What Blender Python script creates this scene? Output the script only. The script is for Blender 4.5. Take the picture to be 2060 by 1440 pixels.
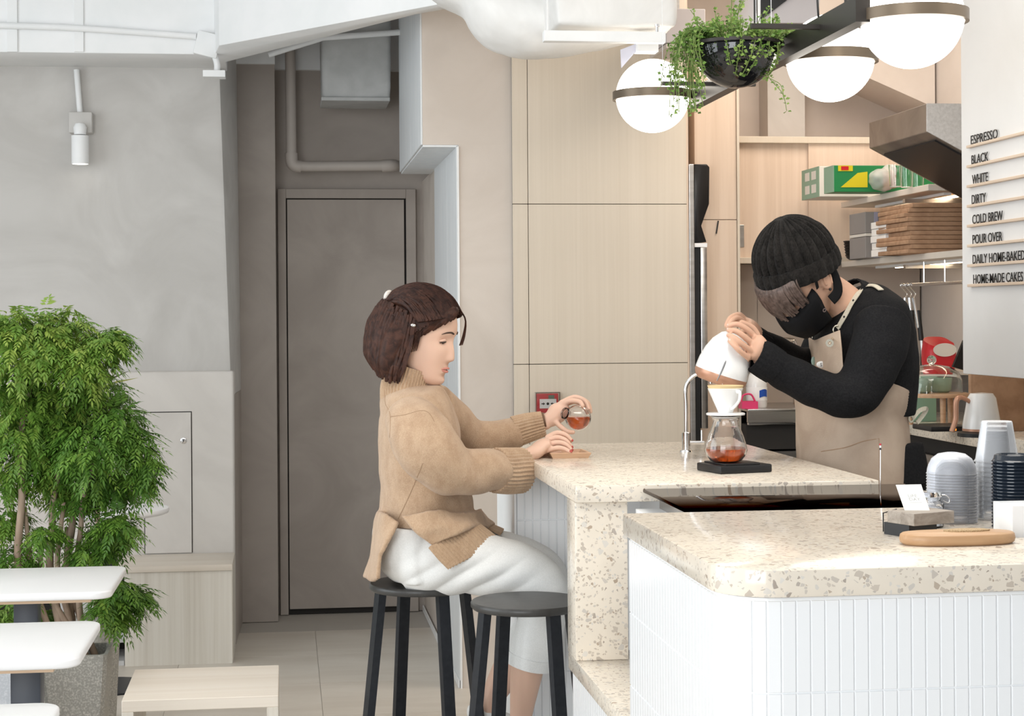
import bpy, bmesh, math, random
import numpy as np
from mathutils import Vector, Matrix, noise

for o in list(bpy.data.objects):
    bpy.data.objects.remove(o)
random.seed(7)
S = bpy.context.scene
C = S.collection
PI = math.pi

# ---------------------------------------------------------------- camera
cam_data = bpy.data.cameras.new('camera')
cam = bpy.data.objects.new('camera', cam_data)
C.objects.link(cam)
cam_data.sensor_width = 36.0
cam_data.lens = 3500 * 36.0 / 2060
cam_data.shift_y = -83 / 2060
cam_data.clip_start = 0.05
cam.matrix_world = (Matrix.Translation((0, 0, 1.5)) @ Matrix.Rotation(-math.atan(0.13), 4, 'Z')
                    @ Matrix.Rotation(PI / 2, 4, 'X') @ Matrix.Rotation(-0.007, 4, 'Z'))
S.camera = cam

# ---------------------------------------------------------------- daylight: overcast sky through an assumed open shop front
world = bpy.data.worlds.new('sky')
S.world = world
world.use_nodes = True
bg = world.node_tree.nodes['Background']
bg.inputs['Color'].default_value = (0.90, 0.95, 1.0, 1)
bg.inputs['Strength'].default_value = 0.30

def area_light(name, loc, target, sx, sy, power, color=(1, 1, 1)):
    d = bpy.data.lights.new(name, 'AREA'); d.shape = 'RECTANGLE'; d.size = sx; d.size_y = sy
    d.energy = power; d.color = color
    o = bpy.data.objects.new(name, d); C.objects.link(o)
    o.location = loc
    o.rotation_euler = (Vector(target) - Vector(loc)).to_track_quat('-Z', 'Y').to_euler()
    return o
# assumed, unseen: street-side window on the left and a shop front at the corner behind the photographer's left shoulder
area_light('assumed_side_window', (-3.6, 4.3, 1.7), (1.0, 4.4, 1.1), 3.4, 2.6, 88, (0.90, 0.96, 1.0))  # unseen window, assumed from the daylight on left-facing sides
area_light('assumed_shop_front_fill', (-1.55, -0.35, 1.7), (1.3, 2.7, 0.9), 2.8, 2.4, 118, (0.95, 0.98, 1.0))  # unseen light for the assumed shop front, brought near to whiten the counter front
# unseen ceiling lamps, assumed and added to brighten the service side: one above the front counter, one above the kitchen
area_light('assumed_counter_lamp', (1.35, 3.3, 3.05), (1.35, 3.35, 0.0), 1.3, 1.0, 28, (1.0, 0.95, 0.88))
area_light('seating_fill_light', (-0.8, 5.0, 3.05), (-0.8, 5.05, 0.0), 1.6, 2.0, 11, (1.0, 0.97, 0.93))  # unseen lamp added to brighten the tables, stool and plant
area_light('assumed_kitchen_lamp', (2.2, 6.35, 3.05), (2.2, 6.6, 0.0), 0.9, 1.0, 18, (1.0, 0.87, 0.74))
S.view_settings.view_transform = 'Standard'
S.view_settings.look = 'None'
S.view_settings.gamma = 1.0
S.view_settings.use_curve_mapping = False
S.view_settings.exposure = 0.25

# ---------------------------------------------------------------- helpers: objects
ORG = {}
V = Vector
def newmesh(name, verts, faces):
    m = bpy.data.meshes.new(name); m.from_pydata([tuple(v) for v in verts], [], faces); m.update(); return m
class MB:
    """collects shapes for ONE mesh object (world coordinates)"""
    def __init__(s): s.v = []; s.f = []; s.col = None
    def add(s, vs, fs):
        b = len(s.v); s.v += [tuple(v) for v in vs]; s.f += [tuple(b + i for i in f) for f in fs]; return s
    def box(s, x0, x1, y0, y1, z0, z1, bev=0.0, seg=2):
        if bev <= 0:
            return s.add([(x0,y0,z0),(x1,y0,z0),(x1,y1,z0),(x0,y1,z0),(x0,y0,z1),(x1,y0,z1),(x1,y1,z1),(x0,y1,z1)],
                         [(0,3,2,1),(4,5,6,7),(0,1,5,4),(1,2,6,5),(2,3,7,6),(3,0,4,7)])
        bm = bmesh.new(); bmesh.ops.create_cube(bm, size=1)
        for v in bm.verts: v.co = V(((x0+x1)/2+v.co.x*(x1-x0), (y0+y1)/2+v.co.y*(y1-y0), (z0+z1)/2+v.co.z*(z1-z0)))
        bmesh.ops.bevel(bm, geom=bm.edges[:], offset=bev, segments=seg, affect='EDGES', profile=0.5)
        return s.bm(bm)
    def bm(s, bm, mtx=None):
        bm.verts.ensure_lookup_table(); bm.verts.index_update()
        vs = [(mtx @ v.co if mtx else v.co.copy()) for v in bm.verts]
        s.add(vs, [tuple(v.index for v in f.verts) for f in bm.faces]); bm.free(); return s
    def prism(s, poly, off, bev=0.0, seg=2):
        """poly: list of 3D points (planar), extruded by the vector off"""
        n = len(poly); off = V(off)
        if bev > 0:
            bm = bmesh.new(); a = [bm.verts.new(p) for p in poly]; b = [bm.verts.new(V(p)+off) for p in poly]
            bm.faces.new(a[::-1]); bm.faces.new(b)
            for i in range(n): bm.faces.new((a[i], a[(i+1)%n], b[(i+1)%n], b[i]))
            bmesh.ops.recalc_face_normals(bm, faces=bm.faces[:])
            bmesh.ops.bevel(bm, geom=bm.edges[:], offset=bev, segments=seg, affect='EDGES', profile=0.5)
            return s.bm(bm)
        s.add([V(p) for p in poly]+[V(p)+off for p in poly],
              [tuple(range(n))[::-1], tuple(range(n, 2*n))]+[(i,(i+1)%n,n+(i+1)%n,n+i) for i in range(n)])
        return s
    def loft(s, rings, cap=True, closed=False):
        n = len(rings[0]); b = len(s.v)
        for r in rings: s.v += [tuple(p) for p in r]
        m = len(rings)
        for j in range(m-1 if not closed else m):
            j2 = (j+1) % m
            for i in range(n):
                s.f.append((b+j*n+i, b+j*n+(i+1)%n, b+j2*n+(i+1)%n, b+j2*n+i))
        if cap and not closed:
            s.f.append(tuple(b+i for i in range(n))[::-1]); s.f.append(tuple(b+(m-1)*n+i for i in range(n)))
        return s
    def lathe(s, prof, c=(0,0,0), n=32, axis=(0,0,1), cap=True, rfun=None):
        ax = V(axis).normalized(); q = V((0,0,1)).rotation_difference(ax); c = V(c); rings = []
        for (r, z) in prof:
            rings.append([c + q @ V(((r*(rfun(2*PI*i/n, z) if rfun else 1))*math.cos(2*PI*i/n), (r*(rfun(2*PI*i/n, z) if rfun else 1))*math.sin(2*PI*i/n), z)) for i in range(n)])
        return s.loft(rings, cap)
    def tube(s, pts, r, n=10, k=5, cap=True, ref=None, smooth=True):
        """smooth tube; r: number or list of number or (a, b), b measured along ref"""
        pts = [V(p) for p in pts]
        rr = r if isinstance(r, (list, tuple)) and len(r) == len(pts) and not (len(pts) == 2 and isinstance(r, tuple)) else [r]*len(pts)
        rr = [(q, q) if not isinstance(q, (list, tuple)) else tuple(q) for q in rr]
        if smooth and len(pts) > 2 and k > 1:
            P2, R2 = [], []
            for i in range(len(pts)-1):
                p0 = pts[max(i-1,0)]; p1 = pts[i]; p2 = pts[i+1]; p3 = pts[min(i+2,len(pts)-1)]
                for t in range(k):
                    u = t/k; P2.append(cr(p0,p1,p2,p3,u))
                    R2.append(tuple(max(1e-5, cr(rr[max(i-1,0)][q], rr[i][q], rr[i+1][q], rr[min(i+2,len(pts)-1)][q], u)) for q in (0,1)))
            P2.append(pts[-1]); R2.append(rr[-1]); pts, rr = P2, R2
        m = len(pts); rings = []; nrm = None
        for i in range(m):
            t = (pts[min(i+1,m-1)]-pts[max(i-1,0)])
            if t.length < 1e-9: t = V((0,0,1))
            t.normalize()
            if ref is not None:
                bvec = V(ref) - t*V(ref).dot(t)
                if bvec.length < 1e-4: bvec = t.orthogonal()
                bvec.normalize()
            else:
                if nrm is None: nrm = t.orthogonal().normalized()
                bvec = nrm - t*nrm.dot(t)
                bvec = bvec.normalized() if bvec.length > 1e-6 else t.orthogonal().normalized()
                nrm = bvec
            avec = bvec.cross(t).normalized()
            a, b = rr[i]
            rings.append([pts[i] + avec*(a*math.cos(2*PI*j/n)) + bvec*(b*math.sin(2*PI*j/n)) for j in range(n)])
        return s.loft(rings, cap)
    def ball(s, c, r, n=20, m=12, mtx=None):
        c = V(c); r = (r,r,r) if not isinstance(r,(list,tuple)) else r
        mtx = mtx or Matrix.Identity(3); rings = []
        for j in range(1, m):
            th = PI*j/m
            rings.append([c + mtx @ V((r[0]*math.sin(th)*math.cos(2*PI*i/n), r[1]*math.sin(th)*math.sin(2*PI*i/n), -r[2]*math.cos(th))) for i in range(n)])
        b = len(s.v); s.loft(rings, False)
        lo = len(s.v); s.v += [tuple(c - mtx @ V((0,0,r[2]))), tuple(c + mtx @ V((0,0,r[2])))]
        k = (m-2)*n
        for i in range(n):
            s.f.append((b+(i+1)%n, b+i, lo)); s.f.append((b+k+i, b+k+(i+1)%n, lo+1))
        return s
    def grid(s, rows, thick=0.0):
        """rows: list of equal-length lists of points; thick > 0 gives it a back"""
        m, n = len(rows), len(rows[0]); b = len(s.v)
        R = [[V(p) for p in r] for r in rows]
        s.v += [tuple(p) for r in R for p in r]
        for j in range(m-1):
            for i in range(n-1): s.f.append((b+j*n+i, b+j*n+i+1, b+(j+1)*n+i+1, b+(j+1)*n+i))
        if thick:
            b2 = len(s.v)
            for j in range(m):
                for i in range(n):
                    du = R[j][min(i+1,n-1)]-R[j][max(i-1,0)]; dv = R[min(j+1,m-1)][i]-R[max(j-1,0)][i]
                    nn = du.cross(dv); nn = nn.normalized() if nn.length > 1e-12 else V((0,0,1))
                    s.v.append(tuple(R[j][i]-nn*thick))
            for j in range(m-1):
                for i in range(n-1): s.f.append((b2+j*n+i, b2+(j+1)*n+i, b2+(j+1)*n+i+1, b2+j*n+i+1))
            for i in range(n-1):
                s.f.append((b+i+1, b+i, b2+i, b2+i+1)); k = (m-1)*n; s.f.append((b+k+i, b+k+i+1, b2+k+i+1, b2+k+i))
            for j in range(m-1):
                s.f.append((b+j*n, b+(j+1)*n, b2+(j+1)*n, b2+j*n)); e = n-1; s.f.append((b+(j+1)*n+e, b+j*n+e, b2+j*n+e, b2+(j+1)*n+e))
        return s
def cr(p0, p1, p2, p3, u):
    return 0.5*((2*p1)+(p2-p0)*u+(2*p0-5*p1+4*p2-p3)*(u*u)+(3*p1-p0-3*p2+p3)*(u*u*u))
def spline(pts, k=8):
    pts = [V(p) for p in pts]; out = []
    for i in range(len(pts)-1):
        for t in range(k): out.append(cr(pts[max(i-1,0)], pts[i], pts[i+1], pts[min(i+2,len(pts)-1)], t/k))
    return out+[pts[-1]]
def lerp(a, b, t): return a+(b-a)*t

def setp(o, label=None, cat=None, group=None, kind=None):
    if label: o['label'] = label
    if cat: o['category'] = cat
    if group: o['group'] = group
    if kind: o['kind'] = kind
    return o
def thing(name, loc, label, cat, group=None, kind=None):
    o = bpy.data.objects.new(name, None); o.empty_display_size = 0.05; C.objects.link(o)
    o.location = loc; ORG[o.name] = V(loc)
    return setp(o, label, cat, group, kind)
def obj(name, mb, material, parent=None, smooth=None, label=None, cat=None, group=None, kind=None, recalc=True):
    """links one mesh object; smooth = angle in degrees (None: flat)"""
    me = mb if isinstance(mb, bpy.types.Mesh) else newmesh(name, mb.v, mb.f)
    if recalc:
        bm = bmesh.new(); bm.from_mesh(me); bmesh.ops.recalc_face_normals(bm, faces=bm.faces[:]); bm.to_mesh(me); bm.free()
    me.name = name
    o = bpy.data.objects.new(name, me); C.objects.link(o)
    if parent is None:
        cs = np.empty(len(me.vertices)*3); me.vertices.foreach_get('co', cs); cs = cs.reshape(-1,3)
        lo, hi = cs.min(0), cs.max(0); org = V(((lo[0]+hi[0])/2, (lo[1]+hi[1])/2, lo[2]))
        o.location = org
    else:
        org = ORG[parent.name]; o.parent = parent
    me.transform(Matrix.Translation(-org)); ORG[o.name] = org
    if smooth is not None:
        for p in me.polygons: p.use_smooth = True
        if smooth < 180: me.set_sharp_from_angle(angle=math.radians(smooth))
    if material: me.materials.append(material)
    return setp(o, label, cat, group, kind)
def dup(root, loc, label=None, group=None):
    """copy of a thing with its parts and sub-parts, moved to loc"""
    def cp(o, par):
        c = o.copy(); C.objects.link(c)
        if par: c.parent = par
        for ch in list(o.children): cp(ch, c)
        return c
    r = cp(root, None); r.location = loc; ORG[r.name] = V(loc)
    if label: r['label'] = label
    if group: r['group'] = group
    return r
def struct(name, mb, material, smooth=None, parent=None):
    return obj(name, mb, material, parent, smooth, kind=None if parent else 'structure')
def remesh(mbs, voxel, it=4, disp=None, fac=0.5):
    """one continuous surface grown from overlapping closed shapes"""
    mb = MB()
    for b in (mbs if isinstance(mbs, list) else [mbs]): mb.add(b.v, b.f)
    me = newmesh('tmp', mb.v, mb.f)
    bm = bmesh.new(); bm.from_mesh(me); bmesh.ops.recalc_face_normals(bm, faces=bm.faces[:]); bm.to_mesh(me); bm.free()
    o = bpy.data.objects.new('tmp', me); C.objects.link(o)
    md = o.modifiers.new('r', 'REMESH'); md.mode = 'VOXEL'; md.voxel_size = voxel; md.adaptivity = 0
    if it:
        ms = o.modifiers.new('s', 'SMOOTH'); ms.factor = fac; ms.iterations = it
    bpy.context.view_layer.update()
    dg = bpy.context.evaluated_depsgraph_get()
    out = bpy.data.meshes.new_from_object(o.evaluated_get(dg))
    bpy.data.objects.remove(o); bpy.data.meshes.remove(me)
    if disp:
        n = len(out.vertices); co = np.empty(n*3); out.vertices.foreach_get('co', co)
        nr = np.empty(n*3); out.vertex_normals.foreach_get('vector', nr)
        co = co.reshape(-1,3); nr = nr.reshape(-1,3)
        co += nr*np.asarray(disp(co, nr))[:,None]
        out.vertices.foreach_set('co', co.ravel()); out.update()
    return out

# ---------------------------------------------------------------- helpers: materials
def nmat(name):
    m = bpy.data.materials.new(name); m.use_nodes = True
    nt = m.node_tree; return m, nt, nt.nodes['Principled BSDF']
def plain(name, col, rough=0.5, metal=0.0, spec=0.5, trans=0.0, ior=1.45, emis=None, estr=0.0, coat=0.0, sss=0.0, alpha=1.0):
    m, nt, b = nmat(name)
    b.inputs['Base Color'].default_value = (*col, 1); b.inputs['Roughness'].default_value = rough
    b.inputs['Metallic'].default_value = metal; b.inputs['Specular IOR Level'].default_value = spec
    b.inputs['Transmission Weight'].default_value = trans; b.inputs['IOR'].default_value = ior
    b.inputs['Coat Weight'].default_value = coat; b.inputs['Alpha'].default_value = alpha
    if sss:
        b.inputs['Subsurface Weight'].default_value = sss; b.inputs['Subsurface Radius'].default_value = (0.012, 0.005, 0.003); b.inputs['Subsurface Scale'].default_value = 1.0
    if emis:
        b.inputs['Emission Color'].default_value = (*emis, 1); b.inputs['Emission Strength'].default_value = estr
    return m
def node(nt, t, **kw):
    n = nt.nodes.new(t)
    for k, v in kw.items():
        if k in n.inputs.keys() if hasattr(n.inputs, 'keys') else False: n.inputs[k].default_value = v
        else: setattr(n, k, v)
    return n
def coords(nt, scale=(1,1,1), rot=(0,0,0)):
    tc = nt.nodes.new('ShaderNodeTexCoord'); mp = nt.nodes.new('ShaderNodeMapping')
    mp.inputs['Scale'].default_value = scale; mp.inputs['Rotation'].default_value = rot
    nt.links.new(tc.outputs['Object'], mp.inputs['Vector']); return mp.outputs['Vector']
def noise_tex(nt, vec, scale, detail=4, rough=0.5, dist=0.0):
    n = nt.nodes.new('ShaderNodeTexNoise'); n.inputs['Scale'].default_value = scale; n.inputs['Detail'].default_value = detail
    n.inputs['Roughness'].default_value = rough; n.inputs['Distortion'].default_value = dist
    nt.links.new(vec, n.inputs['Vector']); return n
def ramp(nt, fac, stops):
    r = nt.nodes.new('ShaderNodeValToRGB'); e = r.color_ramp.elements
    while len(e) < len(stops): e.new(0.5)
    for i, (p, c) in enumerate(stops): e[i].position = p; e[i].color = (*c, 1) if len(c) == 3 else c
    nt.links.new(fac, r.inputs['Fac']); return r.outputs['Color']
def bump(nt, b, h, strength=0.2, dist=0.01):
    n = nt.nodes.new('ShaderNodeBump'); n.inputs['Strength'].default_value = strength; n.inputs['Distance'].default_value = dist
    nt.links.new(h, n.inputs['Height']); nt.links.new(n.outputs['Normal'], b.inputs['Normal'])
def mottled(name, c1, c2, scale=2.0, rough=0.6, detail=5, bmp=0.0, dist=0.4, stretch=(1,1,1), lo=0.35, hi=0.65, spec=0.4, bscale=None):
    m, nt, b = nmat(name); v = coords(nt, stretch); n = noise_tex(nt, v, scale, detail, 0.55, dist)
    nt.links.new(ramp(nt, n.outputs['Fac'], [(lo, c1), (hi, c2)]), b.inputs['Base Color'])
    b.inputs['Roughness'].default_value = rough; b.inputs['Specular IOR Level'].default_value = spec
    if bmp:
        h = n if bscale is None else noise_tex(nt, v, bscale, 3)
        bump(nt, b, h.outputs['Fac'], bmp, 0.004)
    return m
def wood(name, c1, c2, c3, axis='Z', scale=1.0, rough=0.5, grain=26):
    m, nt, b = nmat(name)
    st = {'X': (0.5, grain, grain), 'Y': (grain, 0.5, grain), 'Z': (grain, grain, 0.5)}[axis]
    v = coords(nt, tuple(q*scale for q in st)); n = noise_tex(nt, v, 1.6, 6, 0.6, 0.8)
    v2 = coords(nt, tuple(0.12*q*scale for q in st)); n2 = noise_tex(nt, v2, 2.2, 3, 0.5, 1.2)
    mx = nt.nodes.new('ShaderNodeMath'); mx.operation = 'MULTIPLY_ADD'; mx.inputs[1].default_value = 0.6
    nt.links.new(n.outputs['Fac'], mx.inputs[0])
    sc = nt.nodes.new('ShaderNodeMath'); sc.operation = 'MULTIPLY'; sc.inputs[1].default_value = 0.45
    nt.links.new(n2.outputs['Fac'], sc.inputs[0]); nt.links.new(sc.outputs[0], mx.inputs[2])
    nt.links.new(ramp(nt, mx.outputs[0], [(0.34, c1), (0.52, c2), (0.68, c3)]), b.inputs['Base Color'])
    b.inputs['Roughness'].default_value = rough
    bump(nt, b, mx.outputs[0], 0.05, 0.002)
    return m
def terrazzo(name, base, chips, rough=0.22, s1=80, s2=160):
    m, nt, b = nmat(name); v = coords(nt)
    nd = noise_tex(nt, v, 40, 2); ad = nt.nodes.new('ShaderNodeVectorMath'); ad.operation = 'MULTIPLY_ADD'
    ad.inputs[1].default_value = (0.008,)*3; nt.links.new(nd.outputs['Color'], ad.inputs[0]); nt.links.new(v, ad.inputs[2])
    col = None
    for (s, thr, gap) in ((s2, 0.74, 0.10), (s1, 0.84, 0.10)):
        vo = nt.nodes.new('ShaderNodeTexVoronoi'); vo.inputs['Scale'].default_value = s; nt.links.new(ad.outputs[0], vo.inputs['Vector'])
        ve = nt.nodes.new('ShaderNodeTexVoronoi'); ve.feature = 'DISTANCE_TO_EDGE'; ve.inputs['Scale'].default_value = s; nt.links.new(ad.outputs[0], ve.inputs['Vector'])
        sp = nt.nodes.new('ShaderNodeSeparateColor'); nt.links.new(vo.outputs['Color'], sp.inputs['Color'])
        g1 = nt.nodes.new('ShaderNodeMath'); g1.operation = 'GREATER_THAN'; g1.inputs[1].default_value = thr; nt.links.new(sp.outputs[0], g1.inputs[0])
        g2 = nt.nodes.new('ShaderNodeMath'); g2.operation = 'GREATER_THAN'; g2.inputs[1].default_value = gap; nt.links.new(ve.outputs['Distance'], g2.inputs[0])
        mu = nt.nodes.new('ShaderNodeMath'); mu.operation = 'MULTIPLY'; nt.links.new(g1.outputs[0], mu.inputs[0]); nt.links.new(g2.outputs[0], mu.inputs[1])
        cc = ramp(nt, sp.outputs[1], [(i/(len(chips)-1), c) for i, c in enumerate(chips)])
        mix = nt.nodes.new('ShaderNodeMix'); mix.data_type = 'RGBA'
        nt.links.new(mu.outputs[0], mix.inputs['Factor']); nt.links.new(cc, mix.inputs['B'])
        if col is None:
            nb = noise_tex(nt, v, 12, 4); bc = ramp(nt, nb.outputs['Fac'], [(0.35, tuple(0.93*q for q in base)), (0.65, base)])
            nt.links.new(bc, mix.inputs['A'])
        else: nt.links.new(col, mix.inputs['A'])
        col = mix.outputs['Result']
    nt.links.new(col, b.inputs['Base Color']); b.inputs['Roughness'].default_value = rough
    return m
def knit(name, c1, c2, scale=420, axis='Z'):
    m, nt, b = nmat(name); v = coords(nt, (1, 1, 0.6)); n = noise_tex(nt, v, scale, 3, 0.6)
    n2 = noise_tex(nt, v, 30, 3, 0.6)
    mx = nt.nodes.new('ShaderNodeMath'); mx.operation = 'MULTIPLY_ADD'; mx.inputs[1].default_value = 0.5
    hf = nt.nodes.new('ShaderNodeMath'); hf.operation = 'MULTIPLY'; hf.inputs[1].default_value = 0.5
    nt.links.new(n2.outputs['Fac'], hf.inputs[0]); nt.links.new(n.outputs['Fac'], mx.inputs[0]); nt.links.new(hf.outputs[0], mx.inputs[2])
    nt.links.new(ramp(nt, mx.outputs[0], [(0.36, c1), (0.62, c2)]), b.inputs['Base Color'])
    b.inputs['Roughness'].default_value = 0.95; b.inputs['Specular IOR Level'].default_value = 0.1
    b.inputs['Sheen Weight'].default_value = 0.25
    bump(nt, b, n.outputs['Fac'], 0.7, 0.003); return m

# ---------------------------------------------------------------- materials of the room
M = {}
M['plaster'] = mottled('grey_plaster', (0.52, 0.50, 0.475), (0.61, 0.59, 0.565), 2.2, 0.65, 6, 0.15, 1.2)
M['plaster_pale'] = mottled('pale_plaster', (0.60, 0.565, 0.53), (0.68, 0.645, 0.605), 2.2, 0.65, 6, 0.15, 1.2)
M['plaster_warm'] = mottled('warm_plaster', (0.60, 0.535, 0.475), (0.67, 0.605, 0.545), 2.6, 0.65, 6, 0.12, 1.0)
M['plaster_shaded'] = mottled('corridor_plaster_shaded', (0.37, 0.325, 0.29), (0.44, 0.39, 0.35), 2.4, 0.7, 6, 0.1, 1.0)  # same plaster as the other walls, darkened to paint in corridor shade
M['floor'] = mottled('floor_concrete_tile', (0.60, 0.545, 0.475), (0.68, 0.63, 0.56), 3.0, 0.42, 5, 0.0, 0.8, (0.5, 2.2, 1))
M['grout'] = plain('grout', (0.45, 0.42, 0.38), 0.9)
M['white'] = mottled('white_paint', (0.82, 0.83, 0.83), (0.87, 0.87, 0.87), 5.0, 0.55, 3)
M['white_clad'] = mottled('white_cladding', (0.74, 0.77, 0.79), (0.80, 0.82, 0.83), 4.0, 0.5, 3, 0, 0.3, (6, 6, 0.6))
M['laminate'] = wood('pale_laminate', (0.63, 0.555, 0.455), (0.66, 0.585, 0.485), (0.685, 0.61, 0.51), 'Z', 1.0, 0.5, 40)
M['kitchen_wood'] = wood('kitchen_oak_laminate', (0.64, 0.50, 0.39), (0.72, 0.58, 0.465), (0.76, 0.63, 0.515), 'Z', 0.8, 0.5, 22)
M['bench_wood'] = wood('bleached_wood_upright', (0.58, 0.53, 0.455), (0.68, 0.635, 0.56), (0.74, 0.70, 0.63), 'Z', 1.0, 0.5, 24)
M['bench_wood_x'] = wood('bleached_wood_flat', (0.70, 0.62, 0.53), (0.77, 0.70, 0.61), (0.80, 0.74, 0.66), 'X', 0.7, 0.5, 20)
M['dark_gap'] = plain('shadow_gap', (0.03, 0.027, 0.025), 0.9)
M['kitchen_wall'] = mottled('kitchen_wall_paint', (0.56, 0.50, 0.455), (0.62, 0.56, 0.515), 3, 0.55)
M['black'] = mottled('black_powder_coat', (0.013, 0.015, 0.019), (0.02, 0.022, 0.027), 60, 0.42, 3, 0.02)
M['steel'] = mottled('brushed_steel', (0.50, 0.48, 0.46), (0.60, 0.58, 0.56), 3, 0.28, 4, 0, 0.2, (1, 1, 14)); M['steel'].node_tree.nodes['Principled BSDF'].inputs['Metallic'].default_value = 1.0
M['chrome'] = plain('chrome', (0.78, 0.78, 0.79), 0.08, 1.0)

# ---------------------------------------------------------------- floor with large tiles
fl = struct('floor', MB().box(-7, 6, -6, 9.3, -0.12, -0.003), M['grout'])
tile_me = None
for i in range(-3, 2):
    for j in range(0, 12):
        x0 = i*0.6+0.13; y0 = 1.8+j*0.6
        if y0+0.6 > 8.97: continue
        if tile_me is None:
            first = obj('floor_tile', MB().box(x0, x0+0.598, y0, y0+0.598, -0.006, 0.0), M['floor'], fl); tile_me = first.data; fx, fy = x0, y0
        else:
            t = first.copy(); C.objects.link(t); t.location = (x0-fx, y0-fy, 0)

# ---------------------------------------------------------------- ceiling
struct('ceiling', MB().box(-4.5, 3.2, 1.0, 9.3, 3.1, 3.2), M['white'])

# ---------------------------------------------------------------- left wall: lower part proud of the leaning upper part
zl = 1.278
w = MB().box(-4.5, -0.238, 8.055, 8.35, 0, zl-0.016, 0.012, 3)
struct('wall_left', w, M['plaster_pale'], 40)
w = MB()
# upper wall: leaning plane with a slanted, rounded right edge that turns into the corridor
edge_lo, edge_hi = V((-0.243, 8.10, 1.15)), V((-0.300, 8.10, 3.1))
far_lo, far_hi = V((-0.222, 8.70, 1.15)), V((-0.235, 8.70, 3.1))
rings = []
for (lo, hi) in (((-4.5, 8.10, 1.15), (-4.5, 8.10, 3.1)), (edge_lo-V((0.03,0,0)), edge_hi-V((0.03,0,0))), (edge_lo-V((0.009,-0.006,0)), edge_hi-V((0.009,-0.006,0))), (edge_lo+V((0,0.03,0)), edge_hi+V((0,0.03,0))), (far_lo, far_hi), ((-4.5, 8.70, 1.15), (-4.5, 8.70, 3.1))):
    rings.append((V(lo), V(hi)))
n = len(rings)
w.add([r[0] for r in rings]+[r[1] for r in rings], [(i, (i+1) % n, n+(i+1) % n, n+i) for i in range(n)]+[tuple(range(n))[::-1], tuple(range(n, 2*n))])
struct('wall_left_upper', w, M['plaster'], 50)
struct('wall_corridor_left', MB().prism([(-0.238, 8.12, 0), (-0.222, 8.69, 0), (-1.0, 8.69, 0), (-1.0, 8.12, 0)], (0, 0, 1.15)), M['plaster_shaded'])
struct('wall_corridor_pier', MB().box(-1.0, -0.047, 8.69, 9.0, 0, 3.1), M['plaster_shaded'])

# ---------------------------------------------------------------- corridor end wall with flush door
struct('wall_back', MB().box(-0.6, 1.4, 8.90, 9.1, 0, 3.1), M['plaster_shaded'])
d = thing('door_1', (0.3, 8.88, 0), None, None); d['kind'] = 'structure'
x0, x1, zt = 0.006, 0.606, 2.105
obj('door_backing', MB().box(x0-0.002, x1+0.012, 8.893, 8.899, 0.0, zt+0.004), M['dark_gap'], d)
obj('door_leaf', MB().box(x0+0.004, x1-0.004, 8.874, 8.892, 0.028, zt-0.004, 0.002), M['plaster_shaded'], d)
for nm, b in (('door_jamb', (x0-0.043, x0-0.002, 8.868, 8.899, 0, zt+0.05)), ('door_jamb', (x1+0.006, x1+0.056, 8.868, 8.899, 0, zt+0.05)), ('door_head', (x0-0.002, x1+0.006, 8.868, 8.899, zt+0.002, zt+0.05))):
    obj(nm, MB().box(*b, 0.003), M['plaster_shaded'], d)

# ---------------------------------------------------------------- right of the corridor: plaster wall, bulkhead, white boards
struct('wall_right_of_corridor', MB().box(0.697, 1.632, 7.004, 8.9, 0, 2.196), M['plaster_warm'])
struct('wall_bulkhead', MB().box(0.552, 1.632, 7.004, 8.33, 2.196, 3.1), M['plaster_warm'])
tr = thing('trim_1', (0.69, 7.5, 0), None, None); tr['kind'] = 'structure'
for (a, b) in ((7.006, 7.43), (7.433, 8.06)):
    obj('board', MB().box(0.688, 0.697, a, b, 0.03, 2.193, 0.001, 1), M['white_clad'], tr)
for (a, b) in ((7.006, 7.6), (7.603, 8.33)):
    obj('board', MB().box(0.545, 0.552, a, b, 2.196, 3.098, 0.001, 1), M['white_clad'], tr)
obj('soffit_board', MB().box(0.553, 0.697, 7.006, 8.33, 2.187, 2.196, 0.001, 1), M['white_clad'], tr)
struct('baseboard_corridor', MB().box(0.683, 0.688, 7.01, 8.88, 0, 0.03), M['white'])
struct('trim_2', MB().box(0.690, 0.6975, 6.996, 7.0042, 0, 2.19), M['white'])

# ---------------------------------------------------------------- pale laminate wall panels behind the counter
wp = struct('wall_panelled', MB().box(0.9145, 1.632, 6.996, 7.004, 0, 3.1), M['dark_gap'])
for (a, b) in ((0.914, 0.9755), (0.978, 1.634)):
    for (c, e) in ((0.0, 1.3055), (1.308, 1.955), (1.9575, 3.1)):
        obj('panel', MB().box(a, b, 6.982, 6.996, c, e, 0.0012, 1), M['laminate'], wp)
struct('wall_panel_end', MB().box(1.634, 1.642, 6.985, 7.9, 0, 3.1), M['kitchen_wood'])

# ---------------------------------------------------------------- dropped ceiling beam: along the left wall, then slanting to the front
zb = 2.65
bm_poly = [(-4.5, 7.70, zb), (-0.300, 7.68, zb), (-0.272, 7.43, zb), (0.643, 6.285, zb), (1.60, 5.10, zb), (1.75, 5.10, zb), (0.500, 6.60, zb), (-0.257, 7.90, zb), (-0.262, 8.2, zb), (-4.5, 8.2, zb)]
struct('ceiling_beam', MB().prism(bm_poly, (0, 0, 0.46), 0.006, 2), M['white'], 30)

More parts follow.
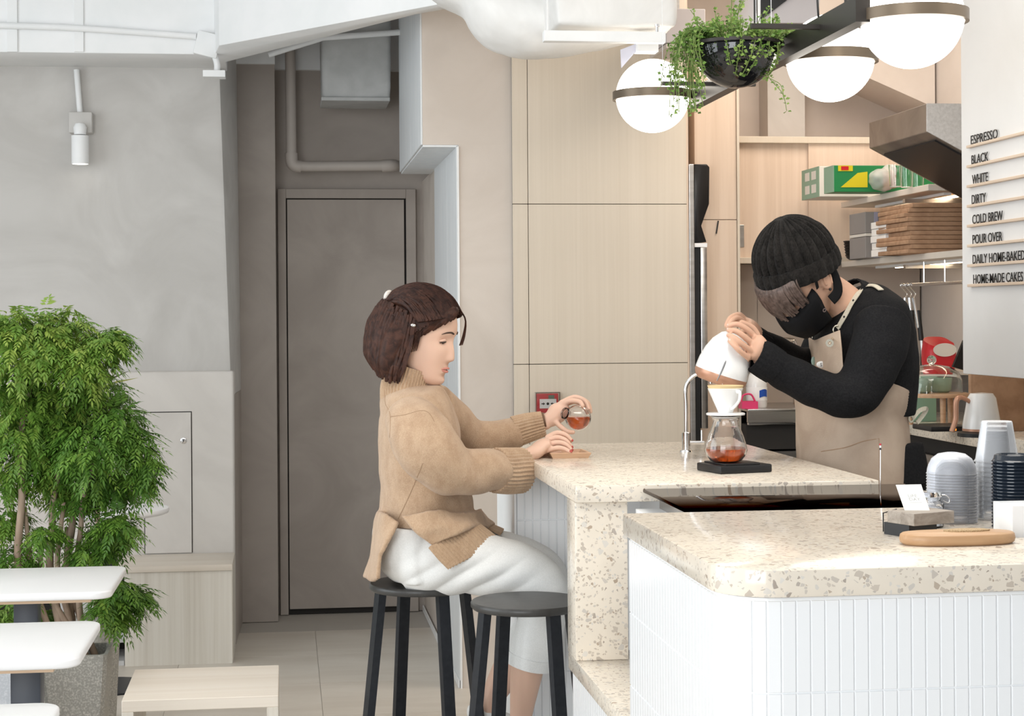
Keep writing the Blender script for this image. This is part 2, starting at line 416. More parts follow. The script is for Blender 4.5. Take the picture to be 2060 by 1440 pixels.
# ---------------------------------------------------------------- kitchen shell
struct('wall_kitchen_back', MB().box(1.642, 3.1, 7.66, 7.8, 0, 3.1), M['kitchen_wall'])
struct('wall_kitchen_right', MB().box(2.83, 3.0, 3.3, 7.66, 0, 3.1), M['kitchen_wall'])
struct('wall_kitchen_column', MB().box(2.13, 2.30, 7.52, 7.66, 2.26, 3.1), M['plaster'])
kb = MB().prism([(2.30, 7.3, 2.62), (2.82, 7.3, 2.40), (2.82, 7.3, 3.1), (2.30, 7.3, 3.1)], (0, 0.36, 0))
struct('ceiling_beam_kitchen', kb, M['kitchen_wall'])
struct('wall_pillar', MB().box(2.22, 2.82, 3.2, 4.98, 0, 3.1), M['white'])

# ---------------------------------------------------------------- more materials
M['terrazzo'] = terrazzo('cream_terrazzo', (0.80, 0.72, 0.61), [(0.42, 0.33, 0.25), (0.62, 0.55, 0.47), (0.50, 0.43, 0.36), (0.70, 0.66, 0.60), (0.36, 0.30, 0.25)], 0.16)
M['tile'] = plain('white_glazed_tile', (0.86, 0.87, 0.88), 0.18, spec=0.5)
M['tile_grout'] = plain('white_grout', (0.86, 0.87, 0.88), 0.9)
M['table_top'] = plain('white_solid_surface', (0.86, 0.86, 0.87), 0.32)
M['ply'] = wood('plywood', (0.55, 0.38, 0.25), (0.66, 0.48, 0.33), (0.72, 0.55, 0.40), 'X', 1, 0.6, 30)
M['slate'] = plain('blue_grey_powder_coat', (0.055, 0.065, 0.085), 0.4)
M['drawer'] = mottled('grey_drawer_laminate', (0.50, 0.49, 0.48), (0.58, 0.57, 0.56), 3, 0.5, 4, 0, 0.5, (18, 18, 1))
M['oak'] = wood('oak_wood', (0.42, 0.235, 0.125), (0.55, 0.335, 0.195), (0.62, 0.41, 0.26), 'X', 1.6, 0.45, 26)
M['stone_pot'] = mottled('speckled_stone', (0.34, 0.33, 0.30), (0.60, 0.58, 0.53), 160, 0.7, 2, 0.1, 0, lo=0.45, hi=0.75)
M['stone_pot_pale'] = mottled('pale_speckled_stone', (0.55, 0.58, 0.62), (0.72, 0.74, 0.78), 160, 0.7, 2, 0.1, 0, lo=0.45, hi=0.75)

# ---------------------------------------------------------------- access hatch in the left wall
h = thing('access_hatch', (-0.52, 8.05, 0.45), 'grey plaster access panel with round lock in the left wall', 'access panel')
hx0, hx1, hz0, hz1 = -0.640, -0.432, 0.436, 1.075
obj('shadow_gap', MB().box(hx0-0.004, hx1+0.004, 8.0535, 8.0552, hz0, hz1+0.004), M['dark_gap'], h)
obj('panel', MB().box(hx0, hx1, 8.048, 8.0535, hz0, hz1, 0.001, 1), M['plaster_pale'], h)
lk = obj('lock', MB().lathe([(0.0, 0), (0.014, 0), (0.014, 0.003), (0.011, 0.005), (0, 0.005)], (-0.4662, 8.048, 0.947), 24, (0,-1,0)), M['chrome'], h, 40, label='small round chrome lock')
obj('keyhole', MB().box(*[q for q in ((-0.4657, 8.04, 0.9475)[0]-0.002, (-0.4657, 8.04, 0.9475)[0]+0.002)], 8.0422, 8.0432, (-0.4657, 8.04, 0.9475)[2]-0.006, (-0.4657, 8.04, 0.9475)[2]+0.006), M['dark_gap'], lk)

# ---------------------------------------------------------------- banquette along the left wall
bq = thing('banquette', (-1.2, 7.86, 0), 'bleached wood built-in bench against the left wall', 'bench')
obj('seat_top', MB().box(-3.2, -0.238, 7.665, 8.05, 0.405, 0.432, 0.003), M['bench_wood_x'], bq, 30)
obj('front_panel', MB().box(-0.640, -0.241, 7.675, 7.69, 0.0, 0.405), M['bench_wood'], bq)
obj('side_panel', MB().box(-0.262, -0.238, 7.69, 8.04, 0.0, 0.405), M['bench_wood'], bq)
obj('side_panel', MB().box(-0.700, -0.655, 7.675, 8.04, 0.0, 0.405), M['bench_wood'], bq)
obj('front_post', MB().box(-0.655, -0.640, 7.675, 7.73, 0.0, 0.405), M['bench_wood'], bq)
obj('back_panel', MB().box(-3.2, -0.72, 8.0, 8.03, 0.0, 0.405), M['dark_gap'], bq)
obj('drawer', MB().box(-1.00, -0.705, 7.72, 7.98, 0.165, 0.335, 0.003), M['drawer'], bq)
obj('drawer', MB().box(-1.00, -0.705, 7.72, 7.98, 0.095, 0.155, 0.003), M['drawer'], bq)
obj('plinth', MB().box(-1.00, -0.705, 7.70, 7.98, 0.0, 0.02), M['drawer'], bq)

# ---------------------------------------------------------------- low wooden box stool
st = thing('box_stool', (-0.24, 5.1, 0), 'low bleached wooden box stool with open front before the bench', 'stool')
sx0, sx1, sy0, sy1 = -0.456, -0.028, 4.89, 5.32
obj('seat', MB().box(sx0, sx1, sy0, sy1, 0.418, 0.45, 0.0015, 1), M['bench_wood_x'], st)
for (a, b) in ((sx0, sx0+0.032), (sx1-0.032, sx1)):
    obj('side_panel', MB().box(a, b, sy0, sy1, 0.0, 0.418, 0.0015, 1), M['bench_wood'], st)
obj('floor_rail', MB().box(sx0+0.032, sx1-0.032, sy0+0.2, sy0+0.23, 0.0, 0.05), M['bench_wood'], st)

# ---------------------------------------------------------------- white cafe tables on the left
def cafe_table(x1, y0, y1, legx, label):
    w = 0.62; x0 = x1-w; z = 0.73
    t = thing('cafe_table', ((x0+x1)/2, (y0+y1)/2, 0), label, 'table', 'white cafe tables in a row on the left')
    bm = bmesh.new()
    pts = []
    r = 0.05
    for (cx_, cy_, a0) in ((x1-r, y0+r, -90), (x1-r, y1-r, 0), (x0+r, y1-r, 90), (x0+r, y0+r, 180)):
        for k in range(7):
            a = math.radians(a0+15*k); pts.append((cx_+r*math.cos(a), cy_+r*math.sin(a), z-0.022))
    obj('tabletop', MB().prism(pts, (0, 0, 0.022), 0.006, 3), M['table_top'], t, 50)
    obj('plywood_base', MB().box(x0+0.06, x1-0.06, y0+0.035, y1-0.035, z-0.034, z-0.022), M['ply'], t)
    ym = (y0+y1)/2
    obj('column', MB().box(legx-0.035, legx+0.035, ym-0.035, ym+0.035, 0.012, z-0.034, 0.004), M['slate'], t, 40)
    obj('foot_plate', MB().box(legx-0.2, legx+0.2, ym-0.2, ym+0.2, 0.0, 0.012, 0.003), M['slate'], t, 40)
cafe_table(-0.497, 5.03, 5.56, -0.765, 'white cafe table furthest from the camera, in front of the green plant')
cafe_table(-0.472, 4.04, 4.56, -0.622, 'white cafe table second from the front, beside the speckled planter')
cafe_table(-0.452, 3.05, 3.60, -0.60, 'white cafe table nearest the camera, cut off at the bottom left')

# ---------------------------------------------------------------- round white table behind the plant
rt = thing('round_table', (-0.72, 7.25, 0), 'small round white table behind the plant by the left wall', 'table')
obj('tabletop', MB().lathe([(0, 0.705), (0.225, 0.705), (0.238, 0.71), (0.242, 0.72), (0.238, 0.729), (0.23, 0.73), (0, 0.73)], (-0.72, 7.25, 0), 56), M['table_top'], rt, 50)
obj('column', MB().lathe([(0.03, 0.012), (0.03, 0.69), (0.09, 0.705)], (-0.72, 7.25, 0), 20), M['black'], rt, 40)
obj('base', MB().lathe([(0, 0), (0.17, 0), (0.17, 0.008), (0.03, 0.014), (0, 0.014)], (-0.72, 7.25, 0), 32), M['black'], rt, 40)

# ---------------------------------------------------------------- black bar stools
def bar_stool(cx_, cy_, label, r=0.15, rot=0.0, zs=0.76):
    t = thing('bar_stool', (cx_, cy_, 0), label, 'bar stool', 'black metal bar stools at the counter')
    obj('seat', MB().lathe([(0, zs-0.02), (r-0.006, zs-0.02), (r, zs-0.014), (r, zs-0.004), (r-0.004, zs), (0, zs)], (cx_, cy_, 0), 48), M['stool_seat'], t, 45)
    for k in range(4):
        a = rot+PI/2*k; d = V((math.cos(a), math.sin(a), 0)); tn = V((-d.y, d.x, 0)); c = V((cx_, cy_, 0))
        rt_, rb = r-0.022, r+0.062; wd, th = 0.016, 0.011; rings = []
        for (rr, z) in ((rt_, zs-0.02), (rb, 0.0)):
            p = c+d*rr+V((0, 0, z))
            rings.append([p+tn*wd+d*th, p-tn*wd+d*th, p-tn*wd-d*th, p+tn*wd-d*th])
        obj('leg', MB().loft(rings), M['black'], t)
    rr = r+0.035; z = 0.235
    obj('foot_ring', MB().lathe([(rr-0.016, z), (rr+0.012, z), (rr+0.012, z+0.028), (rr-0.016, z+0.028), (rr-0.016, z)], (cx_, cy_, 0), 48, cap=False), M['black'], t, 40)
    return t
M['stool_seat'] = mottled('dark_grey_seat_metal', (0.045, 0.043, 0.041), (0.06, 0.058, 0.055), 40, 0.36, 3)
bar_stool(0.375, 4.86, 'black bar stool the woman sits on, at the end of the counter', 0.150, math.radians(20))
bar_stool(0.622, 4.50, 'empty black bar stool with round seat, in front of the woman\'s legs', 0.150, math.radians(22))

# ---------------------------------------------------------------- counters
HC = 1.1      # counter height
XL = 0.674    # common left line of the two counters
tile_count = 0
def tile_face(parent, origin, u, nrm, width, z_top, z_bot, pw=0.0235, ph=0.1465, gap=0.0014):
    """narrow upright tiles stood on a vertical face, each a mesh object"""
    global tile_count
    origin = V(origin); u = V(u).normalized(); nrm = V(nrm).normalized(); n = int(round(width/pw)); pw2 = width/n
    src = {}
    z = z_top
    while z > z_bot+0.004:
        h = min(ph, z-z_bot)
        for i in range(n):
            p = origin+u*(i*pw2+gap/2); key = round(h, 4)
            if key not in src:
                a = pw2-gap; hh = h-gap; mb = MB(); b = 0.0012; th = 0.0032
                o0 = p+V((0, 0, z-h+gap/2-origin.z))
                base = [o0, o0+u*a, o0+u*a+V((0,0,hh)), o0+V((0,0,hh))]
                top = [o0+u*b+V((0,0,b))+nrm*th, o0+u*(a-b)+V((0,0,b))+nrm*th, o0+u*(a-b)+V((0,0,hh-b))+nrm*th, o0+u*b+V((0,0,hh-b))+nrm*th]
                mb.add(base+top, [(4,5,6,7),(0,1,5,4),(1,2,6,5),(2,3,7,6),(3,0,4,7)])
                o = obj('tile', mb, M['tile'], parent); src[key] = (o, p.copy(), z)
            else:
                o, p0, z0 = src[key]; c = o.copy(); C.objects.link(c)
                c.location = (p-p0)+V((0, 0, z-z0))
            tile_count += 1
        z -= ph

# --- front counter with rounded corner
fc = thing('front_counter', (1.6, 3.05, 0), 'front service counter with cream terrazzo top and white tiled sides', 'counter')
r = 0.10
cor = [(XL+r-r*math.sin(math.radians(a)), 2.65+r-r*math.cos(math.radians(a))) for a in range(0, 91, 9)]
poly = [(2.20, 2.65, HC-0.044)]+[(x, y, HC-0.044) for x, y in cor]+[(XL, 3.468, HC-0.044), (2.20, 3.468, HC-0.044)]
obj('worktop', MB().prism(poly, (0, 0, 0.044), 0.004, 2), M['terrazzo'], fc, 40)
r2 = 0.085; xi = XL+0.012; yi = 2.665
cor2 = [(xi+r2-r2*math.sin(math.radians(a)), yi+r2-r2*math.cos(math.radians(a))) for a in range(0, 91, 15)]
obj('body', MB().prism([(2.18, yi, 0)]+[(x, y, 0) for x, y in cor2]+[(xi, 3.45, 0), (2.18, 3.45, 0)], (0, 0, HC-0.046)), M['tile_grout'], fc)
tile_face(fc, (xi+r2, yi, HC-0.05), (1, 0, 0), (0, -1, 0), 0.52, HC-0.05, HC-0.05-0.30)
for k in range(6):
    p, q = V((*cor2[6-k], 0)), V((*cor2[5-k], 0)); uu = (q-p).normalized()
    tile_face(fc, (p.x, p.y, HC-0.05), uu, (uu.y, -uu.x, 0), (q-p).length, HC-0.05, HC-0.05-0.30)
tile_face(fc, (xi, 3.45, HC-0.05), (0, -1, 0), (-1, 0, 0), 3.45-(yi+r2), HC-0.05, HC-0.05-0.45, 0.0235)

# --- low ledge between the counters
lg = thing('low_ledge', (0.8, 3.76, 0), 'low cream terrazzo ledge between the two counters on a tiled base', 'ledge')
zs = 0.686
obj('ledge_top', MB().box(XL, 0.86, 3.47, 4.17, zs-0.04, zs, 0.003), M['terrazzo'], lg, 40)
obj('base', MB().box(XL+0.012, 0.86, 3.47, 4.16, 0, zs-0.04), M['tile_grout'], lg)
tile_face(lg, (XL+0.012, 4.16, zs-0.042), (0, -1, 0), (-1, 0, 0), 0.68, zs-0.042, zs-0.042-0.30)

# --- bar counter where the woman sits
bc = thing('bar_counter', (1.05, 4.7, 0), 'cream terrazzo bar counter where the woman sits', 'counter')
obj('worktop', MB().box(XL, 1.415, 4.045, 5.40, HC-0.04, HC, 0.003), M['terrazzo'], bc, 40)
obj('post', MB().box(XL, XL+0.126, 4.055, 4.175, zs, HC-0.04, 0.002), M['terrazzo'], bc, 40)
obj('base', MB().box(0.655, 1.40, 4.985, 5.39, 0, HC-0.04), M['tile_grout'], bc)
obj('base_front', MB().box(1.02, 1.40, 4.185, 4.985, 0, HC-0.04), M['tile_grout'], bc)
obj('corner_trim', MB().box(0.650, 0.656, 4.978, 5.392, 0, HC-0.04), M['white'], bc)
tile_face(bc, (0.657, 4.985, HC-0.042), (1, 0, 0), (0, -1, 0), 0.2585, HC-0.042, 0.25, 0.0235)

# --- dark glass worktop set between the counters
M['dark_glass'] = plain('smoked_mirror_glass', (0.05, 0.041, 0.037), 0.06, metal=1.0)
M['dark_glass'].node_tree.nodes['Principled BSDF'].inputs['Specular Tint'].default_value = (0.27, 0.23, 0.21, 1)
gp = thing('glass_hob', (1.2, 3.8, 0.9), 'dark reflective glass hob panel between the two terrazzo counters', 'hob')
obj('glass_top', MB().box(0.835, 2.0, 3.47, 4.043, 1.082, 1.0905, 0.002), M['dark_glass'], gp, 40)
obj('housing', MB().box(0.872, 1.98, 3.48, 4.03, 0.69, 1.081), M['steel'], gp)
obj('bracket', MB().box(0.815, 0.872, 3.9, 4.03, 1.03, 1.045), M['white'], gp)

# ---------------------------------------------------------------- wall call point
cp = thing('fire_call_point', (1.0458, 6.97, 1.1507), 'red fire alarm call point with clear cover on the pale panels', 'alarm box')
a, b = (0.9981, 6.98, 1.1066), (1.0965, 6.98, 1.194)
M['red'] = plain('red_plastic', (0.55, 0.02, 0.03), 0.35); M['label_white'] = plain('white_label', (0.85, 0.85, 0.84), 0.5)
M['print_black'] = plain('black_print', (0.015, 0.015, 0.016), 0.6)
M['glass'] = plain('clear_glass', (1, 1, 1), 0.02, trans=1.0, ior=1.45); M['clear_plastic'] = plain('clear_plastic', (0.95, 0.96, 0.97), 0.08, trans=0.85, ior=1.3)
M['grey_green'] = plain('grey_green_card', (0.12, 0.17, 0.13), 0.5)
obj('housing', MB().box(a[0]+0.004, b[0]-0.006, 6.955, 6.981, a[2]+0.004, b[2]-0.006, 0.003), M['red'], cp, 40)
obj('plate', MB().box(a[0]+0.016, b[0]-0.014, 6.9535, 6.956, a[2]+0.022, a[2]+0.060, 0.001), M['label_white'], cp)
obj('tag', MB().box(a[0]+0.052, b[0]-0.022, 6.9535, 6.956, a[2]+0.060, b[2]-0.012), M['grey_green'], cp)
mid = a[2]+0.041; xm = (a[0]+b[0])/2
ar = MB()
ar.prism([(xm-0.026, 6.953, mid-0.002), (xm-0.019, 6.953, mid-0.002), (xm-0.019, 6.953, mid-0.006), (xm-0.011, 6.953, mid), (xm-0.019, 6.953, mid+0.006), (xm-0.019, 6.953, mid+0.002), (xm-0.026, 6.953, mid+0.002)], (0, 0.0006, 0))
obj('arrow_mark', ar, M['print_black'], cp)
ar = MB().prism([(xm+0.026, 6.953, mid-0.002), (xm+0.019, 6.953, mid-0.002), (xm+0.019, 6.953, mid-0.006), (xm+0.011, 6.953, mid), (xm+0.019, 6.953, mid+0.006), (xm+0.019, 6.953, mid+0.002), (xm+0.026, 6.953, mid+0.002)], (0, 0.0006, 0))
obj('arrow_mark', ar, M['print_black'], cp)
obj('dot_mark', MB().lathe([(0, 0), (0.0055, 0), (0.0055, 0.0006), (0, 0.0006)], (xm, 6.9535, mid), 20, (0,-1,0)), M['print_black'], cp)
cvr = MB()
for bx in ((a[0], b[0], 6.945, 6.948, a[2], b[2]), (a[0], a[0]+0.002, 6.948, 6.981, a[2], b[2]), (b[0]-0.002, b[0], 6.948, 6.981, a[2], b[2]), (a[0]+0.002, b[0]-0.002, 6.948, 6.981, b[2]-0.002, b[2])): cvr.box(*bx)
obj('clear_cover', cvr, M['glass'], cp, label='clear plastic cover')

# ---------------------------------------------------------------- things on the bar counter
# chrome tap
t = thing('counter_tap', (1.165, 5.01, HC), 'slim chrome gooseneck tap on the bar counter', 'tap')
tb = V((1.165, 5.01, HC))
obj('flange', MB().lathe([(0, 0), (0.019, 0), (0.017, 0.004), (0.012, 0.006), (0, 0.006)], tb, 24), M['chrome'], t, 40)
obj('body', MB().lathe([(0.0125, 0.005), (0.0125, 0.055), (0.008, 0.058), (0, 0.058)], tb, 20), M['chrome'], t, 40)
obj('spout', MB().tube([tb+V((0,0,0.055)), tb+V((0,0,0.13)), tb+V((0,0,0.185)), tb+V((0.012,-0.004,0.212)), tb+V((0.037,-0.012,0.229)), tb+V((0.062,-0.02,0.222)), tb+V((0.070,-0.022,0.20))], 0.0058, 12, 6), M['chrome'], t, 60)
lv = obj('valve', MB().tube([tb+V((0.008,0,0.026)), tb+V((0.053,-0.005,0.026))], 0.006, 12), M['chrome'], t, 40)
obj('lever', MB().tube([tb+V((0.046,-0.004,0.028)), tb+V((0.046,-0.004,0.062))], 0.003, 8), M['chrome'], lv, 40)

# drip scale
sc = thing('coffee_scale', (1.16, 4.40, HC), 'flat black digital coffee scale under the glass server', 'scale')
c0, c1, c2, c3 = (1.0865, 4.3718, 1.1), (1.231, 4.3857, 1.1), (1.2366, 4.6708, 1.1), (1.1149, 4.6304, 1.1)
M['scale_black'] = plain('matte_black_plastic', (0.012, 0.012, 0.013), 0.45)
cc = V((1.157, 4.43, HC)); ang = math.radians(-8); R2 = Matrix.Rotation(ang, 3, 'Z')
def rotbox(cx_, cy_, sx, sy, z0, z1, an, bev=0.0):
    m = MB().box(-sx/2, sx/2, -sy/2, sy/2, z0, z1, bev); R_ = Matrix.Rotation(an, 3, 'Z')
    m.v = [tuple(V((cx_, cy_, 0))+R_ @ V(v)) for v in m.v]; return m
obj('body', rotbox(1.137, 4.35, 0.148, 0.132, HC, HC+0.021, math.radians(14), 0.004), M['scale_black'], sc, 40)
obj('platform', rotbox(1.130, 4.345, 0.098, 0.120, HC+0.021, HC+0.025, math.radians(14), 0.0015), M['scale_black'], sc, 40)
zsv = HC+0.025

# glass server with coffee
sv = thing('coffee_server', (1.113, 4.34, zsv), 'glass coffee server with amber coffee standing on the black scale', 'server')
scx = V((1.113, 4.34, zsv))
prof = [(0.0, 0.0), (0.030, 0.0), (0.040, 0.004), (0.050, 0.016), (0.055, 0.030), (0.052, 0.046), (0.045, 0.068), (0.036, 0.090), (0.032, 0.104), (0.036, 0.115), (0.041, 0.120)]
inner = [(max(0, r_-0.0022), z_+0.0025) for r_, z_ in prof[::-1][1:]]
inner[-1] = (0, 0.0025)
obj('glass_body', MB().lathe(prof+inner, scx, 40, cap=False), M['glass'], sv, 60)
M['coffee'] = plain('amber_coffee', (0.75, 0.14, 0.015), 0.05, trans=0.75, ior=1.33)
obj('coffee', MB().lathe([(0, 0.0030), (0.029, 0.0030), (0.0375, 0.0065), (0.0472, 0.0180), (0.0518, 0.0300), (0.0505, 0.0345), (0, 0.0345)], scx, 40), M['coffee'], sv, 60)
M['porcelain'] = plain('white_porcelain', (0.86, 0.86, 0.85), 0.22, coat=0.3)
# ceramic dripper
zd = zsv+0.120
dr = thing('pour_over_dripper', (1.113, 4.34, zd), 'white ceramic pour-over dripper on top of the glass server', 'dripper')
dc = V((1.113, 4.34, zd))
obj('saucer', MB().lathe([(0, -0.001), (0.049, 0.0005), (0.050, 0.004), (0.047, 0.006), (0, 0.006)], dc, 40), M['porcelain'], dr, 50)
obj('skirt', MB().lathe([(0.0, -0.008), (0.030, -0.008), (0.036, -0.0012), (0, -0.0012)], dc, 32), M['porcelain'], dr, 50)
obj('cone', MB().lathe([(0.018, 0.004), (0.020, 0.010), (0.0455, 0.068), (0.0435, 0.069), (0.017, 0.012), (0.0, 0.010), (0.0, 0.004)], dc, 40, cap=False), M['porcelain'], dr, 50)
obj('handle', MB().tube([dc+V((0.020,-0.040,0.060)), dc+V((0.024,-0.052,0.060)), dc+V((0.022,-0.053,0.040)), dc+V((0.014,-0.040,0.024)), dc+V((0.010,-0.024,0.018))], [(0.0055,0.004)]*5, 10, 6), M['porcelain'], dr, 60)
M['paper'] = plain('paper_filter', (0.72, 0.55, 0.30), 0.8)
obj('paper_filter', MB().lathe([(0.0395, 0.060), (0.0462, 0.0755), (0.0458, 0.0758), (0.039, 0.061)], dc, 40, cap=False), M['paper'], dr, 60, label='tan paper filter')
M['grounds'] = mottled('wet_coffee_grounds', (0.03, 0.015, 0.008), (0.08, 0.04, 0.02), 300, 0.5)
obj('coffee_grounds', MB().lathe([(0, 0.030), (0.026, 0.030), (0.034, 0.050), (0, 0.050)], dc, 24), M['grounds'], dr, 60)

# wooden tray by the woman's hand
tr = thing('wooden_tray', (0.795, 4.90, HC), 'small square wooden tray by the woman\'s hand', 'tray')
M['tray_wood'] = wood('beech_tray', (0.50, 0.29, 0.17), (0.60, 0.38, 0.24), (0.66, 0.45, 0.30), 'X', 1.5, 0.45, 18)
tx0, tx1, ty0, ty1 = 0.735, 0.852, 4.835, 4.975
mb = MB(); zt = HC
def rect(x0, x1, y0, y1, z): return [V((x0,y0,z)), V((x1,y0,z)), V((x1,y1,z)), V((x0,y1,z))]
mb.loft([rect(tx0+0.008, tx1-0.008, ty0+0.006, ty1-0.006, zt), rect(tx0, tx1, ty0, ty1, zt+0.014), rect(tx0+0.003, tx1-0.003, ty0+0.003, ty1-0.003, zt+0.016), rect(tx0+0.009, tx1-0.009, ty0+0.009, ty1-0.009, zt+0.0155), rect(tx0+0.015, tx1-0.015, ty0+0.013, ty1-0.013, zt+0.006)])
obj('dish', mb, M['tray_wood'], tr)

# ---------------------------------------------------------------- things on the front counter
# card holder
ch = thing('card_holder', (1.125, 3.03, HC), 'grey-brown wooden business card holder on a black wire base', 'card holder')
M['grey_wood'] = wood('weathered_grey_wood', (0.20, 0.165, 0.135), (0.33, 0.285, 0.24), (0.43, 0.38, 0.33), 'X', 1.6, 0.6, 34)
hz = HC+0.022
hb = rotbox(1.138, 3.03, 0.096, 0.070, hz, hz+0.022, math.radians(22), 0.001)
obj('wood_block', hb, M['grey_wood'], ch)
kk = rotbox(1.105, 3.025, 0.006, 0.074, hz+0.003, hz+0.019, math.radians(22)); obj('inlay', kk, M['scale_black'], ch)
obj('base', rotbox(1.120, 3.035, 0.066, 0.066, HC, hz, math.radians(22)), M['scale_black'], ch)
wr = MB(); w0, w1 = V((1.0877, 3.0876, 1.1)), V((1.1515, 3.1448, 1.1))
obj('wire_frame', MB().tube([w0, w0+V((0,0,0.034)), w0+V((0.036,0.03,0.037)), w0+V((0.036,0.03,0))], 0.0013, 6, 1, smooth=False), M['scale_black'], ch)
# business card standing in it
bcd = thing('business_card', (1.125, 3.03, HC+0.03), 'white business card with grey hand-lettered logo leaning in the holder', 'card')
k0, k1, k2, k3 = V((1.1115, 3.03, 1.1343)), V((1.1545, 3.02, 1.1345)), V((1.1541, 3.07, 1.1873)), V((1.1094, 3.08, 1.1863))
M['card'] = plain('white_card', (0.85, 0.84, 0.80), 0.6)
nn = (k1-k0).cross(k3-k0).normalized()*0.0006
obj('card', MB().add([k0, k1, k2, k3, k0-nn, k1-nn, k2-nn, k3-nn], [(0,1,2,3),(7,6,5,4),(0,4,5,1),(1,5,6,2),(2,6,7,3),(3,7,4,0)]), M['card'], bcd)
M['print_grey'] = plain('grey_print', (0.45, 0.45, 0.44), 0.7)
def text_mesh(txt, size, ext=0.0, bold=0.0):
    cu = bpy.data.curves.new('t', 'FONT'); cu.body = txt; cu.size = size; cu.extrude = ext; cu.resolution_u = 3; cu.offset = bold
    o = bpy.data.objects.new('t', cu); C.objects.link(o); bpy.context.view_layer.update()
    me = bpy.data.meshes.new_from_object(o.evaluated_get(bpy.context.evaluated_depsgraph_get()))
    bpy.data.objects.remove(o); return me
uu = (k1-k0).normalized(); vv = (k3-k0).normalized(); on = -nn.normalized()
if on.y > 0: on = -on
for txt, fu, fv in (('LIFE', 0.30, 0.74), ('DAY', 0.30, 0.60)):
    me = text_mesh(txt, 0.0095); org = k0+uu*(0.047*fu)+vv*(0.058*fv)+on*0.0009
    me.transform(Matrix.Translation(org) @ Matrix(((uu.x*1.05, vv.x, on.x, 0), (uu.y*1.05, vv.y, on.y, 0), (uu.z*1.05, vv.z, on.z, 0), (0, 0, 0, 1))))
    obj('logo', me, M['print_grey'], bcd, recalc=False)
lo_ = k0+uu*0.012+vv*0.030+on*0.0009
obj('logo_line', MB().add([lo_, lo_+uu*0.024, lo_+uu*0.024+vv*0.0008, lo_+vv*0.0008], [(0,1,2,3)]), M['print_grey'], bcd)

# oval serving board
ob = thing('serving_board', (1.185, 2.90, HC), 'oval oak serving board near the counter edge', 'board')
pl = []
for i in range(56):
    a = 2*PI*i/56; ca, sa = math.cos(a), math.sin(a)
    pl.append((1.157+0.103*math.copysign(abs(ca)**0.85, ca), 2.905+0.046*math.copysign(abs(sa)**0.85, sa)))
rg = []
for (s_, z_) in ((0.93, 0.0), (0.985, 0.004), (1.0, 0.010), (0.985, 0.0175), (0.95, 0.020)):
    rg.append([V((1.157+(x-1.157)*s_, 2.905+(y-2.905)*(1-(1-s_)*1.8), HC+z_)) for x, y in pl])
M['oak_light'] = wood('light_oak_board', (0.44, 0.245, 0.12), (0.53, 0.32, 0.17), (0.59, 0.38, 0.215), 'X', 1.2, 0.42, 22)
obj('board', MB().loft(rg), M['oak_light'], ob, 50)
cp2 = MB()
pl2 = [(1.178+0.042*math.cos(2*PI*i/32), 2.915+0.016*math.sin(2*PI*i/32)) for i in range(32)]
cp2.loft([[V((x, y, HC+0.0199)) for x, y in pl2], [V((x, y, HC+0.0225)) for x, y in pl2], [V((1.178+(x-1.178)*.8, 2.915+(y-2.915)*.8, HC+0.0235)) for x, y in pl2]])
M['oats'] = mottled('oat_crumbs', (0.35, 0.22, 0.11), (0.62, 0.47, 0.28), 500, 0.8, 2, 0.6)
obj('crumb_patch', cp2, M['oats'], ob, 50, label='oval of golden crumbs')

# stacks of cups and lids
ORDN = ['topmost', 'second', 'third', 'fourth', 'fifth', 'sixth', 'seventh', 'eighth', 'ninth', 'tenth', 'eleventh', 'twelfth', 'thirteenth', 'fourteenth', 'fifteenth', 'sixteenth', 'seventeenth', 'eighteenth', 'nineteenth', 'twentieth']
def nth(k, n, what, where):
    j = n-1-k
    if j == 0: return 'topmost '+what+' of '+where
    if k == 0: return 'bottom '+what+' of '+where
    return what+', '+ORDN[j]+' from the top of '+where
def thin_plastic(name, col, base, body=0.0):
    m, nt, b = nmat(name); b.inputs['Base Color'].default_value = (*col, 1); b.inputs['Roughness'].default_value = 0.12; b.inputs['Specular IOR Level'].default_value = 0.6
    tr_ = nt.nodes.new('ShaderNodeBsdfTransparent'); tr_.inputs['Color'].default_value = (0.985, 0.987, 0.99, 1)
    fr_ = nt.nodes.new('ShaderNodeFresnel'); fr_.inputs['IOR'].default_value = 1.45
    ad = nt.nodes.new('ShaderNodeMath'); ad.operation = 'ADD'; ad.use_clamp = True; ad.inputs[1].default_value = base; nt.links.new(fr_.outputs[0], ad.inputs[0])
    mx = nt.nodes.new('ShaderNodeMixShader'); nt.links.new(ad.outputs[0], mx.inputs[0]); nt.links.new(tr_.outputs[0], mx.inputs[1]); nt.links.new(b.outputs[0], mx.inputs[2])
    nt.links.new(mx.outputs[0], nt.nodes['Material Output'].inputs['Surface']); return m
M['pet'] = thin_plastic('clear_pet_plastic', (0.92, 0.93, 0.95), 0.07)
M['frosted'] = thin_plastic('clear_lid_plastic', (0.90, 0.91, 0.95), 0.13)
dl = V((1.268, 3.21, HC))
for k in range(18):
    z = k*0.0054
    mb = MB().lathe([(0.047, z+0.000), (0.0485, z+0.0015), (0.047, z+0.003), (0.0462, z+0.010), (0.044, z+0.018), (0.038, z+0.030), (0.026, z+0.039), (0.010, z+0.042), (0.010, z+0.0412), (0.0255, z+0.0382), (0.0372, z+0.0292), (0.0432, z+0.0176), (0.0455, z+0.0098), (0.0462, z+0.003)], dl, 36, cap=False)
    obj('dome_lid', mb, M['frosted'], None, 60, nth(k, 18, 'clear dome lid', 'the stack beside the business card'), 'lid', 'stack of clear dome lids')
cpx = V((1.372, 3.24, HC))
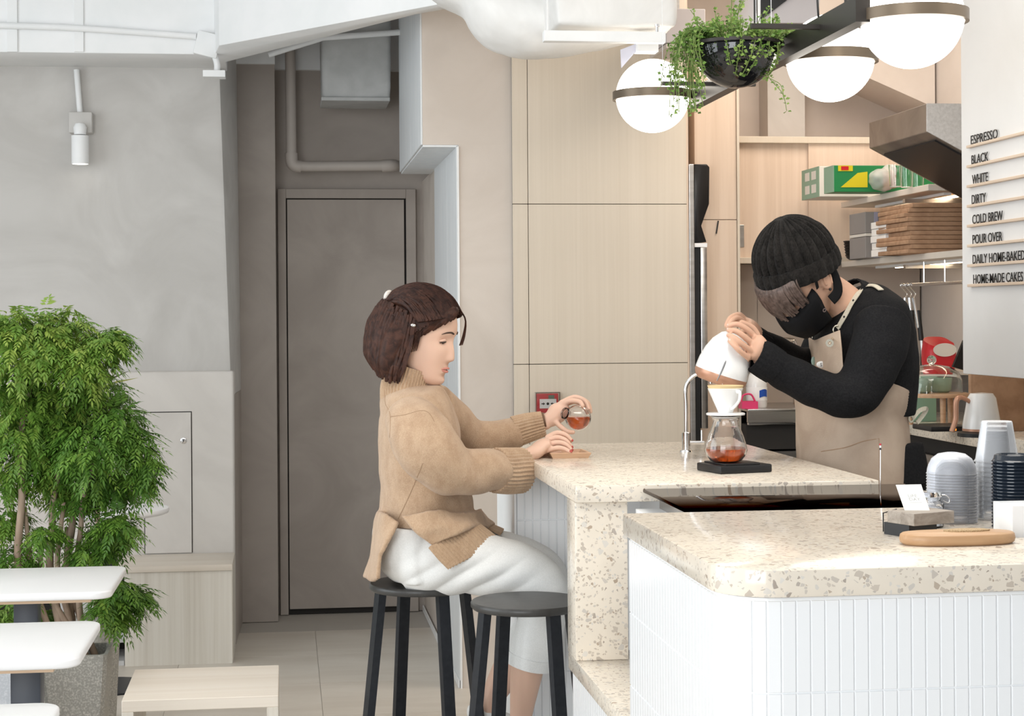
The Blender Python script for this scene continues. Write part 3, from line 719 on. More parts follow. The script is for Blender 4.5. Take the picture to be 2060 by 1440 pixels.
for k in range(13):
    z = k*0.0092; mb = MB()
    def rf(a, zz): return 1.0
    prof = [(0.0425, z), (0.0445, z+0.0015), (0.0425, z+0.004), (0.041, z+0.006), (0.0295, z+0.078), (0.0285, z+0.080), (0.001, z+0.0795), (0.001, z+0.0787), (0.0278, z+0.079), (0.0288, z+0.077), (0.0402, z+0.0055), (0.0415, z+0.0035)]
    obj('plastic_cup', mb.lathe(prof, cpx, 32, cap=False), M['pet'], None, 60, nth(k, 13, 'upturned clear plastic cup', 'the tall stack'), 'cup', 'stack of clear plastic cups')
M['black_lid'] = plain('black_lid_plastic', (0.012, 0.018, 0.028), 0.14, spec=0.6)
blx = V((1.348, 3.105, HC))
for k in range(21):
    z = k*0.0061
    prof = [(0.0395, z), (0.0415, z+0.001), (0.0415, z+0.0028), (0.0395, z+0.0042), (0.0378, z+0.006), (0.036, z+0.0135), (0.034, z+0.0145), (0.032, z+0.012), (0.0005, z+0.0115), (0.0005, z+0.0108), (0.032, z+0.0112), (0.034, z+0.0132), (0.0352, z+0.0128), (0.0368, z+0.005), (0.0385, z+0.0025)]
    obj('sip_lid', MB().lathe(prof, blx, 36, cap=False), M['black_lid'], None, 50, nth(k, 21, 'black coffee cup lid', 'the stack at the right edge'), 'lid', 'stack of black coffee lids')
wb = thing('paper_box', (1.34, 3.0, HC), 'white open paper box at the right edge of the front counter', 'box')
M['white_card'] = plain('white_box_card', (0.88, 0.88, 0.88), 0.6)
o_ = MB(); 
for bx in ((1.283, 1.40, 2.962, 2.965, HC, HC+0.056), (1.283, 1.40, 3.045, 3.048, HC, HC+0.056), (1.283, 1.286, 2.965, 3.045, HC, HC+0.056), (1.397, 1.40, 2.965, 3.045, HC, HC+0.056), (1.286, 1.397, 2.965, 3.045, HC, HC+0.003)): o_.box(*bx)
obj('tray', o_, M['white_card'], wb)
obj('napkins', MB().box(1.288, 1.395, 2.967, 3.043, HC+0.003, HC+0.054, 0.004), M['white_card'], wb, 40)
jr = thing('clip_jar', (1.19, 3.14, HC), 'small clear glass clip-top jar behind the business card', 'jar')
jc = V((1.195, 3.14, HC))
obj('glass_body', MB().lathe([(0, 0), (0.026, 0), (0.028, 0.003), (0.028, 0.045), (0.022, 0.05), (0.022, 0.056), (0.020, 0.056), (0.020, 0.05), (0.026, 0.044), (0.026, 0.004), (0, 0.002)], jc, 28, cap=False), M['glass'], jr, 50)
jl = obj('lid', MB().lathe([(0, 0.0575), (0.024, 0.0575), (0.025, 0.060), (0.022, 0.066), (0, 0.067)], jc, 28), M['glass'], jr, 50)
obj('wire_clip', MB().tube([jc+V((0.024,-0.01,0.05)), jc+V((0.034,-0.012,0.046)), jc+V((0.036,-0.012,0.054)), jc+V((0.028,-0.01,0.060)), jc+V((0.022,-0.008,0.06))], 0.0011, 6, 4), M['chrome'], jr, 60)
# drink stirrer flag
sk = thing('flag_pick', (1.4164, 4.0324, 1.09), 'thin metal pick with a red, white and dark tip standing by the apron', 'pick')
p0 = V((1.3149, 3.75, 1.1076)); p1 = V((1.3156, 3.75, 1.211)); p0 = V((p0.x, 3.75, 1.0906))
obj('stem', MB().tube([p0, p1], 0.0011, 8), M['chrome'], sk)
dz = (p1-p0)
for nm, a_, b_, m_ in (('dark_band', 0.88, 0.92, M['scale_black']), ('white_band', 0.92, 0.965, M['label_white']), ('red_band', 0.965, 1.0, M['red'])):
    obj(nm, MB().tube([p0+dz*a_, p0+dz*b_], 0.0023, 8), m_, sk)

# ---------------------------------------------------------------- menu board on the right
M['board_white'] = mottled('menu_board_paint', (0.74, 0.73, 0.72), (0.78, 0.77, 0.76), 3, 0.5)
mbd = thing('menu_board', (2.15, 4.4, 1.31), 'white wall-hung menu board with black raised letters on wooden rails', 'menu board')
obj('panel', MB().box(2.10, 2.22, 3.3, 5.217, 1.312, 3.1, 0.002), M['board_white'], mbd)
M['rail_wood'] = wood('rail_beech', (0.60, 0.45, 0.33), (0.68, 0.54, 0.42), (0.73, 0.60, 0.48), 'Y', 1, 0.5, 30)
M['letters'] = plain('black_acrylic_letters', (0.01, 0.01, 0.011), 0.4)
lines = [('ESPRESSO', 5.126, 4.923), ('BLACK', 5.122, 4.994), ('WHITE', 5.118, 4.998), ('DIRTY', 5.122, 5.014), ('COLD BREW', 5.118, 4.891), ('POUR OVER', 5.118, 4.896), ('DAILY HOME-BAKED', 5.118, 4.738), ('HOME-MADE CAKES', 5.114, 4.752)]
for k, (txt, ya, yb) in enumerate(lines):
    z = 2.018-k*0.0611
    rl = obj('rail', MB().box(2.086, 2.10, 3.6, 5.145, z-0.0085, z, 0.001, 1), M['rail_wood'], mbd)
    me = text_mesh(txt, 1.0, 0.0, 0.004)
    xs = [v.co.x for v in me.vertices]; ys = [v.co.y for v in me.vertices]
    w_, h_ = max(xs)-min(xs), max(ys)-min(ys)
    bm = bmesh.new(); bm.from_mesh(me)
    ret = bmesh.ops.extrude_face_region(bm, geom=bm.faces[:])
    for e in ret['geom']:
        if isinstance(e, bmesh.types.BMVert): e.co.z += 1.0
    bm.to_mesh(me); bm.free()
    x0 = min(xs); y0 = min(ys)
    for v in me.vertices:
        a, b_, c_ = (v.co.x-x0)/w_*(ya-yb), (v.co.y-y0)/h_*0.0285, v.co.z*0.0014
        v.co = V((2.0945-c_, ya-a, z+0.0005+b_))
    obj('lettering', me, M['letters'], rl)

# ---------------------------------------------------------------- extractor hood
M['hood_steel'] = mottled('smoked_steel', (0.22, 0.19, 0.17), (0.36, 0.32, 0.29), 5, 0.38, 4, 0, 0.6); M['hood_steel'].node_tree.nodes['Principled BSDF'].inputs['Metallic'].default_value = 0.85
M['hood_end'] = mottled('hammered_zinc', (0.52, 0.51, 0.50), (0.62, 0.61, 0.60), 90, 0.5, 3, 0.25)
hd = thing('extractor_hood', (2.45, 5.93, 1.9), 'dark steel extractor hood sloping over the kitchen counter behind the menu board', 'extractor hood')
sec = [(2.15, 2.115), (2.15, 2.21), (2.80, 2.21), (2.80, 1.775)]
obj('canopy', MB().prism([(x, 5.646, z) for x, z in sec], (0, 0.58, 0), 0.002, 1), M['hood_steel'], hd)
obj('end_panel', MB().prism([(x+0.001, 5.640, z) for x, z in sec], (0, 0.005, 0)), M['hood_end'], hd)
dx, dz = 0.65, -0.34; L_ = math.hypot(dx, dz); ux, uz = dx/L_, dz/L_
for k, (a, b_) in enumerate(((0.05, 0.40), (0.42, 0.70))):
    q0 = V((2.15+ux*a, 5.68, 2.115+uz*a)); q1 = V((2.15+ux*b_, 5.68, 2.115+uz*b_)); nn_ = V((uz, 0, -ux))*0.006
    obj('filter', MB().prism([q0, q1, q1+nn_, q0+nn_], (0, 0.51, 0)), M['scale_black'] if k == 0 else M['dark_gap'], hd)

# ---------------------------------------------------------------- fridge edge, tall cabinet
M['black_gloss'] = plain('black_gloss_panel', (0.012, 0.011, 0.011), 0.25)
fr = thing('refrigerator', (1.69, 7.05, 0), 'tall steel refrigerator with notched black upper panel beside the laminate wall', 'refrigerator')
def pbox(xa, xb, ya, yb, Y0, Y1, bev=0.0):
    """box from two two corner points"""
    return MB().box(min(xa[0], xb[0]), max(xa[0], xb[0]), Y0, Y1, min(ya, yb), max(ya, yb), bev)
a, b = (1.6393, 6.98, 2.1206), (1.6643, 6.98, 2.1207)
obj('steel_side', MB().box(1.6435, b[0], 6.98, 7.11, 0.0, a[2], 0.002), M['steel'], fr)
obj('upper_panel', MB().prism([(1.6688, 6.99, 2.1216), (1.721, 6.99, 2.1218), (1.7325, 6.99, 2.1096), (1.7297, 6.99, 1.9583), (1.6962, 6.99, 1.8684), (1.7181, 6.99, 1.801), (1.6665, 6.99, 1.801)], (0, 0.12, 0), 0.003, 2), M['black_gloss'], fr, 40)
obj('ledge', MB().box((1.6665, 6.99, 1.7969)[0], (1.7187, 6.99, 1.7969)[0], 6.985, 7.112, (1.6664, 6.99, 1.7806)[2], (1.6665, 6.99, 1.7969)[2]), M['white'], fr)
obj('gasket', MB().box((1.6664, 6.99, 1.7806)[0], (1.6893, 6.99, 1.7806)[0], 7.0, 7.112, 0.0, (1.6664, 6.99, 1.7806)[2]), M['scale_black'], fr)
obj('lower_door', MB().box((1.6904, 6.99, 1.7806)[0], (1.7186, 6.99, 1.7805)[0], 6.985, 7.112, (1.684, 6.99, 1.035)[2], (1.6893, 6.99, 1.7806)[2], 0.004), M['steel'], fr, 40)
tc = thing('tall_cabinet', (1.8, 7.3, 0), 'tall pale wood cabinet beside the refrigerator, lit from above', 'cabinet')
tx0, tx1 = (1.7003, 7.12, 1.9002)[0], (1.8795, 7.12, 1.9003)[0]
zsm = (1.8111, 7.12, 1.9002)[2]
obj('body', MB().box(tx0, tx1+0.01, 7.14, 7.66, 0, 2.62), M['kitchen_wood'], tc)
obj('door', MB().box(tx0, tx1, 7.12, 7.138, 0.1, zsm-0.0015, 0.001, 1), M['kitchen_wood'], tc)
obj('door', MB().box(tx0, tx1, 7.12, 7.138, zsm+0.0015, 2.62, 0.001, 1), M['kitchen_wood'], tc)
obj('edge_strip', MB().box(tx1+0.001, tx1+0.011, 7.11, 7.14, 0, 2.62), M['laminate'], tc)
obj('pull', MB().tube([(1.7991, 7.115, 1.8958), (1.7902, 7.115, 1.8417)], 0.003, 8), M['scale_black'], tc)

# ---------------------------------------------------------------- upper cabinet with sliding doors
uc = thing('wall_cabinet', (2.3, 7.45, 1.7), 'pale wood wall cabinet with sliding doors above the sink', 'cabinet')
ux0 = (1.9364, 7.3, 2.0003)[0]; zt_, zb_ = (1.969, 7.3, 2.2465)[2], (1.9653, 7.3, 1.7434)[2]
obj('body', MB().box(ux0, 2.82, 7.33, 7.66, zb_, zt_), M['kitchen_wood'], uc)
obj('top_rail', MB().box(ux0, 2.82, 7.285, 7.34, zt_-0.006, zt_+0.022, 0.002), M['laminate'], uc)
obj('bottom_rail', MB().box(ux0, 2.82, 7.285, 7.34, zb_-0.022, zb_+0.004, 0.002), M['laminate'], uc)
xm = (2.2484, 7.31, 2.0015)[0]
dd = obj('sliding_door', MB().box(ux0+0.004, xm+0.02, 7.318, 7.33, zb_+0.004, zt_-0.006), M['kitchen_wood'], uc)
a, b = (1.94, 7.315, 1.7933), (1.9638, 7.315, 1.8898)
obj('recessed_pull', MB().box(a[0], b[0], 7.3155, 7.3185, a[2], b[2], 0.001), M['steel'], dd)
obj('sliding_door', MB().box(xm, 2.82, 7.300, 7.312, zb_+0.004, zt_-0.006), M['kitchen_wood'], uc)
bs = thing('splashback', (2.3, 7.5, 1.0), 'plain taupe splashback panel under the wall cabinet', 'splashback')
M['taupe'] = mottled('taupe_laminate', (0.47, 0.40, 0.345), (0.53, 0.455, 0.395), 3, 0.5, 3)
xs_ = (2.0713, 7.5, 1.4638)[0]
for a_, b_ in ((1.95, xs_-0.001), (xs_+0.001, 2.82)): obj('panel', MB().box(a_, b_, 7.50, 7.515, 0.95, zb_-0.02), M['taupe'], bs)

# ---------------------------------------------------------------- sink unit
su = thing('sink_unit', (2.25, 7.25, 0), 'stainless steel sink bench behind the barista', 'sink')
zk = (2.0068, 7, 1.1118)[2]
obj('worktop', MB().box(1.89, 2.30, 7.0, 7.5, zk-0.012, zk, 0.003), M['steel'], su, 40)
obj('apron', MB().box(1.89, 2.30, 7.004, 7.02, zk-0.055, zk-0.012), M['steel'], su)
obj('lip', MB().box(1.89, 2.30, 6.995, 7.015, zk-0.066, zk-0.056, 0.002), M['chrome'], su)
obj('undershelf', MB().box(1.89, 2.30, 7.05, 7.48, 0.0, zk-0.18), M['steel'], su)
obj('recess', MB().box(1.89, 2.30, 7.03, 7.48, zk-0.17, zk-0.066), M['dark_gap'], su)
tp = thing('sink_tap', (2.15, 7.35, zk), 'arched steel kitchen tap over the sink behind the barista', 'tap')
obj('spout', MB().tube([((2.2105, 7.35, 1.2251)[0], 7.35, zk), (2.211, 7.35, 1.29), (2.1937, 7.35, 1.3767), (2.176, 7.35, 1.3899), (2.1337, 7.35, 1.3902), (2.1225, 7.35, 1.3774), (2.1179, 7.35, 1.3515)], 0.011, 12, 5), M['chrome'], tp, 60)
obj('base', MB().lathe([(0, 0), (0.026, 0), (0.024, 0.02), (0.012, 0.025), (0, 0.025)], ((2.2105, 7.35, 1.2251)[0], 7.35, zk), 20), M['chrome'], tp, 40)
bt = thing('detergent_bottle', (2.03, 7.12, zk), 'white plastic bottle with blue label beside the sink', 'bottle')
bc_ = V(((1.9599, 7.12, 1.1522)[0], 7.12, zk))
obj('body', MB().lathe([(0, 0), (0.040, 0), (0.044, 0.006), (0.044, 0.10), (0.036, 0.135), (0.016, 0.155), (0.016, 0.17), (0, 0.17)], bc_, 28), M['porcelain'], bt, 50)
M['blue'] = plain('blue_label', (0.02, 0.09, 0.45), 0.4)
obj('label', MB().lathe([(0.0445, 0.03), (0.0445, 0.085), (0.044, 0.086), (0.044, 0.029)], bc_, 28, cap=False, rfun=None), M['label_white'], bt, 50)
lb = MB(); rows = []
for zz in (0.042, 0.072):
    rows.append([bc_+V((0.0455*math.sin(t), -0.0455*math.cos(t), zz+0.006*math.sin(t*3))) for t in [0.0+0.12*i for i in range(9)]])
obj('blue_swash', lb.grid(rows), M['blue'], bt, 60)
M['pink'] = plain('pink_plastic', (0.75, 0.06, 0.18), 0.35)
pk = thing('pink_basket', (1.97, 7.05, zk), 'small pink plastic basket beside the white bottle', 'basket')
pc = V(((1.9044, 7.05, 1.1437)[0], 7.05, zk))
bsk = MB()
for bx in ((-0.034, 0.034, -0.03, -0.027, 0, 0.03), (-0.034, 0.034, 0.027, 0.03, 0, 0.03), (-0.034, -0.031, -0.027, 0.027, 0, 0.03), (0.031, 0.034, -0.027, 0.027, 0, 0.03), (-0.031, 0.031, -0.027, 0.027, 0, 0.003)):
    bsk.box(pc.x+bx[0], pc.x+bx[1], pc.y+bx[2], pc.y+bx[3], pc.z+bx[4], pc.z+bx[5])
obj('tub', bsk, M['pink'], pk)
obj('handle', MB().tube([pc+V((-0.03,0,0.028)), pc+V((-0.02,0,0.055)), pc+V((0.012,0,0.058)), pc+V((0.03,0,0.028))], 0.004, 8, 5), M['pink'], pk, 60)

# ---------------------------------------------------------------- shelves on the right wall
M['shelf_white'] = mottled('pale_shelf_laminate', (0.66, 0.60, 0.53), (0.72, 0.66, 0.59), 3, 0.5)
M['led'] = plain('warm_led_strip', (1, 0.9, 0.75), 0.5, emis=(1.0, 0.80, 0.55), estr=9.0)
def wall_shelf(z, label, y0=5.3, y1=7.28, xe=2.385):
    s_ = thing('wall_shelf', (2.6, 6.4, z), label, 'shelf')
    obj('board', MB().box(xe, 2.82, y0, y1, z-0.024, z, 0.002), M['shelf_white'], s_)
    obj('led_channel', MB().box(xe+0.10, xe+0.13, y0+0.1, y1-0.15, z-0.034, z-0.024), M['white'], s_)
    obj('led_strip', MB().box(xe+0.205, xe+0.22, y0+0.1, y1-0.1, z-0.031, z-0.0245), M['led'], s_, label='glowing warm light strip')
    obj('bracket', MB().box(xe+0.02, 2.82, 6.55, 6.575, z-0.05, z-0.035), M['steel'], s_)
zl1, zl2 = 1.728, 1.985
wall_shelf(zl1, 'lower pale wall shelf with boxes, lit from beneath')
wall_shelf(zl2, 'upper pale wall shelf with green boxes', 6.25)
# things on the upper shelf
M['green'] = plain('green_print_card', (0.02, 0.22, 0.07), 0.4); M['yellow'] = plain('yellow_print_card', (0.65, 0.55, 0.02), 0.4)
M['sage'] = plain('sage_green_card', (0.25, 0.38, 0.28), 0.6); M['pale_card'] = plain('pale_card', (0.72, 0.68, 0.62), 0.6)
M['brown_card'] = mottled('kraft_card', (0.33, 0.19, 0.11), (0.44, 0.27, 0.165), 20, 0.8, 4)
c1 = thing('carton', (2.5, 7.15, zl2), 'long white carton with a sage green printed end on the upper shelf', 'carton')
xg, yg = (2.1771, 7, 2.0628)[0], 7.0
obj('box', MB().box(xg+0.002, xg+0.50, 6.93, 7.17, zl2-0.0, zl2+0.125, 0.002), M['pale_card'], c1)
obj('printed_end', MB().box(xg, xg+0.002, 6.93, 7.17, zl2, zl2+0.125), M['sage'], c1)
for zz in (0.02, 0.075):
    obj('print_mark', MB().box(xg-0.001, xg, 6.97, 7.03, zl2+zz, zl2+zz+0.035), M['pale_card'], c1)
    obj('print_mark', MB().box(xg-0.001, xg, 7.06, 7.12, zl2+zz, zl2+zz+0.035), M['pale_card'], c1)
c2 = thing('film_box', (2.5, 6.75, zl2), 'green and yellow printed film box on the upper shelf', 'box')
xf = (2.1508, 6.68, 2.0373)[0]; zf = zl2
obj('box', MB().box(xf+0.003, xf+0.46, 6.66, 6.78, zf, zf+0.105, 0.002), M['green'], c2)
obj('front_print', MB().prism([(xf+0.03, 6.659, zf+0.018), (xf+0.14, 6.659, zf+0.018), (xf+0.14, 6.659, zf+0.08), (xf+0.10, 6.659, zf+0.075)], (0, -0.001, 0)), M['yellow'], c2)
obj('top_print', MB().box(xf+0.02, xf+0.08, 6.658, 6.66, zf+0.082, zf+0.104), M['yellow'], c2)
obj('badge', MB().box(xf+0.032, xf+0.062, 6.6565, 6.658, zf+0.086, zf+0.101), M['red'], c2)
obj('end_flap', MB().box(xf, xf+0.003, 6.66, 6.78, zf, zf+0.105), M['sage'], c2)
M['bag'] = plain('clear_crumpled_bag', (0.9, 0.88, 0.85), 0.25, trans=0.6, ior=1.2)
bg_ = thing('plastic_bag', (2.5, 6.45, zl2), 'crumpled clear plastic bag on the upper shelf', 'bag')
pb = V(((2.338, 6.62, 2.0096)[0], 6.62, zl2))
bagm = remesh([MB().ball(pb+V((0,0,0.045)), (0.055, 0.06, 0.046)), MB().ball(pb+V((0.03,0,0.075)), (0.03, 0.03, 0.03))], 0.006, 2, lambda co, nr: np.array([0.006*noise.noise(V(c)*40) for c in co]))
obj('bag', bagm, M['bag'], bg_, 30)
obj('contents', MB().box(pb.x+0.01, pb.x+0.05, 6.60, 6.64, zl2+0.012, zl2+0.07), M['brown_card'], bg_)
for k in range(3):
    cpp = V(((2.3135, 6.4, 1.9928)[0]+0.055*k, 6.40+0.03*k, zl2))
    obj('drinking_glass', MB().lathe([(0, 0), (0.022, 0), (0.027, 0.085), (0.0255, 0.085), (0.0205, 0.003), (0, 0.003)], cpp, 20, cap=False), M['glass'], None, 50, ['clear glass nearest the plastic bag on the upper shelf', 'middle clear glass of three on the upper shelf', 'clear glass nearest the hood on the upper shelf'][k], 'glass', 'clear glasses on the upper shelf')
# things on the lower shelf
M['bowl_black'] = plain('black_stoneware', (0.02, 0.018, 0.016), 0.3)
pbw = V(((2.3734, 7.05, 1.7755)[0], 7.05, zl1))
ORD = ['bottom', 'second', 'third', 'fourth', 'fifth', 'sixth', 'seventh', 'eighth', 'ninth', 'tenth', 'eleventh', 'twelfth', 'thirteenth', 'fourteenth', 'fifteenth', 'sixteenth', 'seventeenth', 'eighteenth', 'nineteenth', 'twentieth', 'twenty-first']
for k in range(6):
    z = k*0.0115; rr = 0.046+0.0015*k
    obj('bowl', MB().lathe([(0, z), (rr*0.6, z), (rr*0.85, z+0.008), (rr, z+0.022), (rr-0.003, z+0.022), (rr*0.82, z+0.011), (rr*0.5, z+0.004), (0, z+0.004)], pbw, 28, cap=False), M['bowl_black'], None, 50, ('bottom bowl' if k == 0 else ORD[k]+' bowl from the bottom')+' of the black stack on the lower shelf', 'bowl', 'black bowls on the lower shelf')
def shelf_box(name, xpx, ypx, Y, w, d_, z0, h, m, label, cat, grp=None, bev=0.0015):
    x = xpx
    return obj(name, MB().box(x, x+w, Y, Y+d_, z0, z0+h, bev, 1), m, None, None, label, cat, grp)
M['grey_card'] = plain('grey_card', (0.27, 0.25, 0.24), 0.6)
for k, (z0, h) in enumerate(((0.0, 0.085), (0.087, 0.012), (0.10, 0.085))):
    x = (2.3224, 6.78, 1.8251)[0]
    m_ = M['grey_card'] if k != 1 else M['pale_card']
    bx = thing('storage_box', (x+0.1, 6.9, zl1+z0), ['grey storage box standing on the lower shelf', 'pale flat card between the two grey boxes', 'grey storage box stacked on top, lower shelf'][k], 'box', 'grey boxes on the lower shelf')
    obj('box', MB().box(x, x+0.24, 6.78, 6.98, zl1+z0, zl1+z0+h, 0.0015, 1), m_, bx)
    if k != 1: obj('band', MB().box(x+0.036, x+0.052, 6.778, 6.7815, zl1+z0, zl1+z0+h), plain('lilac_tape', (0.30, 0.30, 0.40), 0.3), bx)
for k in range(5):
    x = (2.3178, 6.55, 1.7946)[0]+[0, 0.003, -0.002, 0.002, 0][k]; h = 0.0265
    obj('white_carton', MB().box(x, x+0.16, 6.53, 6.70, zl1+k*0.0275, zl1+k*0.0275+h, 0.0015, 1), M['porcelain'], None, None, ('bottom carton' if k == 0 else ORD[k]+' carton from the bottom')+' of the white stack on the lower shelf', 'carton', 'white cartons on the lower shelf')
rs = random.Random(3)
for k in range(11):
    x = (2.3114, 6.27, 1.7819)[0]+rs.uniform(-0.012, 0.012); h = 0.0165
    zz = zl1+k*0.0172
    a_ = rs.uniform(-0.05, 0.05)
    m_ = rotbox(x+0.16, 6.45+rs.uniform(-0.01, 0.01), 0.30, 0.33, zz, zz+h, a_, 0.003)
    obj('kraft_packet', m_, M['brown_card'], None, 40, ('bottom packet' if k == 0 else ORD[k]+' packet from the bottom')+' of the kraft paper pile on the lower shelf', 'packet', 'kraft paper packets on the lower shelf')

# ---------------------------------------------------------------- right-hand kitchen counter
rc = thing('kitchen_counter', (2.56, 5.9, 0), 'terrazzo kitchen counter along the right wall behind the barista', 'counter')
obj('worktop', MB().box(2.30, 2.81, 5.0, 6.98, 1.05, 1.1, 0.004), M['terrazzo'], rc, 40)
obj('cabinet', MB().box(2.34, 2.80, 5.02, 6.97, 0.0, 0.985), M['black_gloss'], rc)
obj('steel_edge', MB().box(2.325, 2.345, 5.02, 6.98, 0.93, 0.985), M['steel'], rc)
obj('recess', MB().box(2.36, 2.80, 5.02, 6.97, 0.985, 1.05), M['dark_gap'], rc)
# utensil rail
ur = thing('utensil_rail', (2.5215, 6.6, 1.616), 'chrome utensil rail under the lower shelf', 'rail')
r0, r1 = V((2.4641, 6.75, 1.6152)), V((2.4391, 6.05, 1.613))
obj('bar', MB().tube([r0, r1], 0.0065, 12), M['chrome'], ur, 40)
obj('end_cap', MB().ball(r0, 0.010, 14, 8), M['chrome'], ur, 60)
for f_ in (0.38, 0.72):
    q = r0.lerp(r1, f_); obj('hanger', MB().tube([q, q+V((0.0, 0, 0.10))], 0.003, 8), M['chrome'], ur, 40)
uts = [(1822, 0.012, 'black ladle hanging first on the utensil rail', 'k'), (1838, 0.0, 'steel whisk hanging second on the utensil rail', 's'), (1850, 0.0, 'black-handled tongs hanging third on the utensil rail', 'k')]
for k, (px_, _, lab, kd) in enumerate(uts):
    q = r0.lerp(r1, [0.02, 0.10, 0.17][k])
    t = thing('utensil', q, lab, 'utensil', 'utensils on the chrome rail')
    obj('hook', MB().tube([q+V((0,0,0.008)), q+V((-0.012,0,0)), q+V((0.004,0,-0.02)), q+V((0.016,0,-0.035)), q+V((0.006,0,-0.05))], 0.003, 8, 4), M['chrome'], t, 60)
    e = q+V((0.006, 0, -0.05))
    obj('shaft', MB().tube([e, e+V((0.01*k, 0, -0.12))], [(0.006, 0.004)]*2, 8), M['chrome'] if kd == 's' else M['chrome'], t, 40)
    obj('handle', MB().tube([e+V((0.01*k, 0, -0.05)), e+V((0.014*k+0.004, 0, -0.17))], [(0.009, 0.008), (0.011, 0.009)], 10), M['scale_black'], t, 40)
    f2 = e+V((0.014*k+0.004, 0, -0.17))
    if k == 1: obj('whisk_wires', MB().ball(f2+V((0,0,-0.06)), (0.022, 0.022, 0.06), 12, 8), M['chrome'], t, 60)
    elif k == 0: obj('ladle_bowl', MB().ball(f2+V((0,0,-0.05)), (0.035, 0.03, 0.026), 16, 8), M['steel'], t, 60)
    else: obj('tong_arm', MB().tube([f2, f2+V((0.01, 0, -0.12))], [(0.007, 0.004)]*2, 8), M['steel'], t, 40)
# riser shelf with red bag and tablet
rz = (2.5011, 6.5, 1.2855)[2]
rsf = thing('riser_shelf', (2.6, 6.5, 1.1), 'grey two-level riser on the kitchen counter carrying the red bag', 'shelf')
obj('top', MB().box(2.46, 2.82, 6.15, 6.85, rz-0.012, rz), M['shelf_white'], rsf)
for yy in (6.17, 6.81): obj('support', MB().box(2.60, 2.80, yy, yy+0.02, 1.1, rz-0.012), M['steel'], rsf)
rb = thing('insulated_bag', (2.6, 6.5, rz), 'red fabric bag with pale lining on the riser shelf', 'bag')
ra, rbm = (2.458, 6.45, 1.3008), (2.5789, 6.45, 1.4206)
w_ = rbm[0]-ra[0]; xc = (ra[0]+rbm[0])/2
body = []
for (s_, z_) in ((0.92, 0.0), (1.0, 0.03), (1.0, 0.07), (0.88, 0.105)):
    body.append([V((xc+w_/2*s_*math.copysign(abs(math.cos(t))**0.6, math.cos(t)), 6.5+0.06*s_*math.copysign(abs(math.sin(t))**0.6, math.sin(t)), rz+z_+(0.02*math.sin(t) if z_ > 0.1 else 0))) for t in [2*PI*i/28 for i in range(28)]])
obj('shell', MB().loft(body), M['red'], rb, 60)
obj('base', MB().loft([[V((p.x, p.y, rz-0.0005)) for p in body[0]], [V((xc+(p.x-xc)*1.03, 6.5+(p.y-6.5)*1.05, rz+0.022)) for p in body[0]]]), M['scale_black'], rb, 40)
lin = [[V((xc+w_/2*0.78*s_*math.cos(t), 6.435+0.002*(1-s_), rz+0.075+0.026*s_*math.sin(t))) for t in [2*PI*i/28 for i in range(28)]] for s_ in (1.0, 0.01)]
obj('lining', MB().loft(lin), M['pale_card'], rb)
tb_ = thing('tablet', (2.6, 6.2, rz), 'black tablet leaning at the menu board edge', 'tablet')
obj('slab', MB().prism([(2.4549, 6.2, 1.302), (2.5011, 6.2, 1.2886), (2.5443, 6.2, 1.3899), (2.4981, 6.2, 1.4014)], (0, 0.012, 0), 0.002), M['black_gloss'], tb_)
# wooden cake stand with mint dishes and cloche
ck = thing('cake_stand', (2.45, 6.2, 1.1), 'round wooden cake stand on the kitchen counter', 'cake stand')
ckc = V(((2.308, 6, 1.2163)[0], 6.0, 0)); zc = (2.308, 6, 1.2163)[2]
obj('plate', MB().lathe([(0, zc-0.014), (0.118, zc-0.014), (0.12, zc-0.004), (0.117, zc), (0, zc)], ckc, 44), M['oak'], ck, 50)
for k in range(3):
    a_ = 0.5+2*PI*k/3; obj('leg', MB().tube([ckc+V((0.085*math.cos(a_), 0.085*math.sin(a_), zc-0.014)), ckc+V((0.085*math.cos(a_), 0.085*math.sin(a_), 1.1))], [0.011, 0.009], 10), M['oak'], ck, 40)
M['mint'] = plain('mint_glaze', (0.42, 0.62, 0.47), 0.25)
for k, (dx_, dy_, lab) in enumerate(((-0.055, -0.01, 'mint green cup on the left of the wooden cake stand'), (0.035, 0.03, 'mint green cup on the right of the wooden cake stand'))):
    q = ckc+V((dx_, dy_, zc)); m_ = thing('mint_cup', q, lab, 'cup', 'mint green cups')
    obj('body', MB().lathe([(0, 0), (0.028, 0), (0.037, 0.01), (0.042, 0.055), (0.040, 0.055), (0.035, 0.011), (0, 0.003)], q, 28, cap=False), M['mint'], m_, 50)
    obj('foot', MB().lathe([(0.022, -0.0005), (0.024, 0.004), (0.018, 0.004), (0.018, -0.0005)], q, 20, cap=False), M['mint'], m_, 50)
cl = thing('glass_cloche', ckc+V((0, 0, zc)), 'clear glass dome with round knob on the cake stand', 'cloche')
q = ckc+V((-0.01, 0, zc))
obj('dome', MB().lathe([(0.108, 0), (0.108, 0.045), (0.095, 0.075), (0.06, 0.095), (0.014, 0.102), (0.014, 0.100), (0.058, 0.093), (0.0935, 0.0735), (0.1065, 0.045), (0.1065, 0)], q, 40, cap=False), M['glass'], cl, 60)
obj('knob', MB().ball(q+V((0, 0, 0.118)), (0.017, 0.017, 0.017), 18, 10), M['glass'], cl, 60)
M['gs'] = plain('mint_slate', (0.30, 0.50, 0.38), 0.4)
gc_ = thing('mint_box', (2.5, 6.4, 1.1), 'mint green box under the wooden cake stand', 'box')
obj('box', MB().box(ckc.x-0.055, ckc.x+0.085, 6.20, 6.29, 1.1, 1.1+0.165, 0.004), M['gs'], gc_, 40)
obj('lid_rim', MB().box(ckc.x-0.058, ckc.x+0.088, 6.197, 6.293, 1.1+0.165, 1.1+0.175, 0.003), M['gs'], gc_, 40)
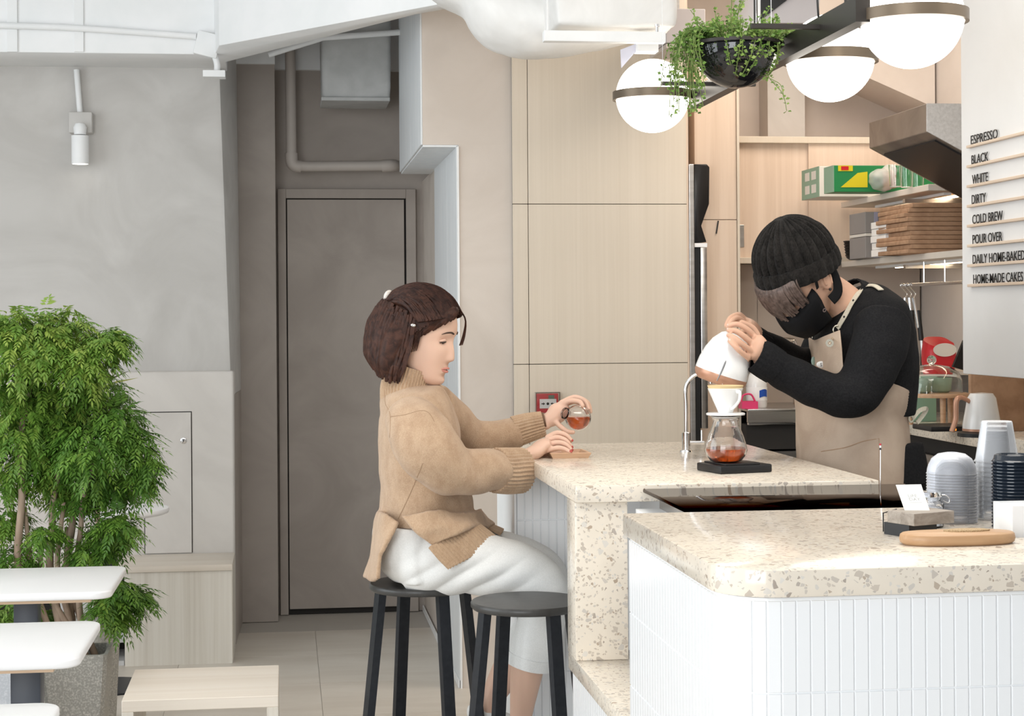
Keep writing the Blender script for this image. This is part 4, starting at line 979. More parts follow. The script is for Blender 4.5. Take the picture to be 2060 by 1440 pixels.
# counter scale, copper handle kettle
ks = thing('kitchen_scale', (2.4, 5.75, 1.1), 'flat black scale with an orange light on the kitchen counter', 'scale')
kx = (2.2291, 5.75, 1.1423)[0]
obj('slab', MB().box(kx-0.065, kx+0.075, 5.66, 5.84, 1.1, 1.118, 0.004), M['scale_black'], ks, 40)
obj('light', MB().box(kx+0.01, kx+0.024, 5.6585, 5.6605, 1.103, 1.110), plain('orange_light', (0.9, 0.2, 0.03), 0.4, emis=(1, 0.25, 0.03), estr=1.5), ks)
wk = thing('white_kettle', (2.42, 5.45, 1.1), 'white gooseneck kettle with copper handle on its black base by the pillar', 'kettle')
kx2 = (2.2445, 5.4, 1.1539)[0]; kc = V((kx2, 5.42, 1.1))
M['copper'] = plain('copper_trim', (0.55, 0.30, 0.20), 0.35, 0.4)
obj('base_plate', MB().lathe([(0, 0), (0.078, 0), (0.078, 0.012), (0.06, 0.018), (0, 0.018)], kc, 36), M['scale_black'], wk, 50)
obj('trim_ring', MB().lathe([(0, 0.018), (0.062, 0.018), (0.062, 0.026), (0, 0.026)], kc, 36), M['copper'], wk, 50)
obj('body', MB().lathe([(0, 0.026), (0.062, 0.026), (0.061, 0.04), (0.046, 0.125), (0.036, 0.14), (0, 0.143)], kc, 36), M['porcelain'], wk, 50)
obj('handle', MB().tube([kc+V((-0.046,-0.01,0.115)), kc+V((-0.075,-0.012,0.128)), kc+V((-0.092,-0.014,0.115)), kc+V((-0.094,-0.014,0.06)), kc+V((-0.108,-0.015,0.018))], [(0.006,0.009)]*5, 10, 6), M['copper'], wk, 60)
bb = thing('cutting_board', (2.62, 5.6, 1.1), 'dark brown wooden board standing behind the white kettle', 'board')
obj('slab', MB().box(kx2+0.045, kx2+0.26, 5.62, 5.645, 1.1, 1.315, 0.004), M['brown_card'], bb, 40)

# ---------------------------------------------------------------- services under the ceiling
M['duct'] = mottled('white_wrapped_duct', (0.76, 0.75, 0.73), (0.84, 0.83, 0.81), 6, 0.5, 4, 0.2, 0.6)
def wrinkle(amp, sc):
    return lambda co, nr: np.array([amp*noise.noise(V(c)*sc)+0.4*amp*noise.noise(V(c)*sc*2.7) for c in co])
dt = thing('air_duct', (1.2, 6.1, 2.6), 'white wrapped air duct bulging down below the ceiling beam', 'duct')
elb = [MB().tube([(0.7005, 6.3, 2.8173), (0.7212, 6.25, 2.6815), (0.7777, 6.2, 2.5875), (0.8785, 6.15, 2.5449), (1.0678, 6.1, 2.5499), (1.3385, 6.1, 2.593)], [(0.10,0.17), (0.11,0.18), (0.125,0.19), (0.125,0.19), (0.11,0.18), (0.09,0.17)], 24, 6, ref=(0,1,0)),
       MB().tube([(0.5587, 6.35, 2.6974), (0.6448, 6.3, 2.6624), (0.766, 6.25, 2.6283)], [(0.05,0.14), (0.06,0.16), (0.08,0.16)], 20, 5, ref=(0,1,0))]
obj('elbow', remesh(elb, 0.014, 4, wrinkle(0.006, 9)), M['duct'], dt, 180)
a, b = (0.8926, 5.8, 2.4595), (1.3014, 5.8, 2.6919)
obj('box_section', remesh([MB().box(a[0], b[0], 5.66, 6.05, a[2], b[2])], 0.014, 7, wrinkle(0.005, 10)), M['duct'], dt, 180)
a, b = (0.843, 5.64, 2.4001), (1.2488, 5.64, 2.4352)
obj('support_rail', MB().box(a[0], b[0], 5.62, 5.66, a[2], b[2], 0.002), M['white'], dt)
q = (0.8564, 5.64, 2.4296); obj('hanger_rod', MB().box(q[0]-0.003, q[0]+0.003, 5.635, 5.641, q[2], 3.1), M['white'], dt)
q = (1.2236, 5.64, 2.4348); obj('bolt', MB().lathe([(0.006, 0), (0.006, 0.02), (0.009, 0.02), (0.009, 0.028), (0, 0.028)], (q[0], 5.64, q[2]), 10), M['chrome'], dt)
br = thing('sensor_bracket', (1.215, 5.9, 2.4358), 'pale acrylic bracket with a white box under the duct rail', 'bracket')
a, b = (1.1737, 5.75, 2.3851), (1.2456, 5.75, 2.4245); obj('box', MB().box(a[0], b[0], 5.72, 5.78, a[2], b[2], 0.002), M['white'], br)
obj('plate', MB().prism([(1.121, 5.75, 2.3945), (1.1739, 5.75, 2.4152), (1.1737, 5.75, 2.3884), (1.124, 5.75, 2.3327)], (0, 0.004, 0)), plain('lilac_acrylic', (0.62, 0.62, 0.72), 0.2), br)
jb = thing('junction_box', (1.5456, 6.6, 2.5589), 'plain lilac-grey service box behind the duct', 'box')
a, b = (1.4669, 6.6, 2.5559), (1.6234, 6.6, 2.6892)
M['lilac_grey'] = plain('lilac_grey_paint', (0.52, 0.49, 0.50), 0.5)
obj('box', MB().box(a[0], b[0], 6.6, 6.9, a[2], b[2], 0.003), M['lilac_grey'], jb)
obj('hanger', MB().box(b[0]-0.10, b[0]-0.08, 6.7, 6.75, b[2], 3.1), M['steel'], jb)
obj('flange', MB().box(a[0], b[0]+0.03, 6.6, 6.9, a[2]-0.02, a[2]-0.004), M['kitchen_wall'], jb)
ac = thing('ceiling_cassette', (1.6488, 5.6, 2.5101), 'white framed ceiling air conditioner with a dark grille above the lamp', 'air conditioner')
pts = [(1.5537, 5.6, 2.4658), (1.7556, 5.6, 2.4688), (1.7771, 5.6, 2.6112), (1.5548, 5.6, 2.6072)]
obj('grille', MB().prism(pts, (0, 0.3, 0)), M['lilac_grey'], ac)
obj('frame', MB().prism([(1.5425, 5.59, 2.4574), (1.561, 5.59, 2.4577), (1.5621, 5.59, 2.6054), (1.5436, 5.59, 2.6051)], (0, 0.02, 0)), M['white'], ac)
obj('louvre', MB().prism([(1.5628, 5.59, 2.4741), (1.6631, 5.59, 2.5497), (1.6635, 5.59, 2.6072), (1.5638, 5.59, 2.6055)], (0, 0.005, 0)), M['scale_black'], ac)
obj('hanger', MB().box(pts[0][0]+0.05, pts[0][0]+0.07, 5.7, 5.75, pts[2][2], 3.1), M['steel'], ac)

# spot light on the left wall with its conduit
sl = thing('wall_spotlight', (-0.9093, 8, 2.2661), 'white cylinder spotlight with junction box on the left wall', 'spotlight')
a, b = (-0.965, 8.05, 2.3425), (-0.8611, 8.05, 2.4376); obj('junction_box', MB().box(a[0], b[0], 8.03, 8.10, a[2], b[2], 0.006), M['plaster'], sl, 40)
q0, q1 = V((-0.9324, 8.07, 2.6331)), V((-0.9184, 8.07, 2.435)); obj('conduit', MB().tube([q0, q1], 0.013, 12), M['white'], sl, 40)
q = V((-0.9109, 8, 2.351)); obj('mount', MB().lathe([(0, -0.02), (0.026, -0.02), (0.03, 0.012), (0.02, 0.03), (0, 0.03)], q, 24), M['white'], sl, 40)
t0, t1 = V((-0.9111, 8, 2.3264)), V((-0.912, 8, 2.1991)); rsp = 0.038
obj('barrel', MB().lathe([(0, 0), (rsp, 0), (rsp, -(t0.z-t1.z)), (rsp-0.003, -(t0.z-t1.z)), (rsp-0.003, -(t0.z-t1.z)+0.004), (0, -(t0.z-t1.z)+0.004)], t0, 32), M['white'], sl, 40)
obj('lens', MB().lathe([(0, 0.001), (rsp-0.004, 0.001), (rsp-0.004, 0.003), (0, 0.003)], t1, 28), plain('lit_lens', (1, 1, 0.95), 0.4, emis=(1, 0.97, 0.9), estr=3.0), sl)
# conduits on the beam
cd = thing('conduit', (-0.7897, 7.68, 2.7512), 'white painted conduit with box running along the ceiling beam', 'conduit')
obj('pipe', MB().tube([(-1.328, 7.665, 2.7623), (-0.9553, 7.665, 2.757), (-0.6622, 7.665, 2.742), (-0.3767, 7.665, 2.7244)], 0.014, 12, 4), M['white'], cd, 60)
bx = MB().prism([(-0.3668, 7.64, 2.7507), (-0.2714, 7.64, 2.7283), (-0.2912, 7.64, 2.6268), (-0.3908, 7.64, 2.6514)], (0, 0.035, 0), 0.004, 2); obj('box', bx, M['white'], cd, 40)
a, b = (-0.3482, 7.62, 2.5459), (-0.2526, 7.62, 2.5749); obj('foot_plate', MB().box(a[0], b[0], 7.62, 7.70, a[2], b[2], 0.002), M['white'], cd)
obj('link', MB().tube([(-0.2983, 7.66, 2.6427), (-0.2879, 7.66, 2.6039), (-0.2903, 7.66, 2.5715)], 0.014, 10, 4), M['white'], cd, 60)
for px_ in (((-1.1779, 7.69, 2.6512), (-1.134, 7.69, 3.0044)), ((-0.8964, 7.69, 2.6548), (-0.8562, 7.69, 3.0096))):
    obj('strap', MB().box(px_[0][0], px_[1][0], 7.675, 7.70, px_[0][2], 3.1, 0.001, 1), M['white'], cd)
# corridor: drain pipe, hanging duct, upper pipe
pp = thing('drain_pipe', (0.0418, 8.7, 2.2401), 'taupe drain pipe bending over the corridor door', 'pipe')
M['pipe'] = plain('taupe_pipe_paint', (0.50, 0.45, 0.41), 0.5)
obj('pipe', MB().tube([(0.0297, 8.76, 2.9405), (0.0322, 8.76, 2.5928), (0.0328, 8.76, 2.3197), (0.0374, 8.76, 2.28), (0.0668, 8.76, 2.2602), (0.3144, 8.76, 2.2613), (0.5337, 8.76, 2.2647)], 0.026, 16, 5), M['pipe'], pp, 60)
obj('elbow_socket', MB().tube([(0.0328, 8.76, 2.3247), (0.035, 8.76, 2.2825), (0.0496, 8.76, 2.2627), (0.0816, 8.76, 2.2578)], 0.031, 16, 4), M['pipe'], pp, 60)
obj('end_socket', MB().tube([(0.4837, 8.76, 2.262), (0.539, 8.765, 2.2652), (0.5556, 8.83, 2.2709)], [0.031, 0.031, 0.03], 16, 3), M['pipe'], pp, 60)
M['duct_shaded'] = mottled('duct_insulation_shaded', (0.40, 0.40, 0.39), (0.48, 0.48, 0.47), 8, 0.6, 4, 0.2)  # white duct wrap greyed to paint in the shade it hangs in
hdu = thing('corridor_duct', (0.3393, 8.4, 2.5388), 'insulated duct hanging above the corridor door, greyed to paint in its shade', 'duct')
a, b = (0.1779, 8.3, 2.5368), (0.5058, 8.3, 2.9191)
obj('duct', remesh([MB().box(a[0], b[0], 8.3, 8.7, a[2], 3.1)], 0.016, 6, wrinkle(0.004, 10)), M['duct_shaded'], hdu, 180)
obj('flange', MB().box(a[0]-0.004, b[0]-0.006, 8.29, 8.6, a[2]-0.006, a[2]+0.012, 0.004), M['duct_shaded'], hdu)
up = thing('water_pipe', (0.3684, 8.2, 2.8346), 'thin white pipe crossing in front of the corridor duct', 'pipe')
obj('pipe', MB().tube([(-0.0725, 8.25, 2.7384), (0.1835, 8.25, 2.8213), (0.5825, 8.25, 2.8551)], 0.014, 12, 1), M['white'], up, 60)
obj('collar', MB().tube([(0.5494, 8.25, 2.8499), (0.5825, 8.25, 2.8551)], 0.019, 12, 1), M['white'], up, 60)
struct('trim_3', MB().box(-0.6, 1.4, 8.86, 8.9, (0.071, 8.86, 2.7565)[2], 3.1), M['white'])
struct('trim_4', MB().box(-0.24, -0.045, 8.66, 8.69, (-0.1249, 8.66, 2.7553)[2], 3.1), M['white'])

# ---------------------------------------------------------------- pendant lamp with globes and planter bowl
M['bronze'] = plain('dark_bronze', (0.16, 0.125, 0.09), 0.38, 0.6)
M['graphite'] = plain('graphite_metal', (0.035, 0.031, 0.028), 0.4, 0.4)
M['globe'] = plain('glowing_opal_glass', (1, 0.97, 0.92), 0.3, emis=(1.0, 0.93, 0.82), estr=3.9)
lp = thing('pendant_lamp', (1.45, 5.05, 2.2), 'graphite pendant bar with three glowing opal globes above the counter', 'pendant lamp')
f0, f1 = V((1.385, 5.80, 2.205)), V((1.385, 4.05, 2.205))
dv = (f1-f0).normalized(); sd = V((0, 0, 1)).cross(dv).normalized()
rings = [[p+sd*0.018+V((0,0,-0.0)), p-sd*0.018, p-sd*0.018+V((0,0,0.062)), p+sd*0.018+V((0,0,0.062))] for p in (f0, f1)]
obj('bar', MB().loft(rings), M['graphite'], lp)
globes = [((1.2413, 5.8, 2.2466), 0.125), ((1.5468, 4.81, 2.2319), 0.125), ((1.5231, 4.09, 2.2245), 0.125)]
for c_, r_ in globes:
    c_ = V(c_)
    g = obj('globe', MB().ball(c_, r_, 48, 28), M['globe'], lp, 180, label='glowing opal glass globe')
    obj('ring', MB().lathe([(r_+0.001, -0.014), (r_+0.011, -0.014), (r_+0.011, 0.014), (r_+0.001, 0.014), (r_+0.001, -0.014)], c_, 56, cap=False), M['bronze'], g, 40)
    t_ = (c_-f0).dot(dv); foot = f0+dv*max(0.02, min(t_, (f1-f0).length-0.02))+V((0, 0, 0.02)); dirv = (foot-c_); dirv.z = 0
    st_ = c_+dirv.normalized()*(r_+0.008)
    obj('arm', MB().tube([st_, foot-V((0,0,0.012))], 0.009, 10), M['graphite'], lp, 40)
for (a_, b_) in (((1.187, 4.34, 2.24), (1.385, 4.34, 2.24)), ((1.194, 5.44, 2.24), (1.50, 5.44, 2.24))):
    a_, b_ = V(a_), V(b_)
    obj('cross_bar', MB().box(a_.x, b_.x, a_.y-0.009, a_.y+0.009, a_.z-0.006, a_.z+0.006), M['graphite'], lp)
for t_ in (0.45, 0.93):
    q = f0.lerp(f1, t_); obj('suspension_rod', MB().tube([q+V((0,0,0.06)), V((q.x, q.y, 3.1))], 0.006, 10), M['graphite'], lp, 40)
q = f0.lerp(f1, 0.80); obj('power_cord', MB().tube([q+V((0,0,0.06)), q+V((-0.01,-0.02,0.12)), q+V((-0.02,-0.02,0.3)), V((q.x, q.y, 3.1))], 0.003, 8, 5), M['scale_black'], lp, 60)
for wx in ((1.197, 5.44, 2.245), (1.20, 4.34, 2.245), (1.24, 4.34, 2.245)):
    obj('suspension_wire', MB().tube([wx, (wx[0], wx[1], 3.1)], 0.0008, 6), M['chrome'], lp)

# planter bowl
hp = thing('hanging_planter', (1.235, 4.66, 2.2427), 'glossy black bowl planter with trailing green vines on the pendant lamp', 'planter')
M['gloss_black'] = plain('black_glazed_bowl', (0.008, 0.008, 0.010), 0.05, spec=0.8)
bcn = V((1.2322, 4.66, 2.2427)); br_ = 0.119
prof = [(0.0, -br_)]+[(br_*math.sin(t), -br_*math.cos(t)) for t in [PI/2*i/16 for i in range(1, 17)]]
prof += [(br_-0.006, 0.0)]+[((br_-0.006)*math.sin(t), -(br_-0.006)*math.cos(t)) for t in [PI/2*i/8 for i in range(7, 0, -1)]]
obj('bowl', MB().lathe(prof, bcn, 56, cap=False), M['gloss_black'], hp, 180)
obj('rim_ring', MB().lathe([(br_+0.001, -0.006), (br_+0.012, -0.006), (br_+0.012, 0.003), (br_+0.001, 0.003), (br_+0.001, -0.006)], bcn, 56, cap=False), M['graphite'], hp, 40)
M['soil'] = mottled('potting_soil', (0.03, 0.02, 0.012), (0.07, 0.045, 0.03), 90, 0.95, 3, 0.6)
obj('soil', MB().lathe([(0, -0.03), (br_*0.92, -0.03), (br_*0.92, -0.022), (0, -0.015)], bcn, 32), M['soil'], hp)
def leaf_material(name, c1, c2, c3):
    m, nt, b = nmat(name); at = nt.nodes.new('ShaderNodeAttribute'); at.attribute_name = 'tint'
    nt.links.new(ramp(nt, at.outputs['Fac'], [(0.0, c1), (0.5, c2), (1.0, c3)]), b.inputs['Base Color'])
    b.inputs['Roughness'].default_value = 0.42; b.inputs['Specular IOR Level'].default_value = 0.4
    b.inputs['Transmission Weight'].default_value = 0.0; b.inputs['Subsurface Weight'].default_value = 0.0
    tr_ = nt.nodes.new('ShaderNodeBsdfTranslucent'); mx = nt.nodes.new('ShaderNodeMixShader'); mx.inputs[0].default_value = 0.28
    nt.links.new(b.inputs['Base Color'].links[0].from_socket, tr_.inputs['Color'])
    out = nt.nodes['Material Output']; nt.links.new(b.outputs[0], mx.inputs[1]); nt.links.new(tr_.outputs[0], mx.inputs[2]); nt.links.new(mx.outputs[0], out.inputs['Surface'])
    return m
class Leaves:
    def __init__(s): s.v = []; s.f = []; s.t = []
    def leaf(s, p, d, n, ln, w, tint, fold=0.25, wide=0.45):
        d = d.normalized(); sdv = d.cross(n)
        if sdv.length < 1e-4: sdv = d.orthogonal()
        sdv.normalize(); up = sdv.cross(d); b = len(s.v)
        m = p+d*(ln*wide)
        s.v += [p, m+sdv*w+up*(w*fold), p+d*ln, m-sdv*w+up*(w*fold), m]
        s.f += [(b, b+1, b+4), (b+1, b+2, b+4), (b+2, b+3, b+4), (b+3, b, b+4)]; s.t += [tint]*5
    def mesh(s, name):
        me = newmesh(name, s.v, s.f); at = me.attributes.new('tint', 'FLOAT', 'POINT'); at.data.foreach_set('value', s.t); return me
M['vine_leaf'] = leaf_material('vine_leaf', (0.055, 0.13, 0.02), (0.14, 0.26, 0.05), (0.34, 0.46, 0.13))
rv = random.Random(11); lv_ = Leaves(); stems = MB()
def vine(pts, nleaf, size, tint0):
    path = spline(pts, 8); stems.tube(path, 0.0011, 5, 1, smooth=False)
    for k in range(nleaf):
        t = k/max(1, nleaf-1)*(len(path)-1.01); i = int(t); p = path[i].lerp(path[i+1], t-i)
        for _ in range(2):
            d = V((rv.uniform(-1, 1), rv.uniform(-1, 1), rv.uniform(-0.5, 0.7))).normalized(); n_ = V((rv.uniform(-.5, .5), -0.7, rv.uniform(0.2, 1)))
            sz = size*rv.uniform(0.7, 1.25); lv_.leaf(p+d*0.003, d, n_, sz, sz*0.42, min(1, max(0, tint0+rv.uniform(-0.3, 0.35))), 0.2, 0.5)
for k in range(130):      # mound on top
    a_ = rv.uniform(0, 2*PI); r_ = br_*math.sqrt(rv.random())*0.95; p = bcn+V((r_*math.cos(a_), r_*math.sin(a_), -0.02))
    h_ = rv.uniform(0.04, 0.085)*(1.0 if rv.random() < 0.85 else 1.4)
    out = V((math.cos(a_), math.sin(a_), 0))*rv.uniform(0.0, 0.05)
    vine([p, p+V((0, 0, h_*0.6))+out*0.4, p+V((0, 0, h_))+out], 9, 0.0125, 0.55)
def hang(px0, top, path, nl=16, s_=0.0115, ti=0.5): vine([V(top)]+[V(q) for q in path], nl, s_, ti)
bx_, by_ = bcn.x, bcn.y
# the tall sprig
for k in range(5):
    o_ = V((rv.uniform(-.012, .012), rv.uniform(-.012, .012), 0)); vine([bcn+V((-0.005, 0, 0))+o_, bcn+V((-0.01, 0, 0.07))+o_, bcn+V((0.0, 0, 0.118+0.01*k))+o_*2.2], 14, 0.012, 0.7)
# the curtain on the left
for k in range(42):
    x0 = rv.uniform(-0.14, -0.085); y0 = rv.uniform(-0.07, 0.06); ln = rv.uniform(0.06, 0.20); sp = rv.uniform(-0.05, 0.03)
    s0 = bcn+V((x0*0.75, y0, 0.02)); vine([s0, bcn+V((x0-0.015, y0*1.1, 0.028)), bcn+V((x0-0.03+sp*0.4, y0*1.2, -0.02)), bcn+V((x0-0.02+sp, y0*1.2, -ln))], 15, 0.0115, 0.45)
# few strands over the front
for (x0, ln, sx) in ((-0.055, 0.09, 0.01), (-0.02, 0.125, -0.015), (-0.015, 0.07, 0.0), (0.035, 0.115, -0.02), (0.03, 0.06, 0.02), (0.06, 0.07, 0.0), (0.085, 0.16, 0.025), (0.088, 0.19, 0.03), (0.095, 0.11, 0.01), (0.02, 0.14, -0.03)):
    yy = -math.sqrt(max(0, br_**2-x0**2))
    def on_bowl(z): 
        rr = math.sqrt(max(0.0004, (br_+0.006)**2-z*z)); k_ = x0/br_; return bcn+V((rr*k_, -rr*math.sqrt(max(0, 1-k_*k_)), z))
    pts = [bcn+V((x0*0.8, yy*0.7, 0.02)), bcn+V((x0*1.02, yy*1.06, 0.012))]
    zz = -0.02
    while zz > -min(ln, br_*0.9): pts.append(on_bowl(zz)+V((sx*(-zz)/ln, -0.003, 0))); zz -= 0.025
    if ln > 0.13 and x0 > 0.08: pts += [bcn+V((x0+sx*0.6, yy*1.0, -ln*0.75)), bcn+V((x0+sx, yy*1.0, -ln))]
    vine(pts, 16, 0.012, 0.65)
for k in range(10):   # right tuft
    vine([bcn+V((0.08, rv.uniform(-.04, .04), 0)), bcn+V((0.12, rv.uniform(-.04, .04), 0.035)), bcn+V((rv.uniform(0.13, 0.17), rv.uniform(-.05, .05), rv.uniform(-0.01, 0.04)))], 9, 0.012, 0.6)
obj('vine_stems', stems, plain('vine_stem', (0.16, 0.22, 0.06), 0.6), hp, 60, kind='stuff')
obj('vine_leaves', lv_.mesh('vine_leaves'), M['vine_leaf'], hp, None, kind='stuff', recalc=False)

# ---------------------------------------------------------------- big feathery plant in its stone planter
bpz = V((-0.80, 6.02, 0))
bp = thing('potted_plant', bpz, 'tall feathery green aralia in a speckled grey stone planter', 'plant')
pr = (-0.5959, 5.86, 0.3871); zr = 0.395
px1 = -0.592; px0 = px1-0.215*1.0; y0p, y1p = 5.86, 6.09
def ring_sq(x0, x1, y0, y1, z, r=0.012): 
    return [V(p) for p in ((x0+r,y0,z),(x1-r,y0,z),(x1,y0+r,z),(x1,y1-r,z),(x1-r,y1,z),(x0+r,y1,z),(x0,y1-r,z),(x0,y0+r,z))]
pot = MB().loft([ring_sq(px0+0.028, px1-0.028, y0p+0.028, y1p-0.028, 0.0), ring_sq(px0, px1, y0p, y1p, zr), ring_sq(px0+0.012, px1-0.012, y0p+0.012, y1p-0.012, zr), ring_sq(px0+0.016, px1-0.016, y0p+0.016, y1p-0.016, zr-0.05)])
obj('planter', pot, M['stone_pot'], bp, 30)
obj('soil', MB().box(px0+0.018, px1-0.018, y0p+0.018, y1p-0.018, zr-0.06, zr-0.05), M['soil'], bp)
p2 = thing('stone_planter', (-1.10, 5.9, 0), 'pale blue-grey speckled stone planter at the left edge', 'planter')
x1_, x0_ = -0.855, -1.10
obj('planter', MB().loft([ring_sq(x0_+0.02, x1_-0.02, 5.73, 5.93, 0.0), ring_sq(x0_, x1_, 5.71, 5.95, 0.40), ring_sq(x0_+0.012, x1_-0.012, 5.722, 5.938, 0.40), ring_sq(x0_+0.014, x1_-0.014, 5.724, 5.936, 0.36)]), M['stone_pot_pale'], p2, 30)
obj('soil', MB().box(x0_+0.016, x1_-0.016, 5.726, 5.934, 0.345, 0.355), M['soil'], p2)
M['bark'] = mottled('pale_bark', (0.25, 0.175, 0.125), (0.44, 0.33, 0.25), 26, 0.85, 4, 0.4, 0.3, (1, 1, 0.25))
trunk_paths = [
    [(-0.8846, 5.96, 0.6454), (-0.8763, 5.96, 0.9102), (-0.8782, 5.96, 1.109), (-0.8481, 5.96, 1.2742)],
    [(-0.8392, 5.98, 0.608), (-0.8578, 5.98, 0.7415), (-0.8698, 5.98, 0.8748)],
    [(-0.7898, 6, 0.637), (-0.7837, 6, 0.804), (-0.7782, 6, 0.9041), (-0.7411, 6, 1.0706)],
    [(-0.7383, 6.02, 0.6495), (-0.7209, 6.02, 0.8002), (-0.7121, 6.02, 0.8839), (-0.6616, 6.02, 1.0678)],
    [(-0.7586, 5.96, 0.6421), (-0.7511, 5.96, 0.7914), (-0.7407, 5.96, 0.8908)],
    [(-0.7008, 5.98, 0.6543), (-0.6868, 5.98, 0.8042), (-0.6779, 5.98, 0.9041), (-0.6079, 5.98, 1.1033)],
    [(-0.8175, 6, 0.621), (-0.822, 6, 0.6879), (-0.8249, 6, 0.7381)],
    [(-0.7305, 6.02, 0.5989), (-0.733, 6.02, 0.6997), (-0.7405, 6.02, 0.8006)],
]
for k, tp_ in enumerate(trunk_paths):
    top = [V(q) for q in tp_]; root = V((px0+0.03+0.155*(k+0.5)/8+0.0, 5.93+0.022*(k % 5), zr-0.052))
    r0 = 0.014 if k in (0, 2, 3) else 0.010
    obj('trunk', MB().tube([root]+top, [r0*1.25]+[r0*(1-0.45*i/len(top)) for i in range(len(top))], 10, 5), M['bark'], bp, 60)
clusters = [
    ((-0.8409, 5.917, 1.424), 0.1448, 1.00),
    ((-0.8997, 5.885, 1.474), 0.0866, 1.00),
    ((-0.7167, 5.955, 1.4638), 0.0913, 1.00),
    ((-0.6782, 5.897, 1.3734), 0.1037, 0.90),
    ((-0.5872, 5.876, 1.4223), 0.0509, 0.80),
    ((-0.5673, 5.956, 1.451), 0.0317, 0.60),
    ((-0.7993, 6.08, 1.252), 0.1575, 0.75),
    ((-0.9266, 6.052, 1.2716), 0.1059, 0.75),
    ((-0.6383, 6.044, 1.2346), 0.0996, 0.60),
    ((-0.5603, 5.913, 1.1568), 0.0712, 0.45),
    ((-0.8774, 5.989, 1.1403), 0.1382, 0.60),
    ((-0.5083, 5.926, 1.0888), 0.0631, 0.35),
    ((-0.6405, 5.901, 1.0762), 0.1203, 0.35),
    ((-0.4616, 5.885, 1.0249), 0.0314, 0.30),
    ((-0.4802, 5.911, 0.9734), 0.0315, 0.30),
    ((-0.8012, 6.083, 1.0316), 0.1067, 0.35),
    ((-0.5672, 6.059, 0.9532), 0.0695, 0.40),
    ((-0.633, 6.054, 0.9633), 0.0728, 0.30),
    ((-0.6092, 6.052, 0.7685), 0.0643, 0.40),
    ((-0.5538, 5.906, 0.8265), 0.0546, 0.45),
    ((-0.6464, 5.934, 0.7341), 0.0580, 0.35),
    ((-0.9221, 6.01, 0.9895), 0.0718, 0.70),
    ((-0.9434, 6.036, 0.8368), 0.0553, 0.60),
    ((-0.7827, 6.065, 0.9821), 0.0456, 1.10),
    ((-0.7592, 6.071, 0.9219), 0.0322, 1.20),
    ((-0.7843, 5.881, 0.8017), 0.0377, 0.50),
    ((-0.907, 6.005, 0.7061), 0.0550, 0.45),
    ((-0.7121, 6.021, 0.9006), 0.0554, 0.30),
    ((-0.5869, 5.981, 0.6094), 0.0385, 0.40),
    ((-0.547, 5.903, 0.5954), 0.0446, 0.35),
    ((-0.5045, 5.974, 0.5748), 0.0352, 0.30),
    ((-0.5936, 5.881, 0.5589), 0.0411, 0.45),
    ((-0.9366, 6.084, 0.5102), 0.0321, 0.80),
    ((-0.8193, 6.068, 0.5011), 0.0321, 0.70),
    ((-0.8731, 5.991, 0.6239), 0.0383, 0.60),
    ((-0.5584, 5.932, 0.5164), 0.0315, 0.40),
    ((-0.7502, 6.078, 1.1498), 0.0898, 0.40),
]
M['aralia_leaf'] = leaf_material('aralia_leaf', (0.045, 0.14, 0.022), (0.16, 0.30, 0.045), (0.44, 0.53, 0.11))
fol = Leaves(); tw = MB(); ra_ = random.Random(9)
for (c_, r_, ti) in clusters:
    c_ = V(c_); n_f = int(3400*r_*r_*4)+34
    for k in range(n_f):
        d = V((ra_.gauss(0, 1), ra_.gauss(0, 1), ra_.gauss(0.1, 0.8)))
        if d.length < 0.1: continue
        d.normalize(); rad = r_*(0.25+0.75*ra_.random()**0.5)
        p = c_+V((d.x*rad, d.y*rad*1.15, d.z*rad*0.9))
        ax = V((d.x*0.9+ra_.uniform(-.4, .4), d.y*0.9+ra_.uniform(-.4, .4), d.z*0.4-0.35+ra_.uniform(-.35, .25))).normalized()
        ln = ra_.uniform(0.04, 0.07); sdv = ax.cross(V((0, 0, 1))); sdv = sdv.normalized() if sdv.length > 1e-3 else V((1, 0, 0)); up = sdv.cross(ax).normalized()
        t0 = min(1.0, max(0.0, 0.36+0.42*(ti-0.45)+ra_.uniform(-0.18, 0.22)))  # upper clusters tinted lighter, sunlight painted into the leaf colour
        npair = 5
        for j in range(npair):
            f_ = (j+0.6)/npair; q = p+ax*(ln*f_)+V((0, 0, -0.35*ln*f_*f_)); lf = 0.034*(1-0.45*f_)*ra_.uniform(0.8, 1.25)
            for sg in (-1, 1):
                dd_ = (ax*0.75+sdv*sg*0.8+V((0, 0, -0.35))+up*ra_.uniform(-0.3, 0.2))
                fol.leaf(q, dd_, up, lf, lf*0.17, min(1, max(0, t0+ra_.uniform(-.1, .1))), 0.3, 0.4)
        fol.leaf(p+ax*ln+V((0, 0, -0.35*ln)), ax+V((0, 0, -0.5)), up, 0.03, 0.004, t0)
print('aralia leaf triangles', len(fol.f))
obj('foliage', fol.mesh('foliage'), M['aralia_leaf'], bp, None, kind='stuff', recalc=False)
